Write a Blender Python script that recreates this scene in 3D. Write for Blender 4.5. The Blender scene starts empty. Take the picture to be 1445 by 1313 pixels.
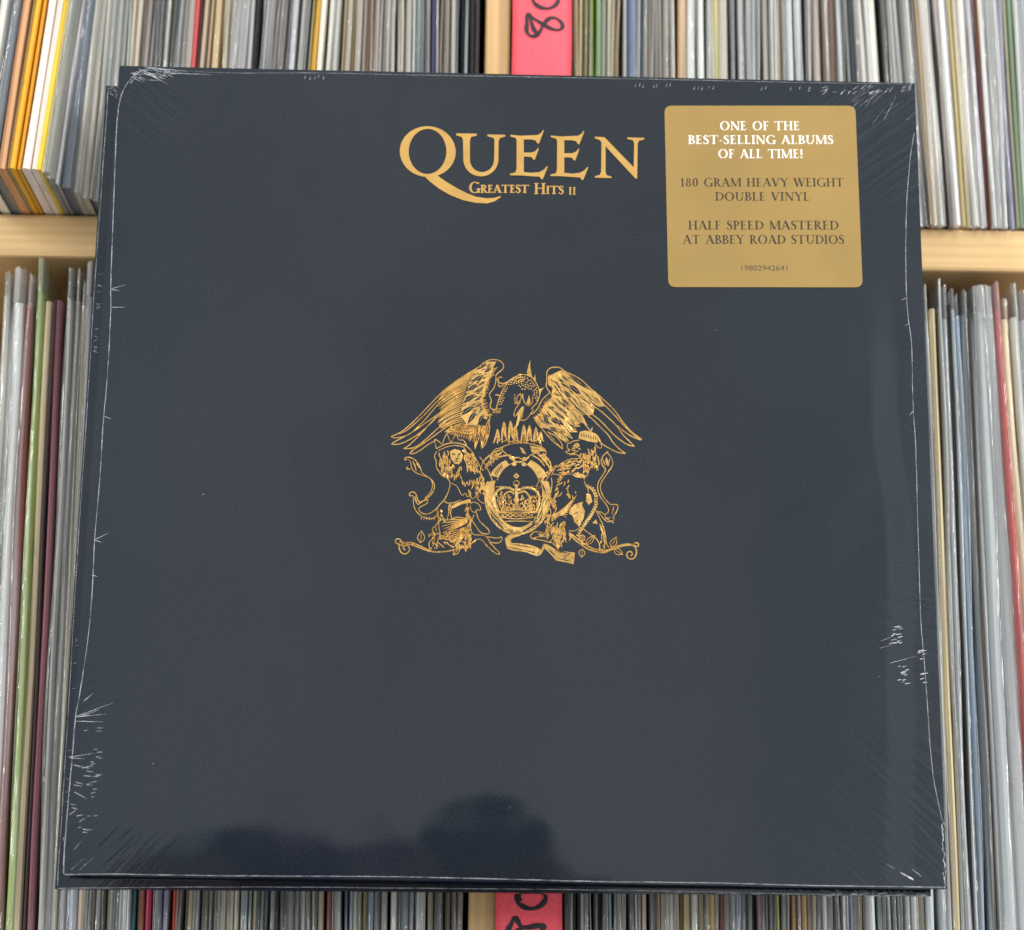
import bpy, bmesh, math, random
from mathutils import Vector, Matrix, geometry, noise

# ------------------------------------------------------------------ camera, light, exposure
scene = bpy.context.scene
COL = scene.collection
Z0 = 1.20                                    # height of the lens above the shop floor (m)

cam_d = bpy.data.cameras.new("camera")
cam = bpy.data.objects.new("camera", cam_d)
COL.objects.link(cam)
scene.camera = cam
cam.matrix_world = Matrix(((0.9998703,-0.0156317,-0.0038702,0.0000000),(-0.0079780,-0.2720677,-0.9622450,-0.8252160),(0.0139886,0.9621511,-0.2721572,1.2000000),(0.0000000,0.0000000,0.0000000,1.0000000)))
cam_d.sensor_fit = 'HORIZONTAL'
cam_d.sensor_width = 36.0
cam_d.lens = 75.239
cam_d.clip_start = 0.05
cam_d.clip_end = 60.0
cam_d.dof.use_dof = True
cam_d.dof.focus_distance = 0.8045
cam_d.dof.aperture_fstop = 9.5

scene.view_settings.view_transform = 'Standard'
scene.view_settings.look = 'None'
scene.view_settings.gamma = 1.0
scene.view_settings.use_curve_mapping = False
scene.view_settings.exposure = 0.0
scene.cycles.max_bounces = 10
scene.cycles.transparent_max_bounces = 24
scene.cycles.caustics_reflective = False
scene.cycles.caustics_refractive = False
scene.cycles.sample_clamp_indirect = 6.0

# the shop around: a pale room with the bright side behind the photographer
world = bpy.data.worlds.new("World")
scene.world = world
world.use_nodes = True
wn = world.node_tree.nodes; wl = world.node_tree.links
wn.clear()
w_out = wn.new('ShaderNodeOutputWorld'); w_bg = wn.new('ShaderNodeBackground')
w_tc = wn.new('ShaderNodeTexCoord'); w_sep = wn.new('ShaderNodeSeparateXYZ')
w_map = wn.new('ShaderNodeMapRange'); w_noise = wn.new('ShaderNodeTexNoise')
w_mix = wn.new('ShaderNodeMix'); w_mix.data_type = 'RGBA'
w_mul = wn.new('ShaderNodeMix'); w_mul.data_type = 'RGBA'; w_mul.blend_type = 'MULTIPLY'
w_rng = wn.new('ShaderNodeMapRange')
wl.new(w_tc.outputs['Generated'], w_sep.inputs[0])
wl.new(w_sep.outputs['Y'], w_map.inputs['Value'])
w_map.inputs['From Min'].default_value = 0.55; w_map.inputs['From Max'].default_value = -0.75
w_mix.inputs[6].default_value = (0.36, 0.38, 0.40, 1)
w_mix.inputs[7].default_value = (0.99, 1.01, 1.0, 1)
wl.new(w_map.outputs['Result'], w_mix.inputs[0])
wl.new(w_tc.outputs['Generated'], w_noise.inputs['Vector'])
w_noise.inputs['Scale'].default_value = 4.5; w_noise.inputs['Detail'].default_value = 2.0
wl.new(w_noise.outputs['Fac'], w_rng.inputs['Value'])
w_rng.inputs['From Min'].default_value = 0.3; w_rng.inputs['From Max'].default_value = 0.7
w_rng.inputs['To Min'].default_value = 0.80; w_rng.inputs['To Max'].default_value = 1.14
w_mul.inputs[0].default_value = 1.0
wl.new(w_mix.outputs[2], w_mul.inputs[6]); wl.new(w_rng.outputs['Result'], w_mul.inputs[7])
w_low = wn.new('ShaderNodeMapRange')                # the pale floor is dimmer than the walls
w_low.inputs['From Min'].default_value = -0.45; w_low.inputs['From Max'].default_value = 0.02
w_low.inputs['To Min'].default_value = 0.80; w_low.inputs['To Max'].default_value = 1.0
wl.new(w_sep.outputs['Z'], w_low.inputs['Value'])
w_fl = wn.new('ShaderNodeMix'); w_fl.data_type = 'RGBA'; w_fl.blend_type = 'MULTIPLY'; w_fl.inputs[0].default_value = 1.0
wl.new(w_mul.outputs[2], w_fl.inputs[6]); wl.new(w_low.outputs['Result'], w_fl.inputs[7])
w_xr = wn.new('ShaderNodeMapRange'); w_xr.inputs['From Min'].default_value = -0.5; w_xr.inputs['From Max'].default_value = 0.5
wl.new(w_sep.outputs['X'], w_xr.inputs['Value'])
w_ramp = wn.new('ShaderNodeValToRGB'); el = w_ramp.color_ramp.elements   # made-up tint bands that shape the cover's reflection left and right
el[0].position = 0.0; el[0].color = (1, 1, 1, 1); el[1].position = 1.0; el[1].color = (1, 1, 1, 1)
for pos, c in ((0.22, (.92, .95, 1, 1)), (0.305, (.66, .73, .86, 1)), (0.335, (.84, .89, .97, 1)), (0.375, (.97, .985, 1.0, 1)), (0.45, (1.01, 1.01, 1.0, 1)), (0.62, (1.0, 1.0, 1.0, 1)), (0.66, (.90, .93, 1.0, 1)), (0.70, (.98, 1.0, 1.03, 1)), (0.76, (1.30, 1.38, 1.50, 1)), (0.90, (1.25, 1.30, 1.38, 1))):
    e = el.new(pos); e.color = c
wl.new(w_xr.outputs['Result'], w_ramp.inputs['Fac'])
w_fx = wn.new('ShaderNodeMix'); w_fx.data_type = 'RGBA'; w_fx.blend_type = 'MULTIPLY'; w_fx.inputs[0].default_value = 1.0
wl.new(w_fl.outputs[2], w_fx.inputs[6]); wl.new(w_ramp.outputs['Color'], w_fx.inputs[7])
wl.new(w_fx.outputs[2], w_bg.inputs['Color'])
w_bg.inputs['Strength'].default_value = 1.01
wl.new(w_bg.outputs[0], w_out.inputs['Surface'])

def area_lamp(name, loc, target, sx, sy, watt, color):
    l = bpy.data.lights.new(name, 'AREA'); l.shape = 'RECTANGLE'; l.size = sx; l.size_y = sy
    l.energy = watt; l.color = color
    o = bpy.data.objects.new(name, l); COL.objects.link(o); o.location = loc
    o.rotation_euler = (Vector(target) - Vector(loc)).to_track_quat('-Z', 'Y').to_euler()
    return o
TGT = (0, 0, Z0 + 0.22)
area_lamp("added_side_lamp", (-2.1, -2.2, Z0 + 1.02), TGT, 0.40, 1.5, 44, (1.0, 0.98, 0.95))  # added unseen lamp, tall and narrow for streaky glints on the film
area_lamp("added_side_lamp", (2.2, -2.0, Z0 + 1.02), TGT, 0.40, 1.5, 44, (1.0, 0.98, 0.95))  # its added counterpart on the right, no window there
area_lamp("ceiling_lamp", (0.3, -0.9, Z0 + 1.75), TGT, 1.4, 0.14, 14, (1.0, 0.97, 0.93))

# ------------------------------------------------------------------ helpers
def lin(h):
    c = [int(h[i:i + 2], 16) / 255 for i in (0, 2, 4)]
    return tuple(v / 12.92 if v <= .04045 else ((v + .055) / 1.055) ** 2.4 for v in c) + (1.0,)

def mesh_obj(name, verts, faces, mats, parent=None, smooth=False, midx=None):
    me = bpy.data.meshes.new(name)
    me.from_pydata(verts, [], faces)
    for m in (mats if isinstance(mats, (list, tuple)) else [mats]):
        me.materials.append(m)
    if midx:
        me.polygons.foreach_set('material_index', midx)
    if smooth:
        me.polygons.foreach_set('use_smooth', [True] * len(me.polygons))
    me.update()
    o = bpy.data.objects.new(name, me)
    COL.objects.link(o)
    if parent is not None:
        o.parent = parent
    return o

def empty(name, loc=(0, 0, 0)):
    o = bpy.data.objects.new(name, None)
    o.empty_display_size = 0.05
    COL.objects.link(o)
    o.location = loc
    return o

def tag(o, label, cat=None, group=None, kind=None):
    if label: o['label'] = label
    if cat: o['category'] = cat
    if group: o['group'] = group
    if kind: o['kind'] = kind
    return o

class MB:
    """collects polygons of one mesh"""
    def __init__(s): s.v = []; s.f = []; s.m = []
    def add(s, verts, faces, mi=0):
        b = len(s.v); s.v += [tuple(v) for v in verts]
        for f in faces: s.f.append(tuple(i + b for i in f)); s.m.append(mi)
    def box(s, x0, x1, y0, y1, z0, z1, mi=0):
        v = [(x, y, z) for x in (x0, x1) for y in (y0, y1) for z in (z0, z1)]
        s.add(v, [(0, 1, 3, 2), (4, 6, 7, 5), (0, 4, 5, 1), (2, 3, 7, 6), (0, 2, 6, 4), (1, 5, 7, 3)], mi)
    def poly(s, pts, z, mi=0, thick=0.0):
        """flat filled outline, optional side walls down to z-thick"""
        tri = geometry.tessellate_polygon([[Vector((x, y, 0)) for x, y in pts]])
        v = [(x, y, z) for x, y in pts]
        fs = []
        for t in tri:
            a, b, c = (Vector(v[i]) for i in t)
            fs.append(t if (b - a).cross(c - a).z > 0 else (t[0], t[2], t[1]))
        s.add(v, fs, mi)
        if thick:
            n = len(pts)
            area = sum(pts[i][0] * pts[(i + 1) % n][1] - pts[(i + 1) % n][0] * pts[i][1] for i in range(n))
            vv = v + [(x, y, z - thick) for x, y in pts]
            ff = []
            for i in range(n):
                j = (i + 1) % n
                ff.append((i, i + n, j + n, j) if area > 0 else (i, j, j + n, i + n))
            s.add(vv, ff, mi)
    def ridge(s, pts, widths, z0, h, mi=0):
        """embossed stroke: a low half-round rib along a polyline"""
        n = len(pts); vs = []
        for i in range(n):
            a = pts[max(0, i - 1)]; b = pts[min(n - 1, i + 1)]
            dx, dy = b[0] - a[0], b[1] - a[1]; L = math.hypot(dx, dy) or 1e-9
            nx, ny = -dy / L, dx / L; w = widths[i] / 2; x, y = pts[i]
            vs += [(x - nx * w, y - ny * w, z0), (x - nx * w * .5, y - ny * w * .5, z0 + h * .8), (x + nx * w * .5, y + ny * w * .5, z0 + h * .8), (x + nx * w, y + ny * w, z0)]
        fs = []
        for i in range(n - 1):
            for k in range(3):
                a = i * 4 + k
                fs.append((a, a + 4, a + 5, a + 1))
        s.add(vs, fs, mi)
    def build(s, name, mats, parent=None, smooth=False):
        return mesh_obj(name, s.v, s.f, mats, parent, smooth, s.m)

def chaikin(p, n=1):
    for _ in range(n):
        q = [p[0]]
        for a, b in zip(p, p[1:]):
            q += [(a[0] * .75 + b[0] * .25, a[1] * .75 + b[1] * .25), (a[0] * .25 + b[0] * .75, a[1] * .25 + b[1] * .75)]
        q.append(p[-1]); p = q
    return p

# ------------------------------------------------------------------ materials
def new_mat(name):
    m = bpy.data.materials.new(name); m.use_nodes = True
    nt = m.node_tree
    return m, nt.nodes, nt.links, nt.nodes['Principled BSDF'], nt.nodes['Material Output']

def tex(nodes, links, scale_vec, scale, detail=3.0, rough=.55, rot=(0, 0, 0), w_random=False, coord='Object'):
    tc = nodes.new('ShaderNodeTexCoord'); mp = nodes.new('ShaderNodeMapping')
    mp.inputs['Scale'].default_value = scale_vec
    turn = nodes.new('ShaderNodeMapping'); turn.inputs['Rotation'].default_value = rot      # turn first, stretch after
    n = nodes.new('ShaderNodeTexNoise')
    n.inputs['Scale'].default_value = scale; n.inputs['Detail'].default_value = detail; n.inputs['Roughness'].default_value = rough
    links.new(tc.outputs[coord], turn.inputs['Vector']); links.new(turn.outputs[0], mp.inputs['Vector']); links.new(mp.outputs[0], n.inputs['Vector'])
    if w_random:
        n.noise_dimensions = '4D'
        oi = nodes.new('ShaderNodeObjectInfo'); mu = nodes.new('ShaderNodeMath'); mu.operation = 'MULTIPLY'
        mu.inputs[1].default_value = 97.0
        links.new(oi.outputs['Random'], mu.inputs[0]); links.new(mu.outputs[0], n.inputs['W'])
    return n

def rng(nodes, links, src, a, b, c, d):
    r = nodes.new('ShaderNodeMapRange')
    for k, v in zip(('From Min', 'From Max', 'To Min', 'To Max'), (a, b, c, d)): r.inputs[k].default_value = v
    links.new(src, r.inputs['Value']); return r.outputs['Result']

def mixc(nodes, links, blend, fac, a, b):
    m = nodes.new('ShaderNodeMix'); m.data_type = 'RGBA'; m.blend_type = blend
    for sock, v in ((m.inputs[0], fac), (m.inputs[6], a), (m.inputs[7], b)):
        if isinstance(v, (int, float)): sock.default_value = v
        elif isinstance(v, tuple): sock.default_value = v
        else: links.new(v, sock)
    return m.outputs[2]

def bump(nodes, links, src, strength, dist, prev=None):
    b = nodes.new('ShaderNodeBump'); b.inputs['Strength'].default_value = strength; b.inputs['Distance'].default_value = dist
    links.new(src, b.inputs['Height'])
    if prev is not None: links.new(prev, b.inputs['Normal'])
    return b.outputs['Normal']

# printed cardboard of the sleeves on the shelf, tinted by each object's own colour
M_card, n_, l_, p_, o_ = new_mat('sleeve_cardboard')
oi = n_.new('ShaderNodeObjectInfo')
streak = tex(n_, l_, (780, 60, 8), 1.0, 3, .65, w_random=True)
blot = tex(n_, l_, (260, 30, 120), 1.0, 2, .5, w_random=True)
fine = tex(n_, l_, (1400, 300, 1400), 1.0, 2, .5, w_random=True)
c1 = mixc(n_, l_, 'MULTIPLY', 1.0, oi.outputs['Color'], rng(n_, l_, streak.outputs['Fac'], .3, .7, .74, 1.16))
c2 = mixc(n_, l_, 'MULTIPLY', 1.0, c1, rng(n_, l_, blot.outputs['Fac'], .62, .74, 1.0, .80))
c3 = mixc(n_, l_, 'MIX', rng(n_, l_, fine.outputs['Fac'], .62, .8, 0, .35), c2, (.62, .58, .52, 1))
l_.new(c3, p_.inputs['Base Color'])
p_.inputs['Roughness'].default_value = .48
l_.new(bump(n_, l_, fine.outputs['Fac'], .3, .0004), p_.inputs['Normal'])

def film_mat(name, haze, haze_col, crinkle, tint, use_obj_color=False):
    """clear outer sleeve: see-through, slightly milky, crinkled and shiny"""
    m, n, l, p, o = new_mat(name)
    n.remove(p)
    tr = n.new('ShaderNodeBsdfTransparent'); tr.inputs['Color'].default_value = tint
    df = n.new('ShaderNodeBsdfDiffuse'); gl = n.new('ShaderNodeBsdfGlossy'); gl.inputs['Roughness'].default_value = .09 if crinkle < .5 else .05
    if use_obj_color:
        oi = n.new('ShaderNodeObjectInfo')
        st = tex(n, l, (900, 100, 7), 1.0, 3, .6, w_random=True)
        l.new(mixc(n, l, 'MULTIPLY', 1.0, oi.outputs['Color'], rng(n, l, st.outputs['Fac'], .3, .7, .7, 1.15)), df.inputs['Color'])
    else:
        oi = n.new('ShaderNodeObjectInfo')
        l.new(mixc(n, l, 'MIX', .45, oi.outputs['Color'], haze_col), df.inputs['Color'])
    h1 = tex(n, l, (420, 90, 10), 1.0, 3, .6, w_random=True)
    h2 = tex(n, l, (260, 80, 45), 1.0, 2, .5, w_random=True)
    nrm = bump(n, l, h1.outputs['Fac'], 1.0, .0013 * crinkle)
    nrm = bump(n, l, h2.outputs['Fac'], 1.0, .0013 * crinkle, nrm)
    l.new(nrm, gl.inputs['Normal'])
    fr = n.new('ShaderNodeFresnel'); fr.inputs['IOR'].default_value = 1.55; l.new(nrm, fr.inputs['Normal'])
    mx = n.new('ShaderNodeMixShader'); mg = n.new('ShaderNodeMixShader')
    st2 = tex(n, l, (760, 90, 7), 1.0, 3, .6, w_random=True)          # white streaks put into the haze in place of glints
    l.new(rng(n, l, st2.outputs['Fac'], .42, .74, haze * .45, min(1, haze * 3.2)), mx.inputs[0])
    l.new(tr.outputs[0], mx.inputs[1]); l.new(df.outputs[0], mx.inputs[2])
    fm = n.new('ShaderNodeMath'); fm.operation = 'MINIMUM'; fm.inputs[1].default_value = .24
    l.new(fr.outputs[0], fm.inputs[0])
    l.new(fm.outputs[0], mg.inputs[0]); l.new(mx.outputs[0], mg.inputs[1]); l.new(gl.outputs[0], mg.inputs[2])
    l.new(mg.outputs[0], o.inputs['Surface'])
    return m
M_film = film_mat('clear_sleeve_film', .20, (.96, .97, .96, 1), .30, (.985, .985, .985, 1))
M_crinkle = film_mat('crinkled_sleeve_film', .22, (.97, .98, .98, 1), .95, (.985, .985, .985, 1))
M_lip = film_mat('sleeve_film_lip', .42, (.80, .81, .80, 1), .8, (.96, .96, .96, 1))
M_flap = film_mat('gathered_sleeve_film', .80, (1, 1, 1, 1), .6, (.9, .9, .9, 1), True)

# pine of the shelf
def wood(name, rot, base, dark):
    m, n, l, p, o = new_mat(name)
    g = tex(n, l, (9, 60, 240), 1.0, 5, .6, rot)
    g2 = tex(n, l, (4, 18, 38), 1.0, 3, .6, rot)
    wv = n.new('ShaderNodeTexWave'); wv.wave_type = 'BANDS'; wv.bands_direction = 'X' if rot[1] else 'Z'
    tc = n.new('ShaderNodeTexCoord'); mp = n.new('ShaderNodeMapping'); mp.inputs['Scale'].default_value = (3, 40, 60) if not rot[1] else (60, 40, 3)
    l.new(tc.outputs['Object'], mp.inputs[0]); l.new(mp.outputs[0], wv.inputs['Vector'])
    wv.inputs['Scale'].default_value = 1.3; wv.inputs['Distortion'].default_value = 6.0; wv.inputs['Detail'].default_value = 3; wv.inputs['Detail Scale'].default_value = .6
    c = mixc(n, l, 'MIX', rng(n, l, g2.outputs['Fac'], .4, .75, 0, .5), base, dark)
    c = mixc(n, l, 'MULTIPLY', 1.0, c, rng(n, l, g.outputs['Fac'], .3, .7, .86, 1.08))
    c = mixc(n, l, 'MULTIPLY', 1.0, c, rng(n, l, wv.outputs['Fac'], 0, 1, .92, 1.03))
    l.new(c, p.inputs['Base Color']); p.inputs['Roughness'].default_value = .5
    l.new(bump(n, l, g.outputs['Fac'], .4, .0006), p.inputs['Normal'])
    return m
M_pine = wood('pine', (0, 0, 0), (.84, .56, .26, 1), (.66, .38, .14, 1))
M_pine_up = wood('pine_upright', (0, math.radians(90), 0), (.70, .46, .21, 1), (.58, .34, .13, 1))

def plain(name, col, rough, metal=0.0, spec=.5, coat=0.0):
    m, n, l, p, o = new_mat(name)
    p.inputs['Base Color'].default_value = col; p.inputs['Roughness'].default_value = rough; p.inputs['Metallic'].default_value = metal
    p.inputs['Specular IOR Level'].default_value = spec; p.inputs['Coat Weight'].default_value = coat
    return m, n, l, p

M_back, *_r = plain('painted_back_panel', (.10, .085, .07, 1), .7)
# the pink paper of the price tags
M_pink, n_, l_, p_ = plain('pink_paper', (.92, .13, .17, 1), .6)
f = tex(n_, l_, (600, 600, 600), 1.0, 3, .6)
l_.new(mixc(n_, l_, 'MULTIPLY', 1.0, (.96, .095, .13, 1), rng(n_, l_, f.outputs['Fac'], .3, .7, .86, 1.08)), p_.inputs['Base Color'])
M_ink, *_r = plain('black_marker_ink', (.008, .006, .012, 1), .45)

# glossy navy cover under tight film: crease bumps near the corners and edges, broad unevenness elsewhere
def cover_mat(name):
    m, n, l, p = plain(name, (.0090, .0138, .0212, 1), .05)
    g = tex(n, l, (900, 900, 900), 1.0, 2, .5)
    l.new(mixc(n, l, 'MULTIPLY', 1.0, (.0090, .0138, .0212, 1), rng(n, l, g.outputs['Fac'], .3, .7, .8, 1.2)), p.inputs['Base Color'])
    broad = tex(n, l, (14, 14, 14), 1.0, 2, .5)
    nrm = bump(n, l, broad.outputs['Fac'], 1.0, .0009)
    grain = tex(n, l, (1500, 1500, 1500), 1.0, 2, .5)
    nrm = bump(n, l, grain.outputs['Fac'], .08, .00005, nrm)
    tc = n.new('ShaderNodeTexCoord')
    for cx, cy, rad, ang, amp in ((.150, .150, .052, 38, .00075), (.150, -.150, .060, -42, .0003), (-.150, -.150, .036, 48, .00011), (-.150, .150, .034, -40, .0006), (.150, -.055, .030, -12, .0003), (-.152, -.095, .026, 18, .0002)):
        d = n.new('ShaderNodeVectorMath'); d.operation = 'DISTANCE'; d.inputs[1].default_value = (cx, cy, 0)
        l.new(tc.outputs['Object'], d.inputs[0])
        mask = rng(n, l, d.outputs['Value'], 0.004, rad, 1, 0)
        s = tex(n, l, (22, 330, 1), 1.0, 2, .5, (0, 0, math.radians(-ang)))
        mu = n.new('ShaderNodeMath'); mu.operation = 'MULTIPLY'; l.new(mask, mu.inputs[0]); l.new(s.outputs['Fac'], mu.inputs[1])
        nrm = bump(n, l, mu.outputs[0], 1.0, amp, nrm)
    # film standing a little off the board along the right edge, in an uneven soft fold
    sx = n.new('ShaderNodeSeparateXYZ'); l.new(tc.outputs['Object'], sx.inputs[0])
    wave = tex(n, l, (0, 9, 0), 1.0, 2, .5)
    off = n.new('ShaderNodeMath'); off.operation = 'MULTIPLY_ADD'; off.inputs[1].default_value = -.016
    l.new(wave.outputs['Fac'], off.inputs[0]); l.new(sx.outputs['X'], off.inputs[2])
    fold = n.new('ShaderNodeMapRange'); fold.interpolation_type = 'SMOOTHSTEP'
    for k_, v_ in zip(('From Min', 'From Max', 'To Min', 'To Max'), (.1285, .1405, 1, 0)): fold.inputs[k_].default_value = v_
    l.new(off.outputs[0], fold.inputs['Value'])
    fy = rng(n, l, sx.outputs['Y'], .09, .02, 0, 1)
    fm2 = n.new('ShaderNodeMath'); fm2.operation = 'MULTIPLY'; l.new(fold.outputs['Result'], fm2.inputs[0]); l.new(fy, fm2.inputs[1])
    nrm = bump(n, l, fm2.outputs[0], 1.0, .00045, nrm)
    l.new(nrm, p.inputs['Normal'])
    return m
M_cover = cover_mat('navy_cover_under_film')
M_navy, *_r = plain('navy_print', (.0090, .0138, .0212, 1), .11)

def gold_mat(name, col, rough, amp, lo=.78, hi=1.15):
    m, n, l, p = plain(name, col, rough, 1.0)
    g = tex(n, l, (700, 700, 700), 1.0, 2, .5)
    g2 = tex(n, l, (120, 120, 120), 1.0, 2, .5)
    nrm = bump(n, l, g.outputs['Fac'], 1.0, amp)
    l.new(bump(n, l, g2.outputs['Fac'], 1.0, amp * 9, nrm), p.inputs['Normal'])
    l.new(mixc(n, l, 'MULTIPLY', 1.0, col, rng(n, l, g2.outputs['Fac'], .3, .7, lo, hi)), p.inputs['Base Color'])
    return m
M_gold = gold_mat('gold_foil', (.82, .49, .155, 1), .24, .0002)
M_gold_letter = gold_mat('gold_foil_letters', (.80, .48, .15, 1), .26, .00004, .94, 1.05)

M_stick, n_, l_, p_ = plain('gold_sticker_stock', (.365, .236, .074, 1), .38, .5)
f = tex(n_, l_, (30, 30, 30), 1.0, 2, .5)
l_.new(mixc(n_, l_, 'MULTIPLY', 1.0, (.365, .236, .074, 1), rng(n_, l_, f.outputs['Fac'], .3, .7, .93, 1.06)), p_.inputs['Base Color'])
M_white, *_r = plain('white_print', (.88, .86, .80, 1), .5)
M_brown, *_r = plain('brown_print', (.022, .013, .003, 1), .5)
M_grey, *_r = plain('grey_print', (.075, .05, .02, 1), .5)
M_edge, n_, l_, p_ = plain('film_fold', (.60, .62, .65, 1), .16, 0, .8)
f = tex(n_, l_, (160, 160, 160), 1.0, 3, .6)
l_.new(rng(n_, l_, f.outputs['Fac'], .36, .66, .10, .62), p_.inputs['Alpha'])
M_crease, n_, l_, p_ = plain('film_crease', (.85, .87, .90, 1), .12, 0, 1.0)  # pale base and opacity stand in for glints on the creases
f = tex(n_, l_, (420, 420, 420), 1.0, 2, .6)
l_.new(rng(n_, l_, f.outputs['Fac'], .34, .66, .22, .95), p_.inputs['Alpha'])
M_dark, *_r = plain('pinhole', (.004, .005, .008, 1), .5)

# ------------------------------------------------------------------ the shelf
X0, X1 = -.268, .252
BT, BB = 0.3383, 0.3195          # top and bottom of the middle board above the lens height
FLOOR_Z = -0.011              # top of the board below
ROW = .330
shelf = tag(empty('record_shelf', (0, 0, Z0 + FLOOR_Z)), 'pale pine record shelf with thick board and thin upright behind the navy album', 'shelf')
def board(name, x0, x1, y0, y1, z0, z1, m, bev=.0012, label=None):
    mb = MB(); mb.box(x0, x1, y0, y1, z0, z1); o = mb.build(name, m, shelf)
    o.location.z = -FLOOR_Z
    md = o.modifiers.new('bevel', 'BEVEL'); md.width = bev; md.segments = 2
    return o
board('shelf_board', X0, X1, 0, .34, BB, BT, M_pine, .0016)
board('shelf_board', X0, X1, 0, .34, FLOOR_Z - (BT - BB), FLOOR_Z, M_pine, .0016)
board('shelf_board', X0, X1, 0, .34, BT + ROW, BT + ROW + (BT - BB), M_pine, .0016)
D0, D1 = (-.01085, .00005)
board('upright_divider', D0, D1, -.0006, .339, FLOOR_Z + .0003, BB - .0003, M_pine_up)
board('upright_divider', D0, D1, -.0006, .339, BT + .0003, BT + ROW - .0003, M_pine_up)
board('side_panel', X0 - .0185, X0 - .0003, 0, .34, FLOOR_Z - .019, BT + ROW + .019, M_pine_up)
board('side_panel', X1 + .0003, X1 + .0185, 0, .34, FLOOR_Z - .019, BT + ROW + .019, M_pine_up)
board('back_panel', X0 - .018, X1 + .018, .3405, .347, FLOOR_Z - .019, BT + ROW + .019, M_back)

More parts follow.
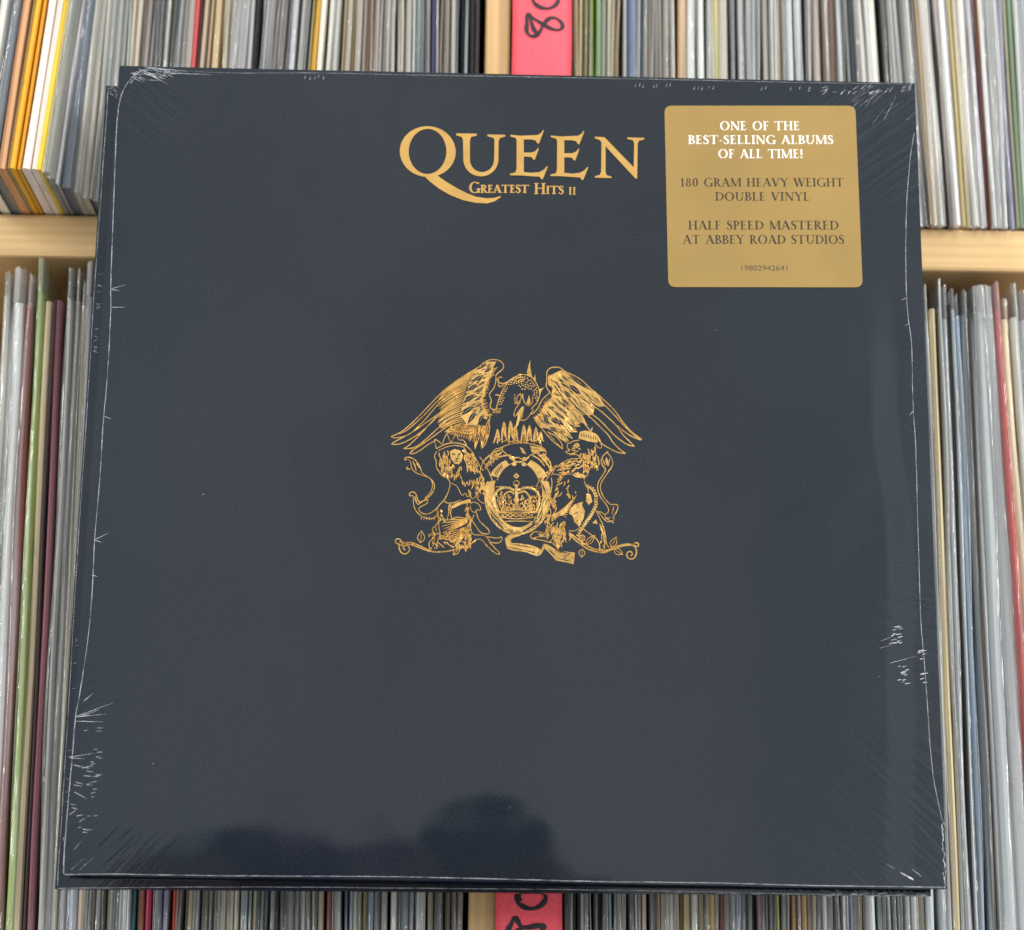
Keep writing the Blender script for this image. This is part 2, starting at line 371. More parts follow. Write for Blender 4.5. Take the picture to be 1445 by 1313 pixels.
# ------------------------------------------------------------------ records on the shelf
# one row each: x at the foot, y of the spine, z of the foot, spine thickness, lean (deg), height, colour,
#               film (0 none, 1 clear, 2 crinkled), flap width (signed), flap colour (some with film glare painted in), label      (mm)
RECORDS = [
(-211.14,-46.1,338.67,2.24,3.45,312.5,'8A8F88',1,0.00,'8A8F88',"grey filmed record, fifth left of the amber spine, upper row"),
(-208.11,-46.0,338.72,3.92,3.51,314.6,'F0EEE0',0,0.00,'F0EEE0',"cream bare spine, fourth left of the amber spine, upper row"),
(-203.25,-46.8,338.71,3.50,3.59,311.9,'566069',2,0.00,'566069',"slate filmed record, third left of the amber spine, upper row"),
(-199.67,-45.0,338.73,4.21,3.67,311.7,'D9A070',0,0.00,'D9A070',"peach bare spine, second left of the amber spine, upper row"),
(-196.86,-45.4,338.64,1.21,3.72,311.6,'9A8660',0,0.00,'9A8660',"brown bare spine, just left of the amber spine, upper row"),
(-194.93,-45.4,338.69,2.72,3.75,313.8,'F3B222',0,0.00,'F3B222',"amber bare record spine, the only amber one in the upper row"),
(-192.89,-44.9,338.66,1.68,3.79,313.9,'D99C28',0,0.00,'D99C28',"peach bare spine, just right of the amber spine, upper row"),
(-190.07,-45.5,338.72,3.64,3.84,311.6,'F2E4DA',0,0.00,'F2E4DA',"cream bare spine, second right of the amber spine, upper row"),
(-187.03,-45.3,338.69,2.61,3.90,312.4,'EFE2D4',0,0.00,'EFE2D4',"cream bare spine, just left of the yellow spine, upper row"),
(-184.65,-44.9,338.68,2.44,3.95,312.5,'FBD531',0,0.00,'FBD531',"yellow bare record spine, the only yellow one in the upper row"),
(-182.54,-43.3,338.68,2.45,3.79,312.0,'8C8E84',1,0.00,'8C8E84',"grey filmed record, just right of the yellow spine, upper row"),
(-181.46,-37.0,338.67,2.51,3.41,312.6,'74746E',1,0.00,'74746E',"dark grey filmed record, second right of the yellow spine, upper row"),
(-180.33,-32.0,338.65,1.90,3.04,314.8,'B8B4BA',1,0.00,'B8B4BA',"pale grey filmed record, third right of the yellow spine, upper row"),
(-177.53,-29.2,338.70,4.47,2.53,313.9,'4C5866',2,0.00,'4C5866',"slate filmed record, fourth right of the yellow spine, upper row"),
(-174.52,-23.3,338.66,3.55,1.88,312.8,'B0ACA2',1,0.00,'B0ACA2',"grey filmed record, fifth right of the yellow spine, upper row"),
(-171.88,-16.6,338.65,4.11,1.37,313.5,'A6A294',1,0.00,'A6A294',"greige filmed record, sixth right of the yellow spine, upper row"),
(-167.31,-15.1,338.62,2.34,0.92,312.9,'7E8A92',2,-1.40,'E8E6DA',"slate filmed record, seventh right of the yellow spine, upper row"),
(-164.64,-14.0,338.62,3.13,0.68,312.5,'A8A8A0',2,0.00,'A8A8A0',"grey filmed record, eighth right of the yellow spine, upper row"),
(-161.79,-12.6,338.61,2.82,0.42,313.6,'8E8E84',1,1.10,'B8C0B4',"grey filmed record, ninth right of the yellow spine, upper row"),
(-158.79,-10.5,338.61,1.89,0.35,312.5,'F0E4CC',0,0.00,'F0E4CC',"cream bare spine, tenth right of the yellow spine, upper row"),
(-156.73,-9.7,338.61,2.62,0.41,312.2,'C8BCA8',2,0.00,'C8BCA8',"stone filmed record, ninth left of the red spine, upper row"),
(-154.88,-8.2,338.61,1.75,0.47,313.3,'9A8C80',0,0.00,'9A8C80',"greige bare spine, eighth left of the red spine, upper row"),
(-152.84,-7.6,338.61,2.63,0.53,312.8,'BCA89E',1,1.61,'C0BEC0',"mauve filmed record, seventh left of the red spine, upper row"),
(-148.72,-8.6,338.61,2.19,0.64,313.9,'7E807E',1,1.17,'9A9A9A',"dark grey filmed record, sixth left of the red spine, upper row"),
(-145.41,-8.0,338.62,2.42,0.73,313.8,'B4B4AE',2,0.00,'B4B4AE',"pale grey filmed record, fifth left of the red spine, upper row"),
(-143.75,-6.9,338.61,1.37,0.78,313.5,'B09C72',0,0.00,'B09C72',"tan bare spine, fourth left of the red spine, upper row"),
(-140.51,-6.5,338.61,1.90,0.88,311.7,'E0E8EC',1,-1.75,'707A7E',"white filmed record, third left of the red spine, upper row"),
(-138.59,-6.0,338.62,2.19,0.93,312.3,'A8A298',1,0.00,'A8A298',"greige filmed record, second left of the red spine, upper row"),
(-136.23,-6.7,338.62,2.34,0.99,314.0,'B0A8A0',1,0.00,'B0A8A0',"greige filmed record, just left of the red spine, upper row"),
(-134.21,-5.9,338.62,2.06,1.05,313.6,'DC5E62',0,0.00,'DC5E62',"red bare record spine, the only red one in the upper row"),
(-132.82,-4.7,338.61,1.18,1.08,311.8,'5C4440',0,0.00,'5C4440',"dark plum bare spine, just right of the red spine, upper row"),
(-131.06,-4.8,338.62,2.36,1.11,312.0,'D2BEA6',0,0.00,'D2BEA6',"tan bare spine, second right of the red spine, upper row"),
(-129.39,-4.3,338.61,1.18,1.14,312.0,'8A7F70',0,0.00,'8A7F70',"taupe bare spine, third right of the red spine, upper row"),
(-127.93,-5.2,338.61,1.47,1.16,312.2,'CDBB9C',0,0.00,'CDBB9C',"tan bare spine, fourth right of the red spine, upper row"),
(-125.32,-6.1,338.64,3.53,1.21,313.4,'B8A070',1,0.00,'B8A070',"tan filmed record, fifth right of the red spine, upper row"),
(-123.09,-5.5,338.61,1.18,1.25,312.4,'8E7438',0,0.00,'8E7438',"brown bare spine, sixth right of the red spine, upper row"),
(-121.41,-6.0,338.62,2.06,1.27,314.0,'C0B28C',1,0.00,'C0B28C',"tan filmed record, seventh right of the red spine, upper row"),
(-119.25,-4.9,338.63,2.65,1.32,314.1,'B0AEA8',1,0.00,'B0AEA8',"grey filmed record, eighth right of the red spine, upper row"),
(-116.57,-5.3,338.63,2.65,1.36,314.7,'A0A09C',2,0.00,'A0A09C',"grey filmed record, ninth right of the red spine, upper row"),
(-113.96,-5.2,338.63,2.65,1.41,313.4,'A8A4A4',2,0.00,'A8A4A4',"grey filmed record, tenth right of the red spine, upper row"),
(-111.71,-4.1,338.63,2.21,1.45,314.0,'B2B2B2',2,0.00,'B2B2B2',"grey filmed record, tenth left of the gold spine, upper row"),
(-109.11,-5.5,338.63,2.65,1.49,314.9,'222422',0,0.00,'222422',"black bare spine, ninth left of the gold spine, upper row"),
(-105.09,-5.7,338.63,2.21,1.56,311.8,'969A9E',1,-1.62,'A4A6A8',"grey filmed record, eighth left of the gold spine, upper row"),
(-102.74,-4.8,338.64,2.80,1.61,314.3,'A0989A',1,0.00,'A0989A',"grey filmed record, seventh left of the gold spine, upper row"),
(-99.03,-4.7,338.63,1.77,1.67,313.1,'8A8C90',2,-1.47,'B8B4B0',"grey filmed record, sixth left of the gold spine, upper row"),
(-96.06,-4.1,338.62,1.48,1.73,311.8,'84868A',2,-1.48,'BCB0AC',"dark grey filmed record, fifth left of the gold spine, upper row"),
(-93.74,-5.7,338.64,2.80,1.77,313.7,'B4B8BC',2,0.00,'B4B8BC',"pale grey filmed record, fourth left of the gold spine, upper row"),
(-90.55,-3.8,338.63,2.07,1.83,311.7,'A8A49C',1,0.00,'A8A49C',"grey filmed record, third left of the gold spine, upper row"),
(-88.56,-4.0,338.63,1.92,1.86,313.8,'747A7E',1,0.00,'747A7E',"dark grey filmed record, second left of the gold spine, upper row"),
(-86.66,-4.6,338.62,1.18,1.89,312.5,'ABA07A',0,0.00,'ABA07A',"ochre bare spine, just left of the gold spine, upper row"),
(-84.86,-5.0,338.64,2.29,1.87,314.8,'D8A838',0,0.00,'D8A838',"gold bare record spine, the only gold one in the upper row"),
(-82.03,-4.5,338.64,2.67,1.72,311.7,'EEE8DA',0,0.00,'EEE8DA',"cream bare spine, just right of the gold spine, upper row"),
(-78.01,-3.5,338.63,2.36,1.45,314.9,'E4DCD0',2,0.00,'E4DCD0',"cream filmed record, second right of the gold spine, upper row"),
(-75.25,-4.7,338.63,2.67,1.28,312.1,'A8A89E',1,0.00,'A8A89E',"grey filmed record, third right of the gold spine, upper row"),
(-71.69,-4.0,338.62,1.73,1.04,313.9,'DCCCA8',0,0.00,'DCCCA8',"peach bare spine, fourth right of the gold spine, upper row"),
(-69.33,-5.5,338.62,2.51,0.89,311.7,'A89C88',2,0.00,'A89C88',"greige filmed record, fifth right of the gold spine, upper row"),
(-67.44,-5.4,338.61,1.10,0.77,312.5,'C8B68A',0,0.00,'C8B68A',"tan bare spine, sixth right of the gold spine, upper row"),
(-65.08,-5.1,338.62,3.46,0.61,313.9,'A69A8A',2,1.26,'C0B4A8',"greige filmed record, seventh right of the gold spine, upper row"),
(-60.57,-5.3,338.61,2.61,0.31,314.0,'8C7866',0,0.00,'8C7866',"taupe bare spine, seventh left of the teal spine, upper row"),
(-56.42,-4.1,338.60,2.56,0.06,312.0,'8A7658',1,-1.45,'D0BEB4',"brown filmed record, sixth left of the teal spine, upper row"),
(-52.68,-3.9,338.60,1.84,-0.08,314.6,'8A8682',1,-1.44,'E0DCD4',"dark grey filmed record, fifth left of the teal spine, upper row"),
(-50.81,-3.5,338.60,1.84,-0.14,314.6,'BCB2A4',2,1.75,'DEDCD2',"greige filmed record, fourth left of the teal spine, upper row"),
(-46.08,-5.1,338.60,1.38,-0.30,314.9,'D8CCBC',2,1.23,'ECE6DC',"stone filmed record, third left of the teal spine, upper row"),
(-42.44,-4.0,338.61,3.38,-0.43,312.3,'BEB6A6',2,0.00,'BEB6A6',"greige filmed record, second left of the teal spine, upper row"),
(-40.00,-5.1,338.61,1.29,-0.51,314.9,'EEEEE6',2,0.00,'EEEEE6',"white filmed record, just left of the teal spine, upper row"),
(-37.97,-4.8,338.61,2.70,-0.58,312.5,'74868A',1,0.00,'74868A',"teal record in clear film, the only teal one in the upper row"),
(-33.74,-5.0,338.62,2.45,-0.73,311.8,'3C4044',1,-1.53,'C4C2C4',"charcoal filmed record, just right of the teal spine, upper row"),
(-31.16,-3.5,338.62,2.67,-0.82,314.4,'6A6E92',0,0.00,'6A6E92',"red-banded blue bare record spine, the only red-banded blue one in the upper row"),
(-29.23,-5.0,338.61,1.01,-0.89,312.5,'A89C90',2,0.00,'A89C90',"greige filmed record, just right of the red-banded blue spine, upper row"),
(-24.86,-4.0,338.62,2.64,-1.04,311.8,'948876',1,-1.23,'C8BCAC',"taupe filmed record, second right of the red-banded blue spine, upper row"),
(-22.35,-5.0,338.62,2.32,-1.06,314.2,'B8A898',1,1.03,'8C9090',"greige filmed record, third right of the red-banded blue spine, upper row"),
(-19.22,-3.5,338.62,2.27,-0.86,314.9,'1E2C34',0,0.00,'1E2C34',"blue-black bare spine, fourth left of the wooden upright, upper row"),
(-17.42,-4.7,338.61,1.50,-0.72,312.7,'848C90',2,0.00,'848C90',"grey filmed record, third left of the wooden upright, upper row"),
(-15.67,-5.2,338.61,2.18,-0.58,314.0,'2A2A2C',0,0.00,'2A2A2C',"black bare spine, second left of the wooden upright, upper row"),
(-13.70,-4.9,338.61,1.99,-0.42,311.7,'363638',0,0.00,'363638',"charcoal bare spine, just left of the wooden upright, upper row"),
(26.16,-2.8,338.60,0.89,0.11,314.1,'B0A078',0,0.00,'B0A078',"tan bare spine, just right of the wooden upright, upper row"),
(27.69,-3.3,338.60,2.23,0.13,312.0,'BC9A56',1,0.00,'BC9A56',"tan filmed record, second right of the wooden upright, upper row"),
(29.48,-4.9,338.60,1.49,0.15,314.4,'E8D8A8',1,1.49,'A49868',"buff filmed record, second left of the green spine, upper row"),
(32.51,-2.8,338.60,1.49,0.18,311.7,'E6DCC0',1,0.00,'E6DCC0',"cream filmed record, just left of the green spine, upper row"),
(34.25,-4.7,338.60,2.15,0.19,313.1,'84A040',0,0.00,'84A040',"green bare record spine, the only green one in the upper row"),
(36.83,-2.7,338.60,2.85,0.20,311.8,'98BE86',2,0.00,'98BE86',"mint record in clear film, the only mint one in the upper row"),
(39.30,-3.8,338.60,2.19,0.20,312.1,'94947A',2,0.00,'94947A',"taupe filmed record, just right of the mint spine, upper row"),
(41.35,-3.6,338.60,1.89,0.20,313.5,'E4DABE',1,0.00,'E4DABE',"cream filmed record, second right of the mint spine, upper row"),
(43.27,-4.0,338.60,2.01,0.20,313.7,'B8A888',2,1.80,'B4A080',"tan filmed record, second left of the denim-blue spine, upper row"),
(48.28,-2.9,338.60,1.89,0.20,312.5,'F0F0EA',2,0.00,'F0F0EA',"white filmed record, just left of the denim-blue spine, upper row"),
(50.84,-4.4,338.61,3.42,0.20,312.3,'4E6288',2,0.00,'4E6288',"denim-blue record in clear film, the only denim-blue one in the upper row"),
(53.93,-3.0,338.60,1.80,0.20,313.2,'CECED8',2,1.50,'646A72',"pale grey filmed record, just right of the denim-blue spine, upper row"),
(57.42,-2.4,338.60,2.10,0.20,313.1,'A09894',2,0.00,'A09894',"grey filmed record, second right of the denim-blue spine, upper row"),
(59.49,-2.8,338.60,2.10,0.21,313.9,'B4ACA0',2,0.00,'B4ACA0',"greige filmed record, third right of the denim-blue spine, upper row"),
(61.41,-4.3,338.60,1.95,0.21,313.9,'848480',1,1.50,'D4CEC2',"dark grey filmed record, fourth right of the denim-blue spine, upper row"),
(65.46,-3.3,338.61,3.00,0.21,313.0,'A49C8C',2,0.00,'A49C8C',"greige filmed record, fifth right of the denim-blue spine, upper row"),
(68.01,-3.3,338.60,2.10,0.21,313.6,'BEBAB2',2,0.00,'BEBAB2',"pale grey filmed record, fifth left of the yellow-olive spine, upper row"),
(72.46,-2.7,338.61,3.99,0.21,312.3,'D6B692',0,0.00,'D6B692',"tan bare spine, fourth left of the yellow-olive spine, upper row"),
(76.07,-4.3,338.61,3.51,0.21,312.4,'BCC0BA',2,0.00,'BCC0BA',"pale grey filmed record, third left of the yellow-olive spine, upper row"),
(80.01,-3.3,338.61,3.00,0.21,312.5,'CED0CA',1,0.00,'CED0CA',"pale grey filmed record, second left of the yellow-olive spine, upper row"),
(84.11,-2.6,338.61,2.77,0.21,314.0,'C0C2BE',2,0.00,'C0C2BE',"pale grey filmed record, just left of the yellow-olive spine, upper row"),
(86.92,-3.6,338.61,3.02,0.19,313.6,'CEC48C',0,0.00,'CEC48C',"yellow-olive bare record spine, the only yellow-olive one in the upper row"),
(90.28,-2.4,338.61,3.42,0.17,311.5,'C0B4A4',1,0.00,'C0B4A4',"greige filmed record, just right of the yellow-olive spine, upper row"),
(94.49,-2.8,338.60,2.02,0.14,311.7,'84868F',1,0.00,'84868F',"grey filmed record, second right of the yellow-olive spine, upper row"),
(97.42,-2.9,338.60,2.63,0.12,315.0,'B2B2AE',2,0.00,'B2B2AE',"grey filmed record, third right of the yellow-olive spine, upper row"),
(100.92,-4.5,338.60,2.72,0.09,314.1,'A6A6A6',1,0.00,'A6A6A6',"grey filmed record, fourth right of the yellow-olive spine, upper row"),
(103.35,-3.7,338.60,1.90,0.07,314.5,'F2F4EE',1,1.87,'B0B8B8',"white filmed record, fifth right of the yellow-olive spine, upper row"),
(108.21,-2.6,338.60,2.81,0.03,311.6,'C8BEB0',1,0.00,'C8BEB0',"stone filmed record, sixth right of the yellow-olive spine, upper row"),
(112.05,-4.2,338.60,1.81,-0.01,313.1,'B6B6B2',1,-1.72,'F2F4EE',"pale grey filmed record, seventh right of the yellow-olive spine, upper row"),
(113.79,-3.7,338.60,1.51,-0.02,313.1,'F2D8B0',0,0.00,'F2D8B0',"peach bare spine, eighth right of the yellow-olive spine, upper row"),
(115.58,-4.0,338.60,2.12,-0.04,313.3,'7A7C76',2,0.00,'7A7C76',"dark grey filmed record, ninth right of the yellow-olive spine, upper row"),
(118.29,-4.2,338.60,3.32,-0.06,312.3,'C2C6C6',1,0.00,'C2C6C6',"pale grey filmed record, tenth right of the yellow-olive spine, upper row"),
(121.14,-2.7,338.60,1.91,-0.08,314.7,'EEF0EC',2,0.00,'EEF0EC',"white filmed record, eleventh right of the yellow-olive spine, upper row"),
(123.24,-2.9,338.60,2.33,-0.10,314.0,'A0A4A4',2,0.00,'A0A4A4',"grey filmed record, twelfth right of the yellow-olive spine, upper row"),
(126.83,-3.0,338.60,1.82,-0.13,313.2,'E0E6EC',1,-1.51,'989090',"white filmed record, thirteenth right of the yellow-olive spine, upper row"),
(130.57,-3.2,338.61,3.23,-0.26,312.5,'B4A898',1,0.00,'B4A898',"greige filmed record, fourteenth right of the yellow-olive spine, upper row"),
(132.78,-4.2,338.60,1.27,-0.42,313.8,'8A7C6C',0,0.00,'8A7C6C',"taupe bare spine, fifteenth right of the yellow-olive spine, upper row"),
(134.51,-3.9,338.61,1.91,-0.54,314.6,'B6ACA2',2,0.00,'B6ACA2',"greige filmed record, sixteenth right of the yellow-olive spine, upper row"),
(137.68,-2.6,338.62,3.67,-0.75,314.7,'8A7262',0,0.00,'8A7262',"taupe bare spine, seventeenth right of the yellow-olive spine, upper row"),
(140.62,-4.0,338.62,2.39,-0.98,313.5,'CACED0',1,1.37,'969894',"pale grey filmed record, eighteenth right of the yellow-olive spine, upper row"),
(144.50,-2.2,338.62,1.60,-1.23,312.1,'D2D4CC',1,1.18,'747E88',"pale grey filmed record, nineteenth right of the yellow-olive spine, upper row"),
(147.62,-3.2,338.63,2.44,-1.38,311.8,'585658',2,0.00,'585658',"charcoal filmed record, nineteenth left of the maroon spine, upper row"),
(150.48,-3.4,338.64,3.26,-1.44,313.9,'D4D0C4',1,0.00,'D4D0C4',"stone filmed record, eighteenth left of the maroon spine, upper row"),
(153.11,-3.8,338.63,2.07,-1.49,311.8,'F4F0E0',1,0.00,'F4F0E0',"cream filmed record, seventeenth left of the maroon spine, upper row"),
(156.06,-3.4,338.65,3.60,-1.54,313.8,'D6D4CA',1,0.00,'D6D4CA',"pale grey filmed record, sixteenth left of the maroon spine, upper row"),
(162.00,-3.2,338.63,1.89,-1.66,314.5,'363E42',1,-1.62,'848684',"charcoal filmed record, fifteenth left of the maroon spine, upper row"),
(164.17,-2.9,338.63,2.29,-1.70,313.9,'CECCC6',1,0.00,'CECCC6',"pale grey filmed record, fourteenth left of the maroon spine, upper row"),
(166.50,-2.1,338.63,1.93,-1.74,311.9,'EEECE0',1,1.44,'969A9C',"white filmed record, thirteenth left of the maroon spine, upper row"),
(170.10,-2.2,338.64,2.35,-1.80,312.2,'C2C0B6',2,0.00,'C2C0B6',"pale grey filmed record, twelfth left of the maroon spine, upper row"),
(172.18,-2.3,338.63,1.87,-1.81,313.3,'E4ECF0',2,1.28,'86827C',"white filmed record, eleventh left of the maroon spine, upper row"),
(175.02,-3.1,338.63,1.69,-1.75,314.4,'F2D8B2',0,0.00,'F2D8B2',"peach bare spine, tenth left of the maroon spine, upper row"),
(177.24,-2.9,338.64,2.67,-1.71,312.9,'D0C8BC',1,0.00,'D0C8BC',"stone filmed record, ninth left of the maroon spine, upper row"),
(179.83,-3.4,338.64,2.82,-1.67,313.7,'EAE6D6',1,0.00,'EAE6D6',"cream filmed record, eighth left of the maroon spine, upper row"),
(182.31,-2.2,338.62,1.64,-1.63,314.8,'404444',0,0.00,'404444',"charcoal bare spine, seventh left of the maroon spine, upper row"),
(183.58,-3.3,338.62,1.48,-1.60,313.4,'C4B8B0',2,0.00,'C4B8B0',"stone filmed record, sixth left of the maroon spine, upper row"),
(185.97,-3.8,338.65,3.56,-1.56,311.7,'DEE2DC',2,0.00,'DEE2DC',"white filmed record, fifth left of the maroon spine, upper row"),
(189.63,-2.0,338.62,1.58,-1.46,314.1,'EAD69E',0,0.00,'EAD69E',"peach bare spine, fourth left of the maroon spine, upper row"),
(191.57,-1.3,338.63,2.16,-1.34,313.5,'D8CEB0',1,0.00,'D8CEB0',"stone filmed record, third left of the maroon spine, upper row"),
(193.79,-2.9,338.63,3.30,-1.17,314.8,'DAD8D2',1,0.00,'DAD8D2',"pale grey filmed record, second left of the maroon spine, upper row"),
(196.95,-1.9,338.62,2.79,-0.97,313.5,'C2BEC2',2,0.00,'C2BEC2',"pale grey filmed record, just left of the maroon spine, upper row"),
(199.12,-1.1,338.61,1.38,-0.84,313.4,'7C5850',0,0.00,'7C5850',"maroon bare record spine, the only maroon one in the upper row"),
(200.12,-1.9,338.61,1.15,-0.76,314.9,'B07E54',0,0.00,'B07E54',"tan bare spine, just right of the maroon spine, upper row"),
(201.39,-3.1,338.61,2.15,-0.66,311.6,'D6D8D6',2,0.00,'D6D8D6',"pale grey filmed record, second right of the maroon spine, upper row"),
(204.46,-1.1,338.61,3.19,-0.50,314.0,'B2B4B0',2,0.00,'B2B4B0',"pale grey filmed record, second left of the purple spine, upper row"),
(206.68,-2.0,338.61,1.87,-0.40,313.1,'EEF0F0',1,0.00,'EEF0F0',"white filmed record, just left of the purple spine, upper row"),
(209.28,-0.6,338.61,2.68,-0.36,315.0,'767690',1,0.00,'767690',"purple record in clear film, the only purple one in the upper row"),
(211.29,-2.5,338.60,1.19,-0.31,313.5,'C4BEA4',0,0.00,'C4BEA4',"stone bare spine, just right of the purple spine, upper row"),
(213.56,-0.9,338.61,2.59,-0.28,314.7,'8CA284',0,0.00,'8CA284',"sage bare record spine, the only sage one in the upper row"),
(215.85,-1.4,338.60,2.29,-0.24,312.2,'DEE6E6',1,0.00,'DEE6E6',"white filmed record, just right of the sage spine, upper row"),
(218.43,-1.1,338.60,2.77,-0.19,312.9,'A6AEB0',2,0.00,'A6AEB0',"grey filmed record, second right of the sage spine, upper row"),
(221.47,-0.4,338.60,2.98,-0.14,312.1,'C4C4BE',1,0.00,'C4C4BE',"pale grey filmed record, third right of the sage spine, upper row"),
(-195.02,-2.8,-10.65,3.72,-1.54,312.2,'A8A69C',1,0.00,'A8A69C',"grey filmed record, second left of the maroon spine, lower row"),
(-190.17,-1.9,-10.63,5.34,-1.54,309.2,'D4D6D2',2,0.00,'D4D6D2',"pale grey filmed record, just left of the maroon spine, lower row"),
(-185.38,-3.3,-10.65,3.60,-1.55,308.1,'7A3A34',1,0.00,'7A3A34',"maroon record in clear film, the only maroon one in the lower row"),
(-181.30,-3.7,-10.66,3.31,-1.54,313.6,'98AC50',2,0.00,'98AC50',"olive-green record in clear film, the only olive-green one in the lower row"),
(-178.48,-1.9,-10.66,3.18,-1.51,309.9,'F0DDB8',0,0.00,'F0DDB8',"peach bare spine, just right of the olive-green spine, lower row"),
(-175.80,-3.9,-10.68,1.32,-1.48,310.3,'54424A',0,0.00,'54424A',"dark plum bare spine, second right of the olive-green spine, lower row"),
(-173.93,-3.1,-10.66,2.78,-1.45,310.1,'94646A',0,0.00,'94646A',"rose bare spine, third right of the olive-green spine, lower row"),
(-169.81,-3.7,-10.66,2.91,-1.41,310.6,'A0A09C',1,0.00,'A0A09C',"grey filmed record, fourth right of the olive-green spine, lower row"),
(-167.49,-1.3,-10.67,2.78,-1.37,310.7,'9A9A98',2,0.00,'9A9A98',"grey filmed record, fifth right of the olive-green spine, lower row"),
(-164.94,-1.9,-10.68,2.12,-1.34,308.6,'CFC8B0',1,0.00,'CFC8B0',"stone filmed record, sixth right of the olive-green spine, lower row"),
(-162.25,-2.5,-10.67,3.04,-1.31,312.1,'888A8E',1,0.00,'888A8E',"grey filmed record, seventh right of the olive-green spine, lower row"),
(-158.36,-3.2,-10.66,3.44,-1.27,312.5,'A8B0BA',2,0.00,'A8B0BA',"blue-grey filmed record, eighth right of the olive-green spine, lower row"),
(-155.32,-2.3,-10.67,3.05,-1.23,310.4,'DEC6B2',0,0.00,'DEC6B2',"peach bare spine, eighth left of the teal spine, lower row"),
(-152.43,-3.6,-10.68,2.25,-1.20,312.5,'787C74',2,0.00,'787C74',"dark grey filmed record, seventh left of the teal spine, lower row"),
(-150.33,-4.0,-10.68,1.85,-1.18,311.1,'6A6A66',1,0.00,'6A6A66',"dark grey filmed record, sixth left of the teal spine, lower row"),
(-148.73,-1.9,-10.68,2.12,-1.16,311.7,'A8A8A0',2,1.59,'706E66',"grey filmed record, fifth left of the teal spine, lower row"),
(-144.98,-3.1,-10.68,1.85,-1.12,311.0,'CFC2AC',0,0.00,'CFC2AC',"stone bare spine, fourth left of the teal spine, lower row"),
(-142.98,-2.0,-10.68,2.52,-1.10,307.6,'444A52',1,0.00,'444A52',"charcoal filmed record, third left of the teal spine, lower row"),
(-140.64,-1.9,-10.68,2.25,-1.07,312.0,'BCC0BA',2,0.00,'BCC0BA',"pale grey filmed record, second left of the teal spine, lower row"),
(-138.32,-3.9,-10.68,1.72,-1.05,308.2,'C4C8C4',2,1.06,'ECF0F0',"pale grey filmed record, just left of the teal spine, lower row"),
(-136.06,-1.1,-10.69,1.65,-1.02,312.6,'5E94A0',0,0.00,'5E94A0',"teal bare record spine, the only teal one in the lower row"),
(-133.06,-2.1,-10.68,2.58,-1.00,310.8,'B27C62',0,0.00,'B27C62',"copper bare record spine, the only copper one in the lower row"),
(-130.52,-1.2,-10.68,2.80,-0.98,308.3,'C2456A',0,0.00,'C2456A',"crimson bare record spine, the only crimson one in the lower row"),
(-128.25,-3.1,-10.69,1.14,-0.98,313.4,'6A6068',1,0.00,'6A6068',"dark grey filmed record, just right of the crimson spine, lower row"),
(-127.03,-3.9,-10.69,1.06,-0.98,309.7,'E0D6CC',0,0.00,'E0D6CC',"cream bare spine, second right of the crimson spine, lower row"),
(-125.59,-2.9,-10.68,2.13,-0.98,310.8,'66708A',1,0.00,'66708A',"slate filmed record, second left of the coral spine, lower row"),
(-123.66,-2.2,-10.68,1.95,-0.97,311.7,'9AA2B6',1,0.00,'9AA2B6',"blue-grey filmed record, just left of the coral spine, lower row"),
(-120.58,-1.4,-10.68,1.92,-0.97,312.2,'E8745C',0,0.00,'E8745C',"coral bare record spine, the only coral one in the lower row"),
(-118.67,-3.9,-10.69,1.20,-0.97,311.2,'A87070',1,0.80,'D0D4D4',"rose filmed record, just right of the coral spine, lower row"),
(-115.91,-1.0,-10.69,1.79,-0.96,313.0,'E0D0C4',0,0.00,'E0D0C4',"cream bare spine, second right of the coral spine, lower row"),
(-112.58,-3.8,-10.69,1.54,-0.96,312.5,'646664',2,-1.28,'E8DEC0',"dark grey filmed record, third right of the coral spine, lower row"),
(-111.34,-2.3,-10.69,1.34,-0.96,312.6,'A8A8A8',1,0.00,'A8A8A8',"grey filmed record, fourth right of the coral spine, lower row"),
(-109.35,-1.3,-10.69,1.74,-0.96,310.7,'A8A698',1,0.00,'A8A698',"greige filmed record, fifth right of the coral spine, lower row"),
(-106.08,-1.2,-10.69,1.60,-0.97,309.9,'6E6A66',1,-1.60,'B0AE9E',"dark grey filmed record, sixth right of the coral spine, lower row"),
(-104.39,-1.3,-10.69,1.74,-0.97,313.4,'78746E',2,0.00,'78746E',"dark grey filmed record, sixth left of the dark teal spine, lower row"),
(-102.23,-1.5,-10.68,2.54,-0.98,313.0,'D2CAB6',1,0.00,'D2CAB6',"stone filmed record, fifth left of the dark teal spine, lower row"),
(-99.25,-1.3,-10.68,1.87,-0.98,312.9,'CCC2B4',1,0.00,'CCC2B4',"stone filmed record, fourth left of the dark teal spine, lower row"),
(-97.10,-2.5,-10.68,2.14,-0.98,309.8,'D6D0BE',1,0.00,'D6D0BE',"stone filmed record, third left of the dark teal spine, lower row"),
(-94.17,-2.9,-10.67,3.07,-0.99,313.3,'868A8C',2,1.20,'A8B2B4',"dark grey filmed record, second left of the dark teal spine, lower row"),
(-90.03,-3.5,-10.69,1.60,-1.00,311.2,'E0D3B0',0,0.00,'E0D3B0',"peach bare spine, just left of the dark teal spine, lower row"),
(-88.39,-2.0,-10.68,1.74,-1.00,311.5,'46605E',2,0.00,'46605E',"dark teal record in clear film, the only dark teal one in the lower row"),
(-86.78,-1.4,-10.69,1.60,-1.00,310.8,'C8D2D2',2,1.34,'888A8E',"pale grey filmed record, just right of the dark teal spine, lower row"),
(-83.65,-1.9,-10.68,1.87,-1.01,309.4,'CCD6D8',2,1.60,'6C6A68',"pale grey filmed record, second right of the dark teal spine, lower row"),
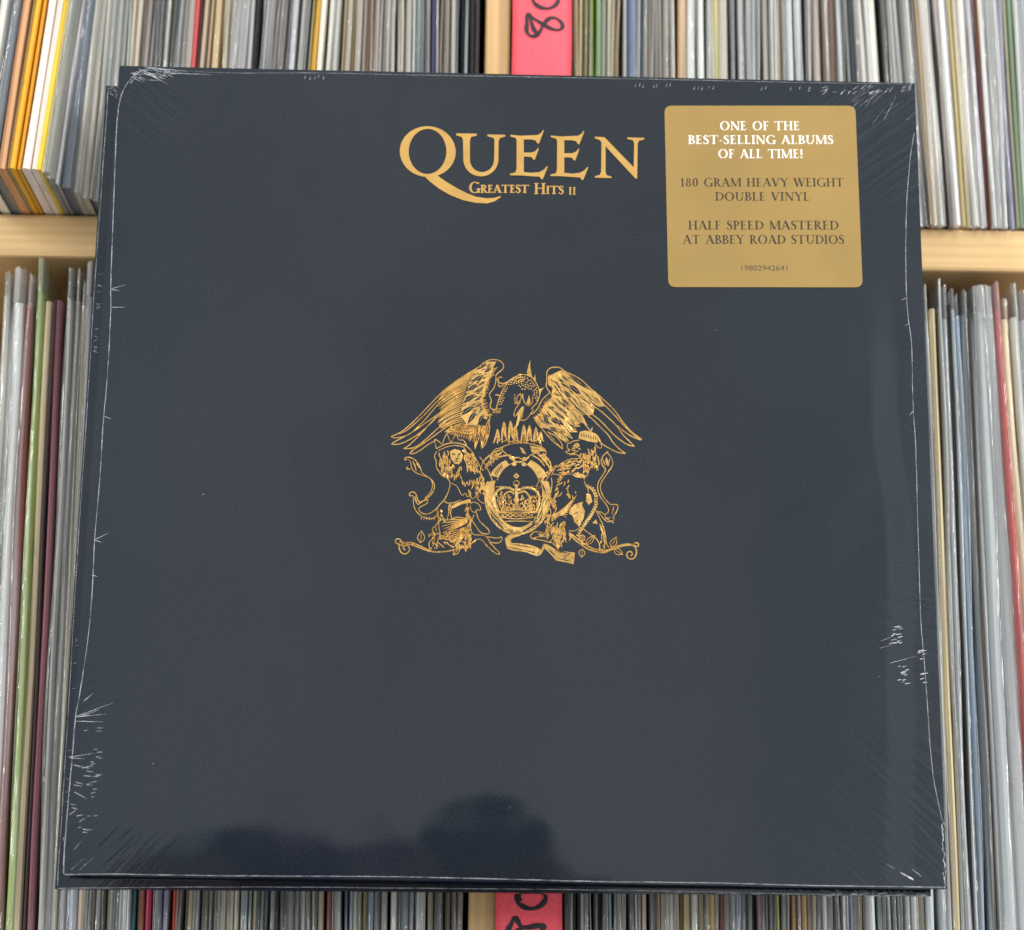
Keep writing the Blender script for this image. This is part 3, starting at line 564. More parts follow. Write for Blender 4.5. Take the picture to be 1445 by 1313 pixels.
(-80.01,-3.5,-10.68,1.87,-1.01,308.8,'625F5E',2,0.00,'625F5E',"dark grey filmed record, third right of the dark teal spine, lower row"),
(-78.20,-1.5,-10.68,2.14,-1.02,310.2,'A09C9A',2,0.00,'A09C9A',"grey filmed record, fourth right of the dark teal spine, lower row"),
(-75.94,-3.5,-10.68,2.00,-1.02,310.7,'84808A',1,0.00,'84808A',"dark grey filmed record, fifth right of the dark teal spine, lower row"),
(-73.98,-2.3,-10.68,2.14,-1.03,311.0,'A6A6A2',1,0.00,'A6A6A2',"grey filmed record, fourth left of the dusty pink spine, lower row"),
(-71.61,-2.6,-10.68,2.54,-1.03,307.6,'BCC2BC',1,0.00,'BCC2BC',"pale grey filmed record, third left of the dusty pink spine, lower row"),
(-67.12,-3.5,-10.68,1.73,-1.04,311.0,'6C6C64',2,-1.60,'A6A29A',"dark grey filmed record, second left of the dusty pink spine, lower row"),
(-65.09,-3.8,-10.68,2.28,-1.03,311.1,'D0BEA8',0,0.00,'D0BEA8',"stone bare spine, just left of the dusty pink spine, lower row"),
(-62.07,-2.0,-10.68,2.26,-1.01,312.4,'C88E8C',0,0.00,'C88E8C',"dusty pink bare record spine, the only dusty pink one in the lower row"),
(-58.57,-3.7,-10.67,2.92,-0.98,307.4,'869294',1,-0.66,'D8D4D0',"grey filmed record, just right of the dusty pink spine, lower row"),
(-53.69,-3.6,-10.68,1.86,-0.95,312.1,'80869A',2,-1.51,'767C90',"blue-grey filmed record, second right of the dusty pink spine, lower row"),
(-51.70,-3.7,-10.68,2.12,-0.93,308.2,'C0C4B8',2,1.59,'E8E4D4',"pale grey filmed record, third right of the dusty pink spine, lower row"),
(-48.27,-2.6,-10.69,1.73,-0.90,312.3,'DCCA9E',0,0.00,'DCCA9E',"peach bare spine, fourth right of the dusty pink spine, lower row"),
(-46.47,-1.5,-10.68,2.00,-0.89,307.5,'A4AEB8',2,0.00,'A4AEB8',"blue-grey filmed record, fifth right of the dusty pink spine, lower row"),
(-44.55,-1.5,-10.69,1.86,-0.88,309.2,'B0B6C0',2,0.00,'B0B6C0',"blue-grey filmed record, sixth right of the dusty pink spine, lower row"),
(-42.83,-3.3,-10.69,1.41,-0.86,312.2,'80745F',0,0.00,'80745F',"taupe bare spine, seventh right of the dusty pink spine, lower row"),
(-41.04,-3.3,-10.68,2.18,-0.85,311.9,'88867C',2,0.00,'88867C',"dark grey filmed record, eighth right of the dusty pink spine, lower row"),
(-37.84,-3.4,-10.68,2.66,-0.82,311.2,'E6E1D2',2,0.00,'E6E1D2',"cream filmed record, ninth right of the dusty pink spine, lower row"),
(-35.69,-1.1,-10.69,1.86,-0.81,313.3,'848C96',1,0.00,'848C96',"slate filmed record, tenth right of the dusty pink spine, lower row"),
(-33.21,-2.4,-10.68,2.74,-0.79,309.2,'5C7E84',2,0.00,'5C7E84',"slate filmed record, tenth left of the wooden upright, lower row"),
(-30.99,-1.8,-10.69,1.78,-0.77,313.9,'B0B0AC',1,0.00,'B0B0AC',"grey filmed record, ninth left of the wooden upright, lower row"),
(-28.96,-3.9,-10.69,2.12,-0.76,314.4,'CCCECC',1,0.00,'CCCECC',"pale grey filmed record, eighth left of the wooden upright, lower row"),
(-26.87,-3.3,-10.69,2.12,-0.74,310.3,'C6C8C6',2,0.00,'C6C8C6',"pale grey filmed record, seventh left of the wooden upright, lower row"),
(-24.12,-3.2,-10.69,2.43,-0.66,312.3,'BAB29C',0,0.00,'BAB29C',"greige bare spine, sixth left of the wooden upright, lower row"),
(-22.34,-3.0,-10.69,1.23,-0.59,308.1,'7E7A74',1,1.05,'C8C8C8',"dark grey filmed record, fifth left of the wooden upright, lower row"),
(-19.90,-3.9,-10.69,1.62,-0.50,314.3,'444038',2,0.00,'444038',"charcoal filmed record, fourth left of the wooden upright, lower row"),
(-17.89,-1.4,-10.69,2.62,-0.43,314.4,'9E9280',0,0.00,'9E9280',"greige bare spine, third left of the wooden upright, lower row"),
(-15.59,-2.1,-10.69,2.04,-0.34,307.1,'746C68',1,0.00,'746C68',"dark grey filmed record, second left of the wooden upright, lower row"),
(-13.53,-2.3,-10.69,2.17,-0.26,312.2,'88827C',2,0.00,'88827C',"dark grey filmed record, just left of the wooden upright, lower row"),
(26.27,-3.0,-10.70,2.02,-0.12,312.3,'40392F',1,0.00,'40392F',"dark brown filmed record, just right of the wooden upright, lower row"),
(28.18,-3.9,-10.70,1.83,-0.14,311.2,'8A8478',2,0.00,'8A8478',"taupe filmed record, second right of the wooden upright, lower row"),
(29.80,-3.0,-10.70,1.32,-0.16,311.7,'363C3E',0,0.00,'363C3E',"charcoal bare spine, third right of the wooden upright, lower row"),
(31.30,-1.8,-10.70,1.56,-0.18,313.6,'564E3C',0,0.00,'564E3C',"dark brown bare spine, fourth right of the wooden upright, lower row"),
(33.04,-1.7,-10.70,1.89,-0.20,310.5,'C6CACA',1,0.00,'C6CACA',"pale grey filmed record, fifth right of the wooden upright, lower row"),
(34.82,-1.4,-10.70,1.62,-0.22,313.2,'747272',2,1.08,'BCBEBE',"dark grey filmed record, sixth right of the wooden upright, lower row"),
(37.55,-1.2,-10.70,1.62,-0.26,311.5,'888C90',1,0.00,'888C90',"grey filmed record, seventh right of the wooden upright, lower row"),
(38.93,-3.6,-10.70,1.35,-0.28,313.0,'141418',0,0.00,'141418',"black bare spine, eighth right of the wooden upright, lower row"),
(40.67,-2.2,-10.69,1.97,-0.30,309.0,'807A76',2,0.00,'807A76',"dark grey filmed record, ninth right of the wooden upright, lower row"),
(42.32,-1.0,-10.70,1.19,-0.32,311.9,'F0F4F2',2,0.00,'F0F4F2',"white filmed record, tenth right of the wooden upright, lower row"),
(43.61,-1.3,-10.70,1.25,-0.32,308.3,'A4C0C6',2,0.00,'A4C0C6',"blue-grey filmed record, eleventh right of the wooden upright, lower row"),
(45.18,-1.7,-10.69,1.95,-0.31,312.2,'9C9C94',1,0.00,'9C9C94',"grey filmed record, twelfth right of the wooden upright, lower row"),
(47.04,-2.3,-10.70,1.87,-0.30,307.7,'A4A49A',1,1.55,'E6E4D8',"grey filmed record, thirteenth right of the wooden upright, lower row"),
(51.48,-2.0,-10.70,2.05,-0.27,312.5,'88848A',2,0.00,'88848A',"dark grey filmed record, thirteenth left of the pale yellow spine, lower row"),
(54.56,-1.1,-10.70,1.33,-0.25,311.6,'888686',2,-1.33,'DCDEDC',"dark grey filmed record, twelfth left of the pale yellow spine, lower row"),
(56.05,-3.1,-10.70,1.94,-0.23,310.8,'D0C0B0',0,0.00,'D0C0B0',"stone bare spine, eleventh left of the pale yellow spine, lower row"),
(59.43,-1.1,-10.70,1.52,-0.21,308.9,'ACA8A6',2,-1.52,'A8A8A8',"grey filmed record, tenth left of the pale yellow spine, lower row"),
(61.58,-1.7,-10.70,1.39,-0.20,309.0,'E4CCAE',0,0.00,'E4CCAE',"peach bare spine, ninth left of the pale yellow spine, lower row"),
(63.50,-1.8,-10.70,2.48,-0.18,314.3,'AAAAA0',2,0.00,'AAAAA0',"grey filmed record, eighth left of the pale yellow spine, lower row"),
(65.93,-3.4,-10.70,2.66,-0.17,312.4,'BEBCB0',1,0.00,'BEBCB0',"pale grey filmed record, seventh left of the pale yellow spine, lower row"),
(68.34,-2.0,-10.70,1.95,-0.15,314.1,'E8DAC6',0,0.00,'E8DAC6',"cream bare spine, sixth left of the pale yellow spine, lower row"),
(69.94,-2.5,-10.70,1.33,-0.14,308.4,'8E7C62',0,0.00,'8E7C62',"brown bare spine, fifth left of the pale yellow spine, lower row"),
(71.96,-3.2,-10.70,2.85,-0.12,308.9,'DAC898',0,0.00,'DAC898',"peach bare spine, fourth left of the pale yellow spine, lower row"),
(75.07,-3.5,-10.70,2.40,-0.10,309.2,'DCD6D0',1,0.00,'DCD6D0',"white filmed record, third left of the pale yellow spine, lower row"),
(77.54,-2.4,-10.70,2.35,-0.09,312.0,'B8AE96',1,0.00,'B8AE96',"greige filmed record, second left of the pale yellow spine, lower row"),
(79.51,-2.6,-10.70,1.65,-0.07,309.4,'CCC6AC',2,0.00,'CCC6AC',"stone filmed record, just left of the pale yellow spine, lower row"),
(81.36,-3.1,-10.70,2.14,-0.07,310.4,'EED69E',0,0.00,'EED69E',"pale yellow bare record spine, the only pale yellow one in the lower row"),
(83.19,-3.2,-10.70,1.53,-0.08,309.7,'AA9A92',1,0.00,'AA9A92',"greige filmed record, just right of the pale yellow spine, lower row"),
(85.15,-1.3,-10.70,2.01,-0.08,312.1,'B28078',0,0.00,'B28078',"rose-brown bare record spine, the only rose-brown one in the lower row"),
(86.76,-2.1,-10.70,1.37,-0.09,311.2,'CAC0BC',2,0.00,'CAC0BC',"pale grey filmed record, just right of the rose-brown spine, lower row"),
(89.43,-1.4,-10.70,2.90,-0.09,310.2,'C4CAC8',2,0.00,'C4CAC8',"pale grey filmed record, second right of the rose-brown spine, lower row"),
(93.31,-3.0,-10.70,1.88,-0.10,307.9,'72787A',2,-1.66,'DAE2F0',"dark grey filmed record, third right of the rose-brown spine, lower row"),
(95.08,-3.3,-10.70,1.74,-0.11,312.0,'7C807F',1,0.00,'7C807F',"dark grey filmed record, fourth right of the rose-brown spine, lower row"),
(96.97,-3.2,-10.70,1.74,-0.11,308.8,'403A40',0,0.00,'403A40',"charcoal bare spine, fourth left of the lemon spine, lower row"),
(99.22,-1.3,-10.70,2.28,-0.12,307.9,'C4A49C',2,0.00,'C4A49C',"pinkish filmed record, third left of the lemon spine, lower row"),
(100.85,-2.2,-10.70,1.21,-0.12,309.1,'7C7E88',1,0.86,'BCC0BC',"dark grey filmed record, second left of the lemon spine, lower row"),
(102.89,-3.6,-10.70,1.47,-0.13,308.2,'646066',1,1.02,'A8ACAC',"dark grey filmed record, just left of the lemon spine, lower row"),
(106.18,-2.9,-10.70,1.82,-0.14,310.3,'F0E4AA',0,0.00,'F0E4AA',"lemon bare record spine, the only lemon one in the lower row"),
(108.89,-2.0,-10.70,1.61,-0.15,314.4,'CED1CE',1,1.48,'C8CCC8',"pale grey filmed record, just right of the lemon spine, lower row"),
(112.73,-3.3,-10.70,2.07,-0.18,309.2,'E2BC92',0,0.00,'E2BC92',"peach bare spine, second right of the lemon spine, lower row"),
(114.35,-3.8,-10.70,1.32,-0.19,310.1,'BCB0A4',2,0.00,'BCB0A4',"greige filmed record, third right of the lemon spine, lower row"),
(116.42,-2.1,-10.70,2.34,-0.20,314.4,'DEBE90',0,0.00,'DEBE90',"peach bare spine, fourth right of the lemon spine, lower row"),
(118.66,-1.0,-10.70,1.81,-0.22,310.8,'D4CAB6',1,1.56,'DED6C2',"stone filmed record, fifth right of the lemon spine, lower row"),
(121.99,-1.5,-10.70,1.83,-0.24,313.1,'888C8E',1,0.00,'888C8E',"grey filmed record, sixth right of the lemon spine, lower row"),
(123.56,-3.3,-10.70,1.83,-0.25,307.6,'D8DCD8',2,0.00,'D8DCD8',"white filmed record, seventh right of the lemon spine, lower row"),
(125.76,-3.4,-10.69,2.58,-0.27,313.4,'767878',2,0.00,'767878',"dark grey filmed record, eighth right of the lemon spine, lower row"),
(128.05,-2.7,-10.70,1.78,-0.28,312.6,'98968A',2,1.34,'524F4D',"grey filmed record, ninth right of the lemon spine, lower row"),
(131.29,-2.7,-10.69,1.99,-0.30,311.8,'DEDACE',1,0.00,'DEDACE',"cream filmed record, tenth right of the lemon spine, lower row"),
(132.95,-2.3,-10.70,1.18,-0.31,313.8,'B0BADC',2,0.00,'B0BADC',"blue filmed record, eleventh right of the lemon spine, lower row"),
(134.64,-1.9,-10.69,2.05,-0.33,309.1,'868C98',2,0.00,'868C98',"slate filmed record, twelfth right of the lemon spine, lower row"),
(136.78,-1.1,-10.69,1.97,-0.34,313.8,'AA9884',1,0.00,'AA9884',"greige filmed record, thirteenth right of the lemon spine, lower row"),
(138.06,-2.4,-10.70,1.00,-0.35,313.1,'D0C4B0',0,0.00,'D0C4B0',"stone bare spine, thirteenth left of the buttermilk spine, lower row"),
(139.73,-2.0,-10.69,2.21,-0.36,309.2,'686266',1,0.00,'686266',"dark grey filmed record, twelfth left of the buttermilk spine, lower row"),
(142.36,-1.9,-10.69,2.99,-0.38,309.4,'D4DAD8',1,0.00,'D4DAD8',"pale grey filmed record, eleventh left of the buttermilk spine, lower row"),
(145.96,-1.2,-10.69,1.83,-0.40,309.3,'9EA29E',1,0.00,'9EA29E',"grey filmed record, tenth left of the buttermilk spine, lower row"),
(148.53,-2.2,-10.69,1.68,-0.40,307.4,'868A8A',2,-0.99,'D4D6D4',"dark grey filmed record, ninth left of the buttermilk spine, lower row"),
(150.28,-3.0,-10.69,2.13,-0.38,314.0,'646868',1,0.00,'646868',"dark grey filmed record, eighth left of the buttermilk spine, lower row"),
(153.41,-1.1,-10.70,1.49,-0.35,307.1,'828284',1,-0.99,'DCE0DC',"dark grey filmed record, seventh left of the buttermilk spine, lower row"),
(155.35,-1.5,-10.69,2.59,-0.33,310.8,'A8ACAC',2,0.00,'A8ACAC',"grey filmed record, sixth left of the buttermilk spine, lower row"),
(157.99,-2.1,-10.69,2.93,-0.30,314.3,'C8C8C4',2,0.00,'C8C8C4',"pale grey filmed record, fifth left of the buttermilk spine, lower row"),
(160.77,-2.7,-10.69,2.93,-0.26,313.9,'A49A88',0,0.00,'A49A88',"greige bare spine, fourth left of the buttermilk spine, lower row"),
(163.69,-3.7,-10.69,3.32,-0.23,311.9,'C0C8CC',2,0.00,'C0C8CC',"pale grey filmed record, third left of the buttermilk spine, lower row"),
(169.22,-1.6,-10.70,3.43,-0.10,312.1,'B8BCBE',2,0.00,'B8BCBE',"pale grey filmed record, second left of the buttermilk spine, lower row"),
(171.40,-2.7,-10.70,1.59,0.05,307.6,'DCDED8',2,0.00,'DCDED8',"white filmed record, just left of the buttermilk spine, lower row"),
(173.35,-3.3,-10.70,2.70,0.16,312.3,'F2DFB4',0,0.00,'F2DFB4',"buttermilk bare record spine, the only buttermilk one in the lower row"),
(175.69,-2.9,-10.70,1.88,0.20,312.9,'B4B8BA',2,0.00,'B4B8BA',"pale grey filmed record, just right of the buttermilk spine, lower row"),
(177.76,-2.7,-10.70,2.15,0.19,308.2,'C2C4C4',2,0.00,'C2C4C4',"pale grey filmed record, second right of the buttermilk spine, lower row"),
(179.63,-2.9,-10.70,1.62,0.18,314.3,'2E2E2C',0,0.00,'2E2E2C',"black bare spine, third right of the buttermilk spine, lower row"),
(181.41,-2.8,-10.70,1.88,0.17,312.4,'D0D8DE',2,0.00,'D0D8DE',"white filmed record, fourth right of the buttermilk spine, lower row"),
(183.56,-1.6,-10.70,1.89,0.15,310.1,'A8BACC',1,0.00,'A8BACC',"pale blue filmed record, fifth right of the buttermilk spine, lower row"),
(186.74,-1.1,-10.70,2.58,0.12,310.8,'8A9296',1,0.00,'8A9296',"grey filmed record, fifth left of the red spine, lower row"),
(188.07,-3.7,-10.70,1.24,0.08,312.3,'80786E',0,0.00,'80786E',"taupe bare spine, fourth left of the red spine, lower row"),
(189.99,-1.9,-10.70,1.71,0.02,308.9,'D0D4D8',1,0.00,'D0D4D8',"pale grey filmed record, third left of the red spine, lower row"),
(193.83,-3.0,-10.69,6.27,-0.14,311.6,'A6ACAE',1,0.00,'A6ACAE',"grey filmed record, second left of the red spine, lower row"),
(200.79,-1.5,-10.67,6.34,-0.61,311.0,'B0B4B4',1,0.00,'B0B4B4',"pale grey filmed record, just left of the red spine, lower row"),
(206.06,-3.2,-10.67,3.30,-1.10,312.5,'D2564E',2,0.00,'D2564E',"red record in clear film, the only red one in the lower row"),
(209.45,-3.9,-10.66,3.73,-1.15,308.1,'E6C8A4',1,0.00,'E6C8A4',"peach filmed record, just right of the red spine, lower row"),
(213.18,-3.8,-10.66,3.73,-1.12,309.1,'BEC0BA',1,0.00,'BEC0BA',"pale grey filmed record, second right of the red spine, lower row"),
(216.87,-2.9,-10.67,3.20,-1.09,307.8,'A0A4A4',1,0.00,'A0A4A4',"grey filmed record, third right of the red spine, lower row"),
]
def wob(i, z, amp, fz=9.0):
    return amp * noise.noise(Vector((i * 7.31, z * fz, i * 1.7)))

def make_record(i, x, y, z, t, lean, h, col, film, flap, fcol, label, group):
    rnd = random.Random(i * 13 + 5)
    x, y, z, t, h, flap = (v / 1000 for v in (x, y, z, t, h, flap))
    depth = .313
    tc = t * (.90 if film else .96)
    # cardboard sleeve: spine softly rounded and never perfectly straight
    NZ = 14; prof = [(-.5, 1), (-.5, .0022 / depth), (-.34, .0007 / depth), (0, 0), (.34, .0007 / depth), (.5, .0022 / depth), (.5, 1)]
    vs = []; fs = []
    for k in range(NZ + 1):
        zz = h * k / NZ
        ex = wob(i, zz, .0009); ey = wob(i + 500, zz, .0010)
        for px, py in prof:
            fr = 1 - min(1, py * 6)
            vs.append((px * tc + ex * fr, py * depth + ey * fr, zz))
    P = len(prof)
    for k in range(NZ):
        for j in range(P - 1):
            a = k * P + j; fs.append((a, a + 1, a + P + 1, a + P))
        fs.append((k * P + P - 1, k * P, k * P + P, k * P + 2 * P - 1))
    fs.append(tuple(range(P - 1, -1, -1))); fs.append(tuple(NZ * P + j for j in range(P)))
    o = mesh_obj('record_sleeve', vs, fs, M_card)
    o.location = (x, y, Z0 + z); o.rotation_euler = (0, math.radians(lean), math.radians(rnd.uniform(-.25, .25)))
    cc = lin(col); o.color = tuple(min(1, v * 1.42) for v in cc[:3]) + (1,) if film else tuple(v * .93 for v in cc[:3]) + (1,)
    tag(o, label, 'record', group)
    if film:
        w = t * 1.0; up = rnd.uniform(.008, .015); NZ = 22
        fr_y = -rnd.uniform(.0012, .0030)
        prof = [(-.5, .31), (-.51, .05), (-.5, .003), (-.46, fr_y * .45), (-.34, fr_y * .9), (-.1, fr_y), (.12, fr_y), (.35, fr_y * .88), (.46, fr_y * .4), (.5, .003), (.51, .05), (.5, .31)]
        vs = []; fs = []; mi = []
        def lift(k, px):
            return wob(i + 90 + px * 3, 0, .002) if k == NZ else 0
        for k in range(NZ + 1):
            zz = -.0015 + (h + up + .0015) * k / NZ
            ex = wob(i + 40, zz, .0016, 11); ey = wob(i + 70, zz, .0014, 14); ew = 1 + wob(i + 21, zz, .35, 10)
            pinch = 1 if k < NZ - 1 else .80
            for px, py in prof:
                fr = 1 - min(1, max(0, py) / .05)
                vs.append((px * w * pinch * (ew if fr > 0 else 1) + ex * fr, py + ey * fr, zz + lift(k, px) - (.004 if (k == NZ and py > .04) else 0)))
        P = len(prof)
        for k in range(NZ):
            for j in range(P - 1):
                a = k * P + j; fs.append((a, a + 1, a + P + 1, a + P)); mi.append(2 if k >= NZ - 1 else 0)
        if abs(flap) > 1e-6:
            s = 1 if flap > 0 else -1; fw = abs(flap); b = len(vs)
            pf = [(0, .010), (.04, -.0004), (.35, -.0022), (.65, -.0024), (.94, -.0006), (1, .010), (.9, .05)]
            Q = len(pf)
            for k in range(NZ + 1):
                zz = -.0008 + (h + up * .8) * k / NZ
                ex = wob(i + 40, zz, .0016, 11) + wob(i + 333, zz, .0006, 30); ey = wob(i + 170, zz, .0016, 16); ew = 1 + wob(i + 99, zz, .45, 13)
                for px, py in pf:
                    vs.append((s * (w / 2 + px * fw * ew) + ex, py + ey - .0004, zz))
            for k in range(NZ):
                for j in range(Q - 1):
                    a = b + k * Q + j; fs.append((a, a + 1, a + Q + 1, a + Q) if s > 0 else (a, a + Q, a + Q + 1, a + 1)); mi.append(1)
        c = mesh_obj('outer_sleeve', vs, fs, [M_crinkle if film == 2 else M_film, M_flap, M_lip], o, True, mi)
        c.color = lin(fcol)
    return o

for i, r in enumerate(RECORDS):
    make_record(i, *r[:10], r[10], 'records in the upper row' if r[2] > 200 else 'records in the lower row')

# ------------------------------------------------------------------ pink price tags
def stroke(mb, pts, w, y, n=2):
    pts = chaikin(pts, n)
    m = MB(); m.ridge(pts, [w * (.85 + .3 * abs(math.sin(k * .21))) for k in range(len(pts))], 0, .00012)
    mb.add([(x, y - zz, z) for x, z, zz in m.v], m.f)
TAGS = [(0.00041,0.02548,0.385,0.575,[(1.75,[(7.5,429.15),(8.18,428.55),(9.88,427.22),(13.26,424.94),(16.63,422.9),(19.71,422.16),(22.1,423.43),(21.92,425.59),(19.94,427.71),(17.25,428.1),(15.2,426.7),(13.54,424.2),(12.62,421.41),(11.19,419.54),(9.13,418.89),(7.27,420.27),(6.58,422.53),(6.88,425.31),(6.62,428.4),(7.33,429.65),(8.18,428.43),(8.66,425.96),(9.36,423.2),(10.79,420.76),(11.36,419.54)]),(1.7,[(9.17,440.23),(8.92,437.74),(9.11,435.88),(10.36,433.91),(12.62,432.34),(15.71,431.97),(18.22,433.06),(19.99,435.45),(20.31,437.95),(19.28,440.42),(17.02,441.93),(13.92,442.5),(11.12,441.82),(9.45,439.92)])],'pink paper price tag with its handwritten eight and zero showing above the album'),(-0.00013,0.02488,0.005,0.118,[(1.8,[(8.89,64.95),(7.06,62.83),(7.62,60.69),(8.96,59.6),(10.96,58.59),(13.28,58.29),(15.93,59.05),(18.1,61.17),(18.41,63.13),(17.2,64.42),(15.53,65.57),(13.52,66.98),(11.52,66.95),(9.54,65.94),(8.63,64.62),(8.25,62.65),(8.67,61.03)]),(1.9,[(4.11,50.57),(5.09,51.88),(6.05,54.16),(6.76,55.14),(8.04,53.73),(9.06,51.61),(11.71,51.45),(15.67,52.35),(18.65,52.2),(17.34,50.76),(15.05,48.14),(12.42,47.45),(9.75,49.35),(8.41,50.95),(6.79,48.66),(5.16,47.02),(3.94,48.62),(3.78,50.88)])],'pink paper price tag showing its handwritten zero just below the album')]
def price_tag(x0, x1, z0, z1, strokes, label):
    root = tag(empty('price_tag', ((x0 + x1) / 2, -.006, Z0 + z0)), label, 'price tag', 'pink price tags on the upright')
    ox, oz = (x0 + x1) / 2, z0
    vs = []; fs = []; n = 24; nx = 6; th = .0005
    def sx(u, v): return (x0 - ox) + (x1 - x0) * u + .0004 * math.sin(v * 9)
    def sy(u, v): return -.0018 * math.sin(math.pi * u) * (.6 + .4 * math.sin(v * 5)) + .0004 * math.sin(v * 7)
    for s in (0, 1):
        for k in range(n + 1):
            for j in range(nx + 1):
                u, v = j / nx, k / n
                vs.append((sx(u, v), sy(u, v) + s * th, (z1 - z0) * v))
    N = (n + 1) * (nx + 1)
    for k in range(n):
        for j in range(nx):
            a = k * (nx + 1) + j; fs.append((a, a + 1, a + nx + 2, a + nx + 1)); fs.append((N + a, N + a + nx + 1, N + a + nx + 2, N + a + 1))
    for k in range(n):
        a = k * (nx + 1); fs.append((a, a + nx + 1, N + a + nx + 1, N + a)); b = a + nx; fs.append((b, N + b, N + b + nx + 1, b + nx + 1))
    for j in range(nx):
        fs.append((j, N + j, N + j + 1, j + 1)); b = n * (nx + 1) + j; fs.append((b, b + 1, N + b + 1, N + b))
    mesh_obj('paper', vs, fs, M_pink, root, True)
    mb = MB()
    for w, pts in strokes:
        pts = chaikin([(px / 1000 - ox, pz / 1000 - oz) for px, pz in pts], 2)
        m = MB(); m.ridge(pts, [w / 1000 * (.9 + .2 * math.sin(k * .5)) for k in range(len(pts))], .00025, .00006)
        out = []
        for x, z, zz in m.v:
            u = (x + ox - x0) / (x1 - x0); v = z / (z1 - z0)
            out.append((x, sy(min(1, max(0, u)), v) - zz, z))
        mb.add(out, m.f)
    mb.build('handwritten_number', M_ink, root)
    return root
for t in TAGS: price_tag(*t)

# ------------------------------------------------------------------ lettering
def ring(cx, cy, rx, ry, thick, thin, a0=0, a1=360, n=28):
    """bowl with stress: thick at the sides, thin at top and bottom"""
    out, inn = [], []
    for k in range(n + 1):
        a = math.radians(a0 + (a1 - a0) * k / n); c, s = math.cos(a), math.sin(a)
        out.append((cx + rx * c, cy + ry * s)); inn.append((cx + (rx - thick) * c, cy + (ry - thin) * s))
    return [[out[k], out[k + 1], inn[k + 1], inn[k]] for k in range(n)]
def bar(x0, y0, x1, y1, w):
    dx, dy = x1 - x0, y1 - y0; L = math.hypot(dx, dy); nx, ny = -dy / L * w / 2, dx / L * w / 2
    return [[(x0 + nx, y0 + ny), (x1 + nx, y1 + ny), (x1 - nx, y1 - ny), (x0 - nx, y0 - ny)]]
def vstem(x, w, y0=0, y1=1, h=.05, sv=.09, top=True, bot=True):
    p = [[(x, y0), (x + w, y0), (x + w, y1), (x, y1)]]
    for on, y, s in ((bot, y0, 1), (top, y1, -1)):
        if on:
            p.append([(x - sv, y), (x + w + sv, y), (x + w + sv, y + s * h), (x - sv, y + s * h)])
            p.append([(x - sv * .5, y + s * h), (x + w + sv * .5, y + s * h), (x + w, y + s * h * 2.4), (x, y + s * h * 2.4)])
    return p
def dstem(xa, ya, xb, yb, w):          # slanted stem, w measured horizontally
    return [[(xa - w / 2, ya), (xa + w / 2, ya), (xb + w / 2, yb), (xb - w / 2, yb)]]
def ser(x, y, w, s, h, sv=.09):
    return [[(x - w / 2 - sv, y), (x + w / 2 + sv, y), (x + w / 2 + sv, y + s * h), (x - w / 2 - sv, y + s * h)]]
def arm(x0, x1, y, h, hook):            # horizontal arm ending in a vertical hook
    p = [[(x0, y - h / 2), (x1, y - h / 2), (x1, y + h / 2), (x0, y + h / 2)]]
    if hook: p.append([(x1 - h * .9, y), (x1, y), (x1 + h * .35, y + hook), (x1, y + hook)])
    return p
def vpath(pts, ws):
    out = []
    L = []
    for k in range(len(pts)):
        a = pts[max(0, k - 1)]; b = pts[min(len(pts) - 1, k + 1)]
        dx, dy = b[0] - a[0], b[1] - a[1]; d = math.hypot(dx, dy) or 1
        L.append((-dy / d, dx / d))
    for k in range(len(pts) - 1):
        (x, y), (u, v) = pts[k], pts[k + 1]; w, z = ws[k] / 2, ws[k + 1] / 2
        out.append([(x + L[k][0] * w, y + L[k][1] * w), (u + L[k + 1][0] * z, v + L[k + 1][1] * z), (u - L[k + 1][0] * z, v - L[k + 1][1] * z), (x - L[k][0] * w, y - L[k][1] * w)])
    return out
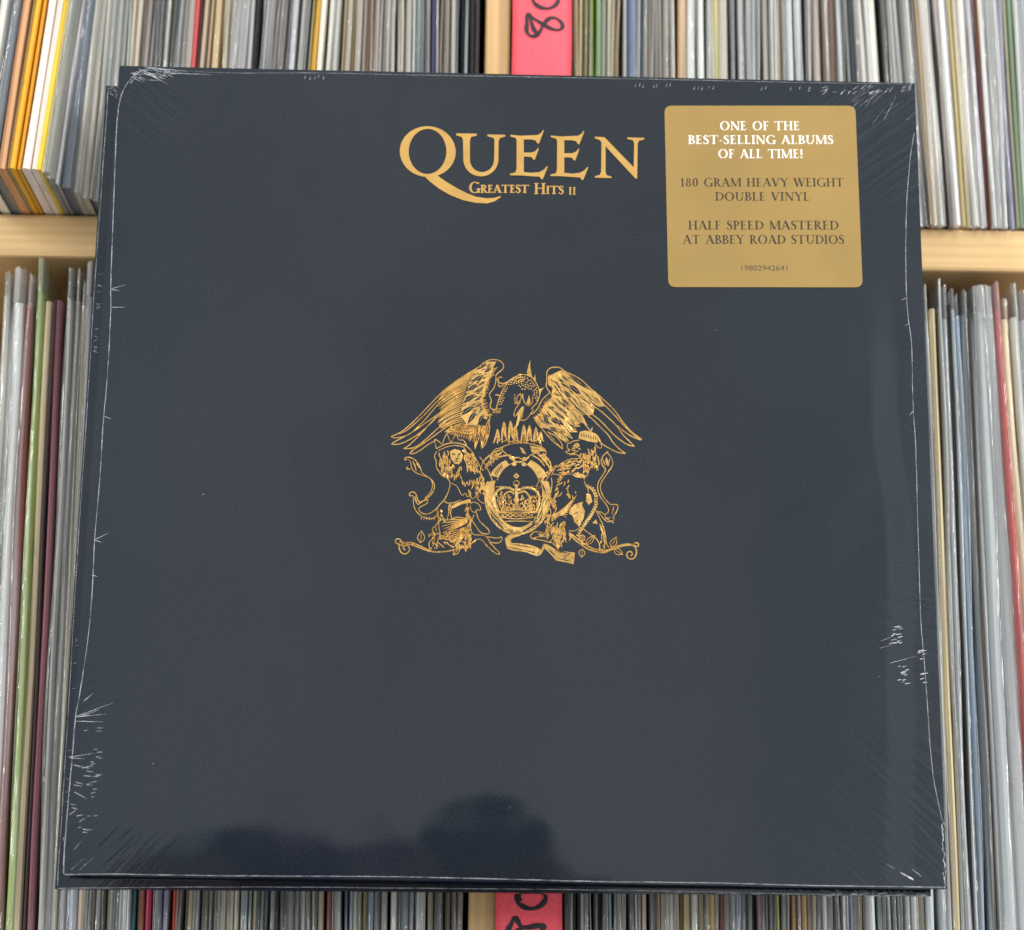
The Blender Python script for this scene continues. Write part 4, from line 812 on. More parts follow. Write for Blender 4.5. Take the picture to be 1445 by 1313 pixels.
def glyph(ch, S, h):
    """roman capital, cap height 1; S stem, h hairline -> polygons, advance"""
    v = .07
    if ch == 'A': return dstem(.08, 0, .40, 1.0, h * 1.3) + dstem(.40, 1.0, .76, 0, S * 1.15) + bar(.19, .34, .62, .34, h) + ser(.08, 0, h, 1, h) + ser(.76, 0, S, 1, h), .86
    if ch == 'B': return vstem(.09, S) + ring(.09 + S, .76, .36, .24, S, h, -90, 90) + ring(.09 + S, .27, .44, .27, S, h, -90, 90) + bar(.09, 1 - h / 2, .09 + S, 1 - h / 2, h), .68
    if ch == 'D': return vstem(.09, S) + ring(.09 + S, .5, .62, .5, S * 1.05, h, -90, 90), .86
    if ch == 'E': return vstem(.09, S) + arm(.09, .56, h / 2, h, .2) + arm(.09, .52, 1 - h / 2, h, -.18) + arm(.09, .44, .52, h, 0) + bar(.44, .43, .44, .61, h * .8), .64
    if ch == 'F': return vstem(.09, S) + arm(.09, .53, 1 - h / 2, h, -.2) + arm(.09, .43, .5, h, 0) + bar(.43, .41, .43, .6, h * .8), .58
    if ch == 'G': return ring(.5, .5, .48, .52, S * 1.1, h, 48, 312) + vstem(.74, S, -.0, .42, h, .07, True, False) + bar(.83, .80, .80, .96, h), .94
    if ch == 'H': return vstem(.09, S) + vstem(.67, S) + bar(.1, .52, .7, .52, h), .93
    if ch == 'I': return vstem(.09, S), .18 + S
    if ch == 'L': return vstem(.09, S) + arm(.09, .56, h / 2, h, .22), .62
    if ch == 'M': return vstem(.10, h * 1.2, 0, 1, h, .07, False) + dstem(.14, 1, .52, .02, S * 1.1) + dstem(.52, .02, .92, 1, h * 1.2) + vstem(.90, S, 0, 1, h, .08, False) + ser(.10, 1, h, -1, h) + ser(.95, 1, S, -1, h), 1.12
    if ch == 'N': return vstem(.10, h * 1.2, 0, 1, h, .08, False) + dstem(.14, 1, .78, 0, S * 1.2) + vstem(.77, h * 1.2, 0, 1, h, .08, True, False) + ser(.1, 1, h, -1, h), .92
    if ch == 'O': return ring(.5, .5, .48, .52, S * 1.1, h), 1.0
    if ch == 'P': return vstem(.09, S) + ring(.09 + S, .72, .38, .28, S, h, -90, 90), .62
    if ch == 'R': return vstem(.09, S) + ring(.09 + S, .74, .36, .26, S, h, -90, 90) + dstem(.36, .5, .70, 0, S * 1.1) + ser(.74, 0, S, 1, h, .05), .78
    if ch == 'S':
        pts = [(.46, .82), (.40, .94), (.28, .99), (.15, .94), (.09, .80), (.13, .66), (.28, .55), (.42, .44), (.49, .28), (.44, .09), (.29, .01), (.14, .05), (.06, .20)]
        ws = [h, h, h * 1.1, S * .6, S * .85, S, S * 1.15, S * 1.1, S * .95, S * .7, h * 1.1, h, h]
        q = chaikin([(a, b) for a, b in pts], 1); wq = [ws[min(len(ws) - 1, int(k / (len(q) - 1) * (len(ws) - 1) + .5))] for k in range(len(q))]
        return vpath(q, wq) + bar(.46, .76, .46, .97, h) + bar(.06, .04, .06, .26, h), .56
    if ch == 'T': return vstem(.33, S, 0, 1, h, .09, False) + bar(.02, 1 - h / 2, .66 + S, 1 - h / 2, h) + bar(.03, 1, .02, .8, h) + bar(.65 + S, 1, .66 + S, .8, h), .68 + S
    if ch == 'U': return vstem(.09, S, .34, 1, h, .09, True, False) + vstem(.72, h * 1.2, .34, 1, h, .09, True, False) + ring(.425, .36, .33 + h * .2, .37, S * .8, h * 1.2, 180, 360), .88
    if ch == 'V': return dstem(.10, 1, .42, 0, S * 1.15) + dstem(.42, 0, .74, 1, h * 1.3) + ser(.10, 1, S, -1, h) + ser(.74, 1, h, -1, h), .84
    if ch == 'W': return dstem(.10, 1, .38, 0, S * 1.15) + dstem(.38, 0, .66, 1, h * 1.3) + dstem(.60, 1, .88, 0, S * 1.15) + dstem(.88, 0, 1.14, 1, h * 1.3) + ser(.10, 1, S, -1, h) + ser(.62, 1, S, -1, h) + ser(1.14, 1, h, -1, h), 1.22
    if ch == 'Y': return vstem(.34, S, 0, .5, h, .09, False) + dstem(.08, 1, .34 + S / 2, .46, S * 1.1) + dstem(.34 + S / 2, .46, .70, 1, h * 1.3) + ser(.08, 1, S, -1, h) + ser(.70, 1, h, -1, h), .80
    if ch == '-': return bar(.05, .36, .30, .36, h * 1.6), .36
    if ch == '!': return dstem(.14, .32, .14, 1, S) + ring(.14, .08, S * .62, S * .62, S * .6, S * .6), .30
    if ch == '1': return vstem(.14, S * .9, 0, 1, h, .08, False) + bar(.02, .84, .16 + S * .4, .97, h), .44
    if ch == '8': return ring(.31, .75, .22, .25, S * .75, h) + ring(.31, .26, .28, .27, S * .85, h), .64
    if ch == '0': return ring(.31, .5, .28, .52, S, h), .64
    return [], .36
def text_polys(s, S, h, track=.08, small=None):
    """row of capitals (lower case letters become small capitals)"""
    x = 0; out = []
    for ch in s:
        k = 1.0
        if ch.islower(): k = small or .72
        g, adv = glyph(ch.upper(), S / (k ** .5), h / (k ** .5))
        if ch == ' ': adv = .42
        out += [[(x + a * k, b * k) for a, b in p] for p in g]
        x += (adv + track) * k
    return out, x - track
def set_line(mb, s, xl, xr, yb, cap, S, h, z, thick, track=.08, rot=0.0, small=None, max_step=3e-6):
    """set a line from xl to xr with its baseline yb (m, on the cover)"""
    polys, w = text_polys(s, S, h, track, small)
    sx = (xr - xl) / w
    for k, p in enumerate(polys):
        zz = z + (k % 23) * max_step
        mb.poly([(xl + a * sx, yb + b * cap + rot * a * sx) for a, b in p], zz, 0, thick)

# ------------------------------------------------------------------ the albums
ALB = Matrix(((0.9999413,0.0005096,0.0108260,0.0032149),(0.0108255,0.0009581,-0.9999409,-0.0519741),(-0.0005199,0.9999994,0.0009526,1.4220067),(0.0000000,0.0000000,0.0000000,1.0000000)))          # front sleeve: origin at the middle of its face, z towards the viewer
HS = .1575
def slab(name, mat, parent, x0=-HS, x1=HS, y0=-HS, y1=HS, z0=-.0042, z1=0.0):
    mb = MB(); mb.box(x0, x1, y0, y1, z0, z1); o = mb.build(name, mat, parent)
    o.data.polygons.foreach_set('use_smooth', [False] * len(o.data.polygons))
    return o

album = empty('record_album'); album.matrix_world = ALB
tag(album, 'glossy navy record album in shrink film with gold crest, title and square sticker', 'record album')
slab('front_cover', M_cover, album)
back = empty('record_album'); back.matrix_world = Matrix(((0.9999136,-0.0074607,0.0108260,-0.0021474),(0.0108328,0.0008718,-0.9999409,-0.0430346),(0.0074508,0.9999718,0.0009526,1.4188729),(0.0000000,0.0000000,0.0000000,1.0000000)))
tag(back, 'plain navy sealed album peeking out left and below behind the crested album', 'record album')
slab('front_cover', M_cover, back, z0=-.0045)

TITLE = [[(-2400,12271),(-2413,12151),(-2440,12034),(-2479,11920),(-2532,11813),(-2597,11711),(-2672,11618),(-2758,11534),(-2853,11460),(-2957,11397),(-3066,11346),(-3181,11307),(-3300,11282),(-3422,11269),(-3544,11270),(-3665,11285),(-3785,11313),(-3900,11353),(-4011,11406),(-4115,11471),(-4212,11547),(-4299,11632),(-4376,11727),(-4443,11829),(-4497,11938),(-4539,12052),(-4567,12170),(-4583,12290),(-4584,12410),(-4572,12530),(-4546,12648),(-4507,12762),(-4455,12870),(-4391,12972),(-4315,13066),(-4229,13151),(-4134,13226),(-4030,13290),(-3920,13341),(-3804,13381),(-3685,13407),(-3563,13419),(-3439,13418),(-3317,13403),(-3197,13375),(-3081,13334),(-2969,13281),(-2865,13215),(-2768,13139),(-2681,13052),(-2604,12957),(-2538,12854),(-2484,12744),(-2443,12630),(-2415,12512),(-2400,12391),(-2400,12271),(-2763,12349),(-2768,12456),(-2782,12562),(-2806,12666),(-2838,12765),(-2878,12859),(-2926,12947),(-2982,13027),(-3044,13099),(-3112,13161),(-3185,13213),(-3262,13255),(-3341,13284),(-3423,13302),(-3506,13308),(-3589,13302),(-3670,13284),(-3749,13254),(-3826,13213),(-3898,13160),(-3965,13098),(-4026,13026),(-4080,12945),(-4127,12857),(-4166,12763),(-4197,12664),(-4219,12560),(-4232,12454),(-4236,12347),(-4230,12240),(-4215,12135),(-4191,12032),(-4159,11933),(-4118,11839),(-4070,11752),(-4014,11672),(-3952,11601),(-3885,11540),(-3812,11488),(-3736,11447),(-3656,11418),(-3575,11400),(-3493,11394),(-3411,11400),(-3330,11418),(-3251,11448),(-3175,11489),(-3103,11540),(-3036,11602),(-2975,11674),(-2921,11753),(-2873,11841),(-2834,11934),(-2803,12033),(-2780,12136),(-2767,12242),(-2763,12349)],[(-3612,11328),(-3477,11174),(-3365,11067),(-3032,10800),(-2591,10536),(-2079,10329),(-1569,10223),(-1134,10209),(-832,10310),(-602,10487),(-618,10533),(-848,10450),(-1138,10420),(-1574,10481),(-1940,10629),(-2307,10816),(-2675,11043),(-2955,11233),(-3156,11402)],[(-2393,13143),(-1589,13146),(-1587,13066),(-1812,12998),(-1853,12838),(-1837,12046),(-1823,11927),(-1786,11815),(-1728,11714),(-1651,11631),(-1560,11570),(-1459,11532),(-1354,11521),(-1249,11537),(-1150,11579),(-1061,11645),(-988,11731),(-933,11834),(-900,11948),(-890,12068),(-889,12860),(-920,12979),(-1170,13044),(-1171,13124),(-469,13124),(-468,13053),(-686,12976),(-727,12824),(-722,12072),(-737,11912),(-785,11759),(-864,11621),(-971,11505),(-1099,11417),(-1243,11361),(-1394,11339),(-1547,11354),(-1692,11403),(-1823,11486),(-1934,11597),(-2018,11731),(-2072,11881),(-2092,12041),(-2124,12871),(-2171,12989),(-2391,13056)],[(-271,13129),(132,13098),(805,13146),(936,13236),(1022,13366),(1037,13318),(853,12773),(787,12795),(734,12905),(573,12949),(258,12942),(266,12387),(580,12394),(725,12461),(840,12614),(841,12519),(700,12089),(634,12103),(582,12196),(436,12217),(268,12213),(276,11558),(590,11534),(881,11572),(1062,11679),(1184,11839),(1214,11800),(1015,11260),(957,11290),(897,11376),(154,11414),(-260,11412),(-261,11475),(-51,11535),(-9,11678),(-19,12880),(-50,12999),(-270,13057)],[(1318,13134),(1721,13103),(2394,13150),(2526,13241),(2613,13371),(2628,13323),(2440,12778),(2374,12800),(2322,12910),(2161,12954),(1846,12947),(1851,12392),(2165,12399),(2311,12466),(2427,12619),(2427,12524),(2284,12093),(2218,12107),(2166,12201),(2020,12221),(1852,12218),(1857,11563),(2171,11538),(2462,11576),(2644,11683),(2767,11844),(2796,11805),(2595,11265),(2536,11295),(2478,11380),(1734,11418),(1319,11417),(1319,11480),(1529,11539),(1572,11682),(1569,12885),(1538,13003),(1318,13062)],[(3046,13126),(3427,13111),(4577,11853),(4593,12891),(4549,13009),(4322,13060),(4322,13123),(4989,13123),(4989,13051),(4776,12991),(4732,12870),(4708,11383),(4649,11382),(3472,12722),(3475,11631),(3519,11498),(3709,11447),(3709,11384),(3053,11385),(3053,11448),(3250,11508),(3300,11651),(3311,12877),(3245,12987),(3047,13054)]]
mb = MB()
for k, poly in enumerate(TITLE):
    mb.poly([(a / 1e5, b / 1e5) for a, b in poly], .00030 + k * 3e-6, 0, .00031)
tl = mb.build('title_lettering', M_gold_letter, album)
md = tl.modifiers.new('bevel', 'BEVEL'); md.width = .00022; md.segments = 2; md.limit_method = 'ANGLE'
mb = MB()
SUB = ((-0.018530,0.004764,0.106387,0.004624),(0.006876,0.018351,0.106489,0.004625),(0.020386,0.023147,0.106558,0.003135),0.02251)
set_line(mb, 'Greatest', *SUB[0], .19, .085, .00014, .00013, .05, SUB[3], .74)
set_line(mb, 'Hits', *SUB[1], .19, .085, .00014, .00013, .05, SUB[3], .74)
set_line(mb, 'II', *SUB[2], .19, .085, .00014, .00013, .10, SUB[3], .74)
mb.build('subtitle_lettering', M_gold_letter, album)

CREST = [
('crest',[
('f',0,(1361,-949,1390,-1041,1414,-1135,1433,-1230,1446,-1326,1454,-1424,1457,-1521,1455,-1619,1448,-1717,1435,-1813,1417,-1908,1394,-2002,1366,-2093,1333,-2183,1296,-2269,1254,-2352,1207,-2432,1157,-2508,1102,-2579,1044,-2647,982,-2709,917,-2767,849,-2819,779,-2866,706,-2907,631,-2942,554,-2972,476,-2995,397,-3012,317,-3023,237,-3028,157,-3026,76,-3019,-3,-3004,-82,-2984,-159,-2957,-235,-2925,-309,-2887,-381,-2842,-450,-2793,-516,-2738,-580,-2678,-640,-2613,-696,-2543,-749,-2470,-797,-2392,-842,-2310,-881,-2225,-917,-2138,-947,-2047,-973,-1955,-993,-1860,-1008,-1764,-1019,-1667,-1024,-1570,-1023,-1472,-1018,-1375,-1007,-1278,-991,-1182,-970,-1087,-943,-995,-619,-950,-638,-1031,-654,-1114,-665,-1198,-673,-1283,-677,-1368,-677,-1454,-673,-1539,-666,-1624,-654,-1708,-639,-1791,-620,-1872,-598,-1951,-572,-2028,-543,-2103,-510,-2174,-475,-2242,-436,-2307,-395,-2368,-351,-2425,-304,-2478,-256,-2527,-205,-2570,-153,-2609,-98,-2643,-43,-2672,14,-2695,71,-2713,129,-2726,188,-2733,247,-2735,306,-2731,364,-2721,422,-2707,479,-2686,535,-2661,590,-2630,643,-2594,694,-2553,744,-2507,791,-2457,836,-2403,878,-2344,918,-2281,955,-2215,989,-2145,1019,-2072,1046,-1997,1070,-1919,1090,-1839,1107,-1757,1120,-1673,1129,-1589,1134,-1504,1136,-1418,1133,-1333,1127,-1247,1117,-1163,1103,-1079,1085,-997,1064,-917)),
('f',0,(1336,-761,1304,-700,1269,-642,1233,-585,1194,-531,1153,-479,1109,-429,1064,-381,1017,-337,969,-294,918,-255,866,-219,813,-185,758,-155,703,-127,549,-301,588,-323,627,-349,664,-376,701,-407,736,-439,771,-474,804,-511,836,-551,866,-592,895,-635,923,-680,948,-727,973,-776,995,-826)),
('f',0,(-252,-146,-304,-174,-355,-205,-405,-238,-453,-274,-500,-313,-546,-354,-590,-397,-632,-443,-672,-490,-711,-540,-748,-592,-782,-646,-815,-702,-845,-759,-538,-818,-517,-771,-494,-725,-470,-681,-444,-638,-417,-597,-389,-558,-359,-520,-328,-485,-296,-451,-263,-419,-229,-390,-194,-362,-159,-337,-122,-314)),
('N',35,(-568,-794,-684,-529)),
('N',35,(-536,-732,-633,-467)),
('N',35,(-501,-672,-580,-408)),
('N',35,(-464,-614,-524,-353)),
('N',35,(-424,-560,-465,-303)),
('N',35,(-382,-509,-403,-256)),
('l',37,(-563,-943,-534,-861,-501,-782,-464,-706,-423,-635,-378,-568,-330,-507,-278,-450,-223,-399,-166,-355,-107,-316,-45,-284,18,-259,82,-240,147,-228,212,-223,278,-226,343,-235,408,-251,472,-274,534,-304,594,-340,653,-382,709,-431,762,-485,812,-545,859,-610,902,-679,941,-753,976,-831,1007,-912)),
('N',70,(347,-2969,1119,-2453)),
('N',63,(-775,-2274,-209,-2908)),
('N',56,(1089,-940,1304,-1514)),
('N',22,(1406,-1691,1382,-1864)),
('N',22,(1372,-1893,1328,-2060)),
('N',22,(1314,-2087,1251,-2245)),
('N',22,(1234,-2269,1153,-2415)),
('N',22,(1134,-2436,1036,-2566)),
('N',22,(1015,-2583,903,-2695)),
('N',22,(880,-2709,756,-2800)),
('N',22,(731,-2810,598,-2879)),
('N',22,(572,-2885,432,-2931)),
('N',22,(406,-2932,262,-2953)),
('N',22,(236,-2949,91,-2946)),
('N',22,(66,-2938,-78,-2910)),
('N',22,(-102,-2898,-240,-2845)),
('N',22,(-263,-2829,-394,-2754)),
('N',22,(-414,-2734,-535,-2637)),
('N',22,(-552,-2614,-660,-2497)),
('N',22,(-675,-2471,-769,-2337)),
('N',22,(-780,-2308,-857,-2160)),
('N',22,(-865,-2130,-923,-1969)),
('N',22,(-928,-1938,-966,-1769)),
('N',21,(1185,-1685,1166,-1850)),
('N',21,(1157,-1877,1122,-2036)),
('N',21,(1111,-2062,1060,-2211)),
('N',21,(1046,-2234,981,-2372)),
('N',21,(965,-2392,886,-2515)),
('N',21,(868,-2532,778,-2638)),
('N',21,(759,-2651,658,-2738)),
('N',21,(638,-2747,529,-2812)),
('N',21,(508,-2817,395,-2861)),
('N',21,(373,-2861,256,-2881)),
('N',21,(235,-2878,117,-2874)),
('N',21,(96,-2867,-20,-2840)),
('N',21,(-40,-2828,-153,-2778)),
('N',21,(-171,-2762,-278,-2690)),
('N',21,(-295,-2671,-393,-2579)),
('N',21,(-407,-2557,-496,-2445)),
('N',21,(-508,-2421,-584,-2293)),
('N',21,(-594,-2266,-656,-2124)),
('N',21,(-663,-2096,-710,-1943)),
('N',21,(-714,-1914,-746,-1753)),
('N',41,(1192,-1494,1027,-1817)),
('N',31,(1109,-2295,1019,-2568)),
('N',30,(990,-2170,879,-2439)),
('N',36,(1366,-1563,1228,-1903)),
('N',30,(1150,-1975,1071,-2322)),
('N',35,(883,-2509,751,-2796)),
('N',29,(948,-2331,833,-2548)),
('N',34,(1012,-2001,928,-2295)),
('N',33,(1274,-1552,1127,-1820)),
('N',37,(1107,-1783,974,-2115)),
('N',33,(1154,-2182,1065,-2578)),
('N',36,(912,-2095,805,-2411)),
('N',35,(822,-2356,717,-2642)),
('N',38,(913,-2393,719,-2753)),
('N',36,(1088,-2113,1005,-2409)),
('N',38,(865,-2282,791,-2578)),
('N',26,(-376,-2667,-254,-2873)),
('N',33,(-467,-2458,-349,-2646)),
('N',27,(-786,-2261,-632,-2552)),
('N',31,(-853,-1972,-668,-2217)),
('N',26,(-680,-2228,-484,-2490)),
('N',33,(-789,-2110,-586,-2383)),
('N',25,(-532,-2386,-388,-2592)),
('N',23,(-422,-2740,-246,-2994)),
('N',26,(-552,-2456,-394,-2701)),
('N',27,(-800,-2182,-686,-2365))]),
('wing',[
('l',47,(-630,1859,-778,1825,-861,1901,-874,2017,-821,2174,-868,2310,-919,2425,-846,2544,-737,2683,-685,2880,-658,3076,-690,3185,-598,3293,-469,3393,-396,3493,-379,3600,-437,3709,-550,3793,-700,3829,-887,3825,-1035,3767,-1183,3662,-1311,3521,-1477,3420,-1698,3282,-1992,3080,-2285,2858,-2577,2618,-2758,2427,-2939,2228,-3191,1931,-3443,1635,-3695,1359,-3983,1063,-4272,833,-4581,688)),
('l',47,(-4581,688,-4488,636,-4230,664,-4011,734,-3793,873,-3505,1169,-3218,1504,-2967,1850,-2715,2155)),
('l',47,(-4290,806,-4016,927,-3691,1223,-3331,1579,-3007,1974,-2754,2251,-2536,2470)),
('l',47,(-4562,396,-4410,514,-4156,654,-3793,873,-3431,1151,-3068,1429,-2559,1828)),
('l',47,(-4562,396,-4369,376,-4113,451,-3823,622,-3497,849,-3136,1196,-2848,1531,-2521,1789)),
('l',47,(-4096,224,-3926,332,-3674,587,-3352,960,-3065,1313,-2849,1589)),
('l',47,(-4096,224,-3776,238,-3485,398,-3125,752,-2836,1047,-2546,1285)),
('l',47,(-3862,37,-3737,189,-3484,348,-3158,597,-2832,854,-2541,1072)),
('l',47,(-3862,37,-3696,29,-3443,188,-3226,376,-3008,512,-2863,603)),
('t',51,(-1402,3433,-2059,3049,-2636,2558)),
('t',51,(-1448,3362,-2100,2980,-2674,2491)),
('t',51,(-1494,3291,-2141,2913,-2709,2428)),
('t',51,(-1539,3220,-2183,2843,-2748,2360)),
('t',51,(-1585,3149,-2218,2785,-2773,2315)),
('t',51,(-1627,3076,-2258,2712,-2811,2243)),
('t',51,(-1659,2997,-2274,2674,-2810,2245)),
('t',51,(-1690,2918,-2297,2584,-2826,2144)),
('t',51,(-1716,2837,-2318,2491,-2842,2039)),
('t',51,(-1741,2755,-2334,2428,-2849,1995)),
('t',51,(-1767,2674,-2343,2346,-2842,1912)),
('t',51,(-1792,2593,-2355,2303,-2839,1907)),
('t',51,(-1812,2511,-2340,2221,-2790,1826)),
('t',51,(-1832,2428,-2337,2159,-2764,1783)),
('t',51,(-1851,2345,-2341,2075,-2754,1699)),
('t',51,(-1871,2262,-2359,2000,-2770,1631)),
('t',51,(-1890,2180,-2372,1947,-2776,1608)),
('t',51,(-1909,2097,-2392,1865,-2796,1527)),
('t',51,(-1923,2013,-2406,1788,-2812,1456)),
('t',51,(-1935,1929,-2418,1687,-2825,1339)),
('t',51,(-1946,1845,-2427,1617,-2831,1283)),
('t',51,(-1958,1761,-2434,1565,-2833,1263)),
('t',51,(-1969,1677,-2426,1471,-2805,1159)),
('t',51,(-1973,1594,-2422,1424,-2795,1147)),
('t',51,(-1935,1519,-2370,1347,-2728,1068)),
('t',51,(-1897,1444,-2342,1298,-2710,1046)),
('t',51,(-1860,1369,-2305,1239,-2673,1002)),
('t',51,(-1810,1304,-2232,1160,-2577,910)),
('t',51,(-1751,1245,-2197,1126,-2566,900)),
('t',51,(-1693,1186,-2142,1074,-2515,856)),
('t',43,(-1694,1225,-2499,842)),
('t',43,(-1650,1256,-2403,815)),
('t',43,(-1607,1288,-2308,789)),
('t',43,(-1563,1290,-2212,765)),
('t',43,(-1518,1260,-2115,746)),
('t',43,(-1473,1231,-2017,729)),
('t',43,(-1423,1214,-1920,714)),
('t',43,(-1373,1197,-1823,697)),
('t',43,(-1320,1194,-1733,652)),
('t',43,(-1267,1195,-1644,608)),
('l',40,(-1268,1233,-1331,1099,-1382,963,-1412,823,-1423,681,-1421,536,-1415,391,-1416,247,-1375,384,-1326,521,-1282,658,-1251,797,-1239,939,-1248,1085,-1268,1233)),
('l',27,(-1268,1233,-1416,247)),
('l',40,(-1064,1199,-1122,1076,-1168,951,-1192,824,-1196,695,-1186,564,-1172,433,-1166,302,-1130,427,-1087,552,-1048,677,-1023,804,-1018,933,-1035,1065,-1064,1199)),
('l',27,(-1064,1199,-1166,302)),
('l',40,(-920,1434,-973,1316,-1014,1197,-1034,1077,-1035,954,-1023,830,-1006,706,-997,583,-966,702,-928,821,-893,940,-872,1061,-870,1183,-889,1308,-920,1434)),
('l',27,(-920,1434,-997,583)),
('l',40,(-1489,1152,-1535,1072,-1572,991,-1596,906,-1607,819,-1610,730,-1609,640,-1614,551,-1582,634,-1546,715,-1513,797,-1488,882,-1476,969,-1478,1059,-1489,1152)),
('l',27,(-1489,1152,-1614,551)),
('l',47,(-850,1668,-900,1357,-882,971,-979,583,-1122,318,-1184,309)),
('f',0,(-1494,3372,-1291,3475,-1035,3735,-848,3739,-662,3743,-770,3544,-804,3347,-893,3071,-1020,2912,-1070,2559,-1158,2284,-1133,1973,-999,1743,-923,1589,-994,1433,-1181,1506,-1360,1193,-1731,1224,-1997,1567,-1915,2074,-1758,2584,-1672,2937)),
('N',147,(-1118,3192,-1660,2899)),
('l',21,(-1118,3192,-1480,2996)),
('N',133,(-1034,3676,-1420,3393)),
('l',21,(-1034,3676,-1291,3488)),
('N',162,(-1372,2834,-1750,2537)),
('l',21,(-1372,2834,-1624,2636)),
('N',169,(-1428,2435,-1940,2027)),
('l',21,(-1428,2435,-1769,2163)),
('N',184,(-1504,1966,-1989,1560)),
('l',21,(-1504,1966,-1828,1695)),
('N',177,(-1415,1754,-1723,1217)),
('l',21,(-1415,1754,-1620,1395)),
('N',155,(-1109,1644,-1330,1174)),
('l',21,(-1109,1644,-1256,1330)),
('N',110,(-844,3523,-1139,3293)),
('l',21,(-844,3523,-1041,3370)),
('N',96,(-1058,2950,-1323,2796)),
('l',21,(-1058,2950,-1235,2847)),
('N',96,(-1157,2655,-1414,2474)),
('l',21,(-1157,2655,-1328,2534)),
('N',103,(-1188,2342,-1460,2153)),
('l',21,(-1188,2342,-1369,2216)),
('N',96,(-1173,2089,-1392,1921)),
('l',21,(-1173,2089,-1319,1977)),
('N',74,(-866,3680,-1030,3480)),
('l',21,(-866,3680,-975,3547)),
('N',52,(-1092,2754,-1276,2672)),
('l',21,(-1092,2754,-1215,2699)),
('N',81,(-1113,1896,-1278,1776)),
('l',21,(-1113,1896,-1223,1816)),
('t',35,(-899,3432,-621,3494)),
('t',35,(-919,3365,-682,3420)),
('t',35,(-939,3298,-688,3373)),
('t',35,(-958,3231,-727,3287)),
('t',35,(-981,3166,-721,3221)),
('t',35,(-1008,3102,-737,3204)),
('t',35,(-1035,3038,-796,3149)),
('t',35,(-1062,2974,-836,3092)),
('t',35,(-1089,2911,-853,2990)),
('t',35,(-1114,2846,-896,2920)),
('t',35,(-1139,2781,-901,2881)),
('t',35,(-1163,2716,-896,2805)),
('t',35,(-1182,2650,-945,2738)),
('t',35,(-1193,2581,-934,2700)),
('t',35,(-1205,2513,-930,2634)),
('t',35,(-1222,2446,-959,2509)),
('t',35,(-1242,2379,-1023,2446)),
('t',35,(-1262,2313,-1023,2394)),
('t',35,(-1266,2245,-1049,2363)),
('t',35,(-1262,2176,-1033,2230)),
('t',35,(-1257,2106,-1028,2175)),
('t',35,(-1246,2039,-973,2095)),
('t',35,(-1218,1976,-981,2073)),
('t',35,(-1190,1913,-942,1981)),
('t',35,(-1163,1850,-939,1919)),
('t',35,(-1137,1786,-872,1848)),
('t',35,(-1112,1723,-892,1778)),
('t',35,(-1083,1661,-860,1758)),
('t',35,(-1039,1609,-785,1666)),
('t',35,(-996,1557,-758,1613)),
('t',43,(-1267,1195,-1297,808)),
('t',43,(-1216,1196,-1245,778)),
('t',43,(-1164,1197,-1192,748)),
('t',43,(-1112,1198,-1140,719)),
('t',43,(-1060,1199,-1088,689)),
('t',43,(-1008,1200,-1036,659)),
('t',43,(-957,1201,-983,629)),
('t',40,(-2322,1174,-2481,861)),
('t',40,(-2240,1164,-2392,832)),
('t',40,(-2158,1154,-2302,803)),
('t',40,(-2077,1144,-2213,774)),
('t',40,(-1995,1134,-2124,745)),
('t',40,(-1914,1124,-2034,716)),
('t',40,(-1832,1114,-1945,687)),
('t',40,(-1750,1104,-1856,658)),
('t',40,(-1669,1094,-1767,629)),
('t',40,(-1587,1084,-1677,600)),
('t',40,(-1506,1074,-1588,571)),
('t',40,(-1424,1064,-1499,542)),
('N',40,(-1273,2683,-1395,2590)),
('N',42,(-1195,3279,-1377,3176)),
('N',45,(-1350,1815,-1539,1734)),
('N',50,(-1347,2256,-1471,2168)),
('N',43,(-1311,2011,-1480,1899)),
('N',40,(-1143,2711,-1287,2602)),
('N',37,(-1006,3160,-1191,3000)),
('N',50,(-1324,2606,-1515,2472)),
('N',53,(-1176,2866,-1358,2761)),
('N',47,(-1338,2387,-1528,2256)),
('N',42,(-1272,2486,-1400,2430)),
('N',37,(-889,3416,-1059,3300)),
('N',40,(-1100,3211,-1315,3117)),
('N',40,(-1313,1652,-1483,1564)),
('N',48,(-1432,1929,-1627,1830)),
('N',37,(-1274,3153,-1430,3055)),
('N',48,(-1268,2961,-1432,2862)),
('N',42,(-1130,2486,-1264,2422)),
('N',42,(-1094,3116,-1216,3046)),
('N',38,(-1185,1788,-1337,1677)),
('N',47,(-1293,2789,-1502,2671)),
('N',52,(-1187,2365,-1343,2294)),
('N',38,(-1081,3468,-1257,3357)),
('N',38,(-1268,2142,-1402,2044)),
('N',44,(-1038,3593,-1192,3523)),
('N',43,(-1008,3268,-1133,3207)),
('N',41,(-1399,2064,-1605,1970)),
('N',46,(-1187,2065,-1336,2000)),
('N',52,(-1166,1970,-1288,1874)),
('N',44,(-1187,3068,-1376,2932)),
('N',32,(-1468,3149,-1622,3054)),
('N',33,(-1655,2708,-1800,2583)),
('N',39,(-1772,1864,-1963,1690)),
('N',30,(-1558,3046,-1723,2896)),
('N',28,(-1682,2614,-1825,2535)),
('N',27,(-1627,2821,-1782,2701)),
('N',32,(-1305,3320,-1478,3153)),
('N',29,(-1468,2978,-1639,2818)),
('N',33,(-1682,2356,-1851,2219)),
('N',36,(-1765,2028,-1997,1898)),
('N',29,(-1537,2879,-1694,2733)),
('N',38,(-1685,2478,-1887,2334)),
('N',39,(-1438,3259,-1586,3151)),
('N',39,(-1852,1788,-2057,1661))]),
('wing',[
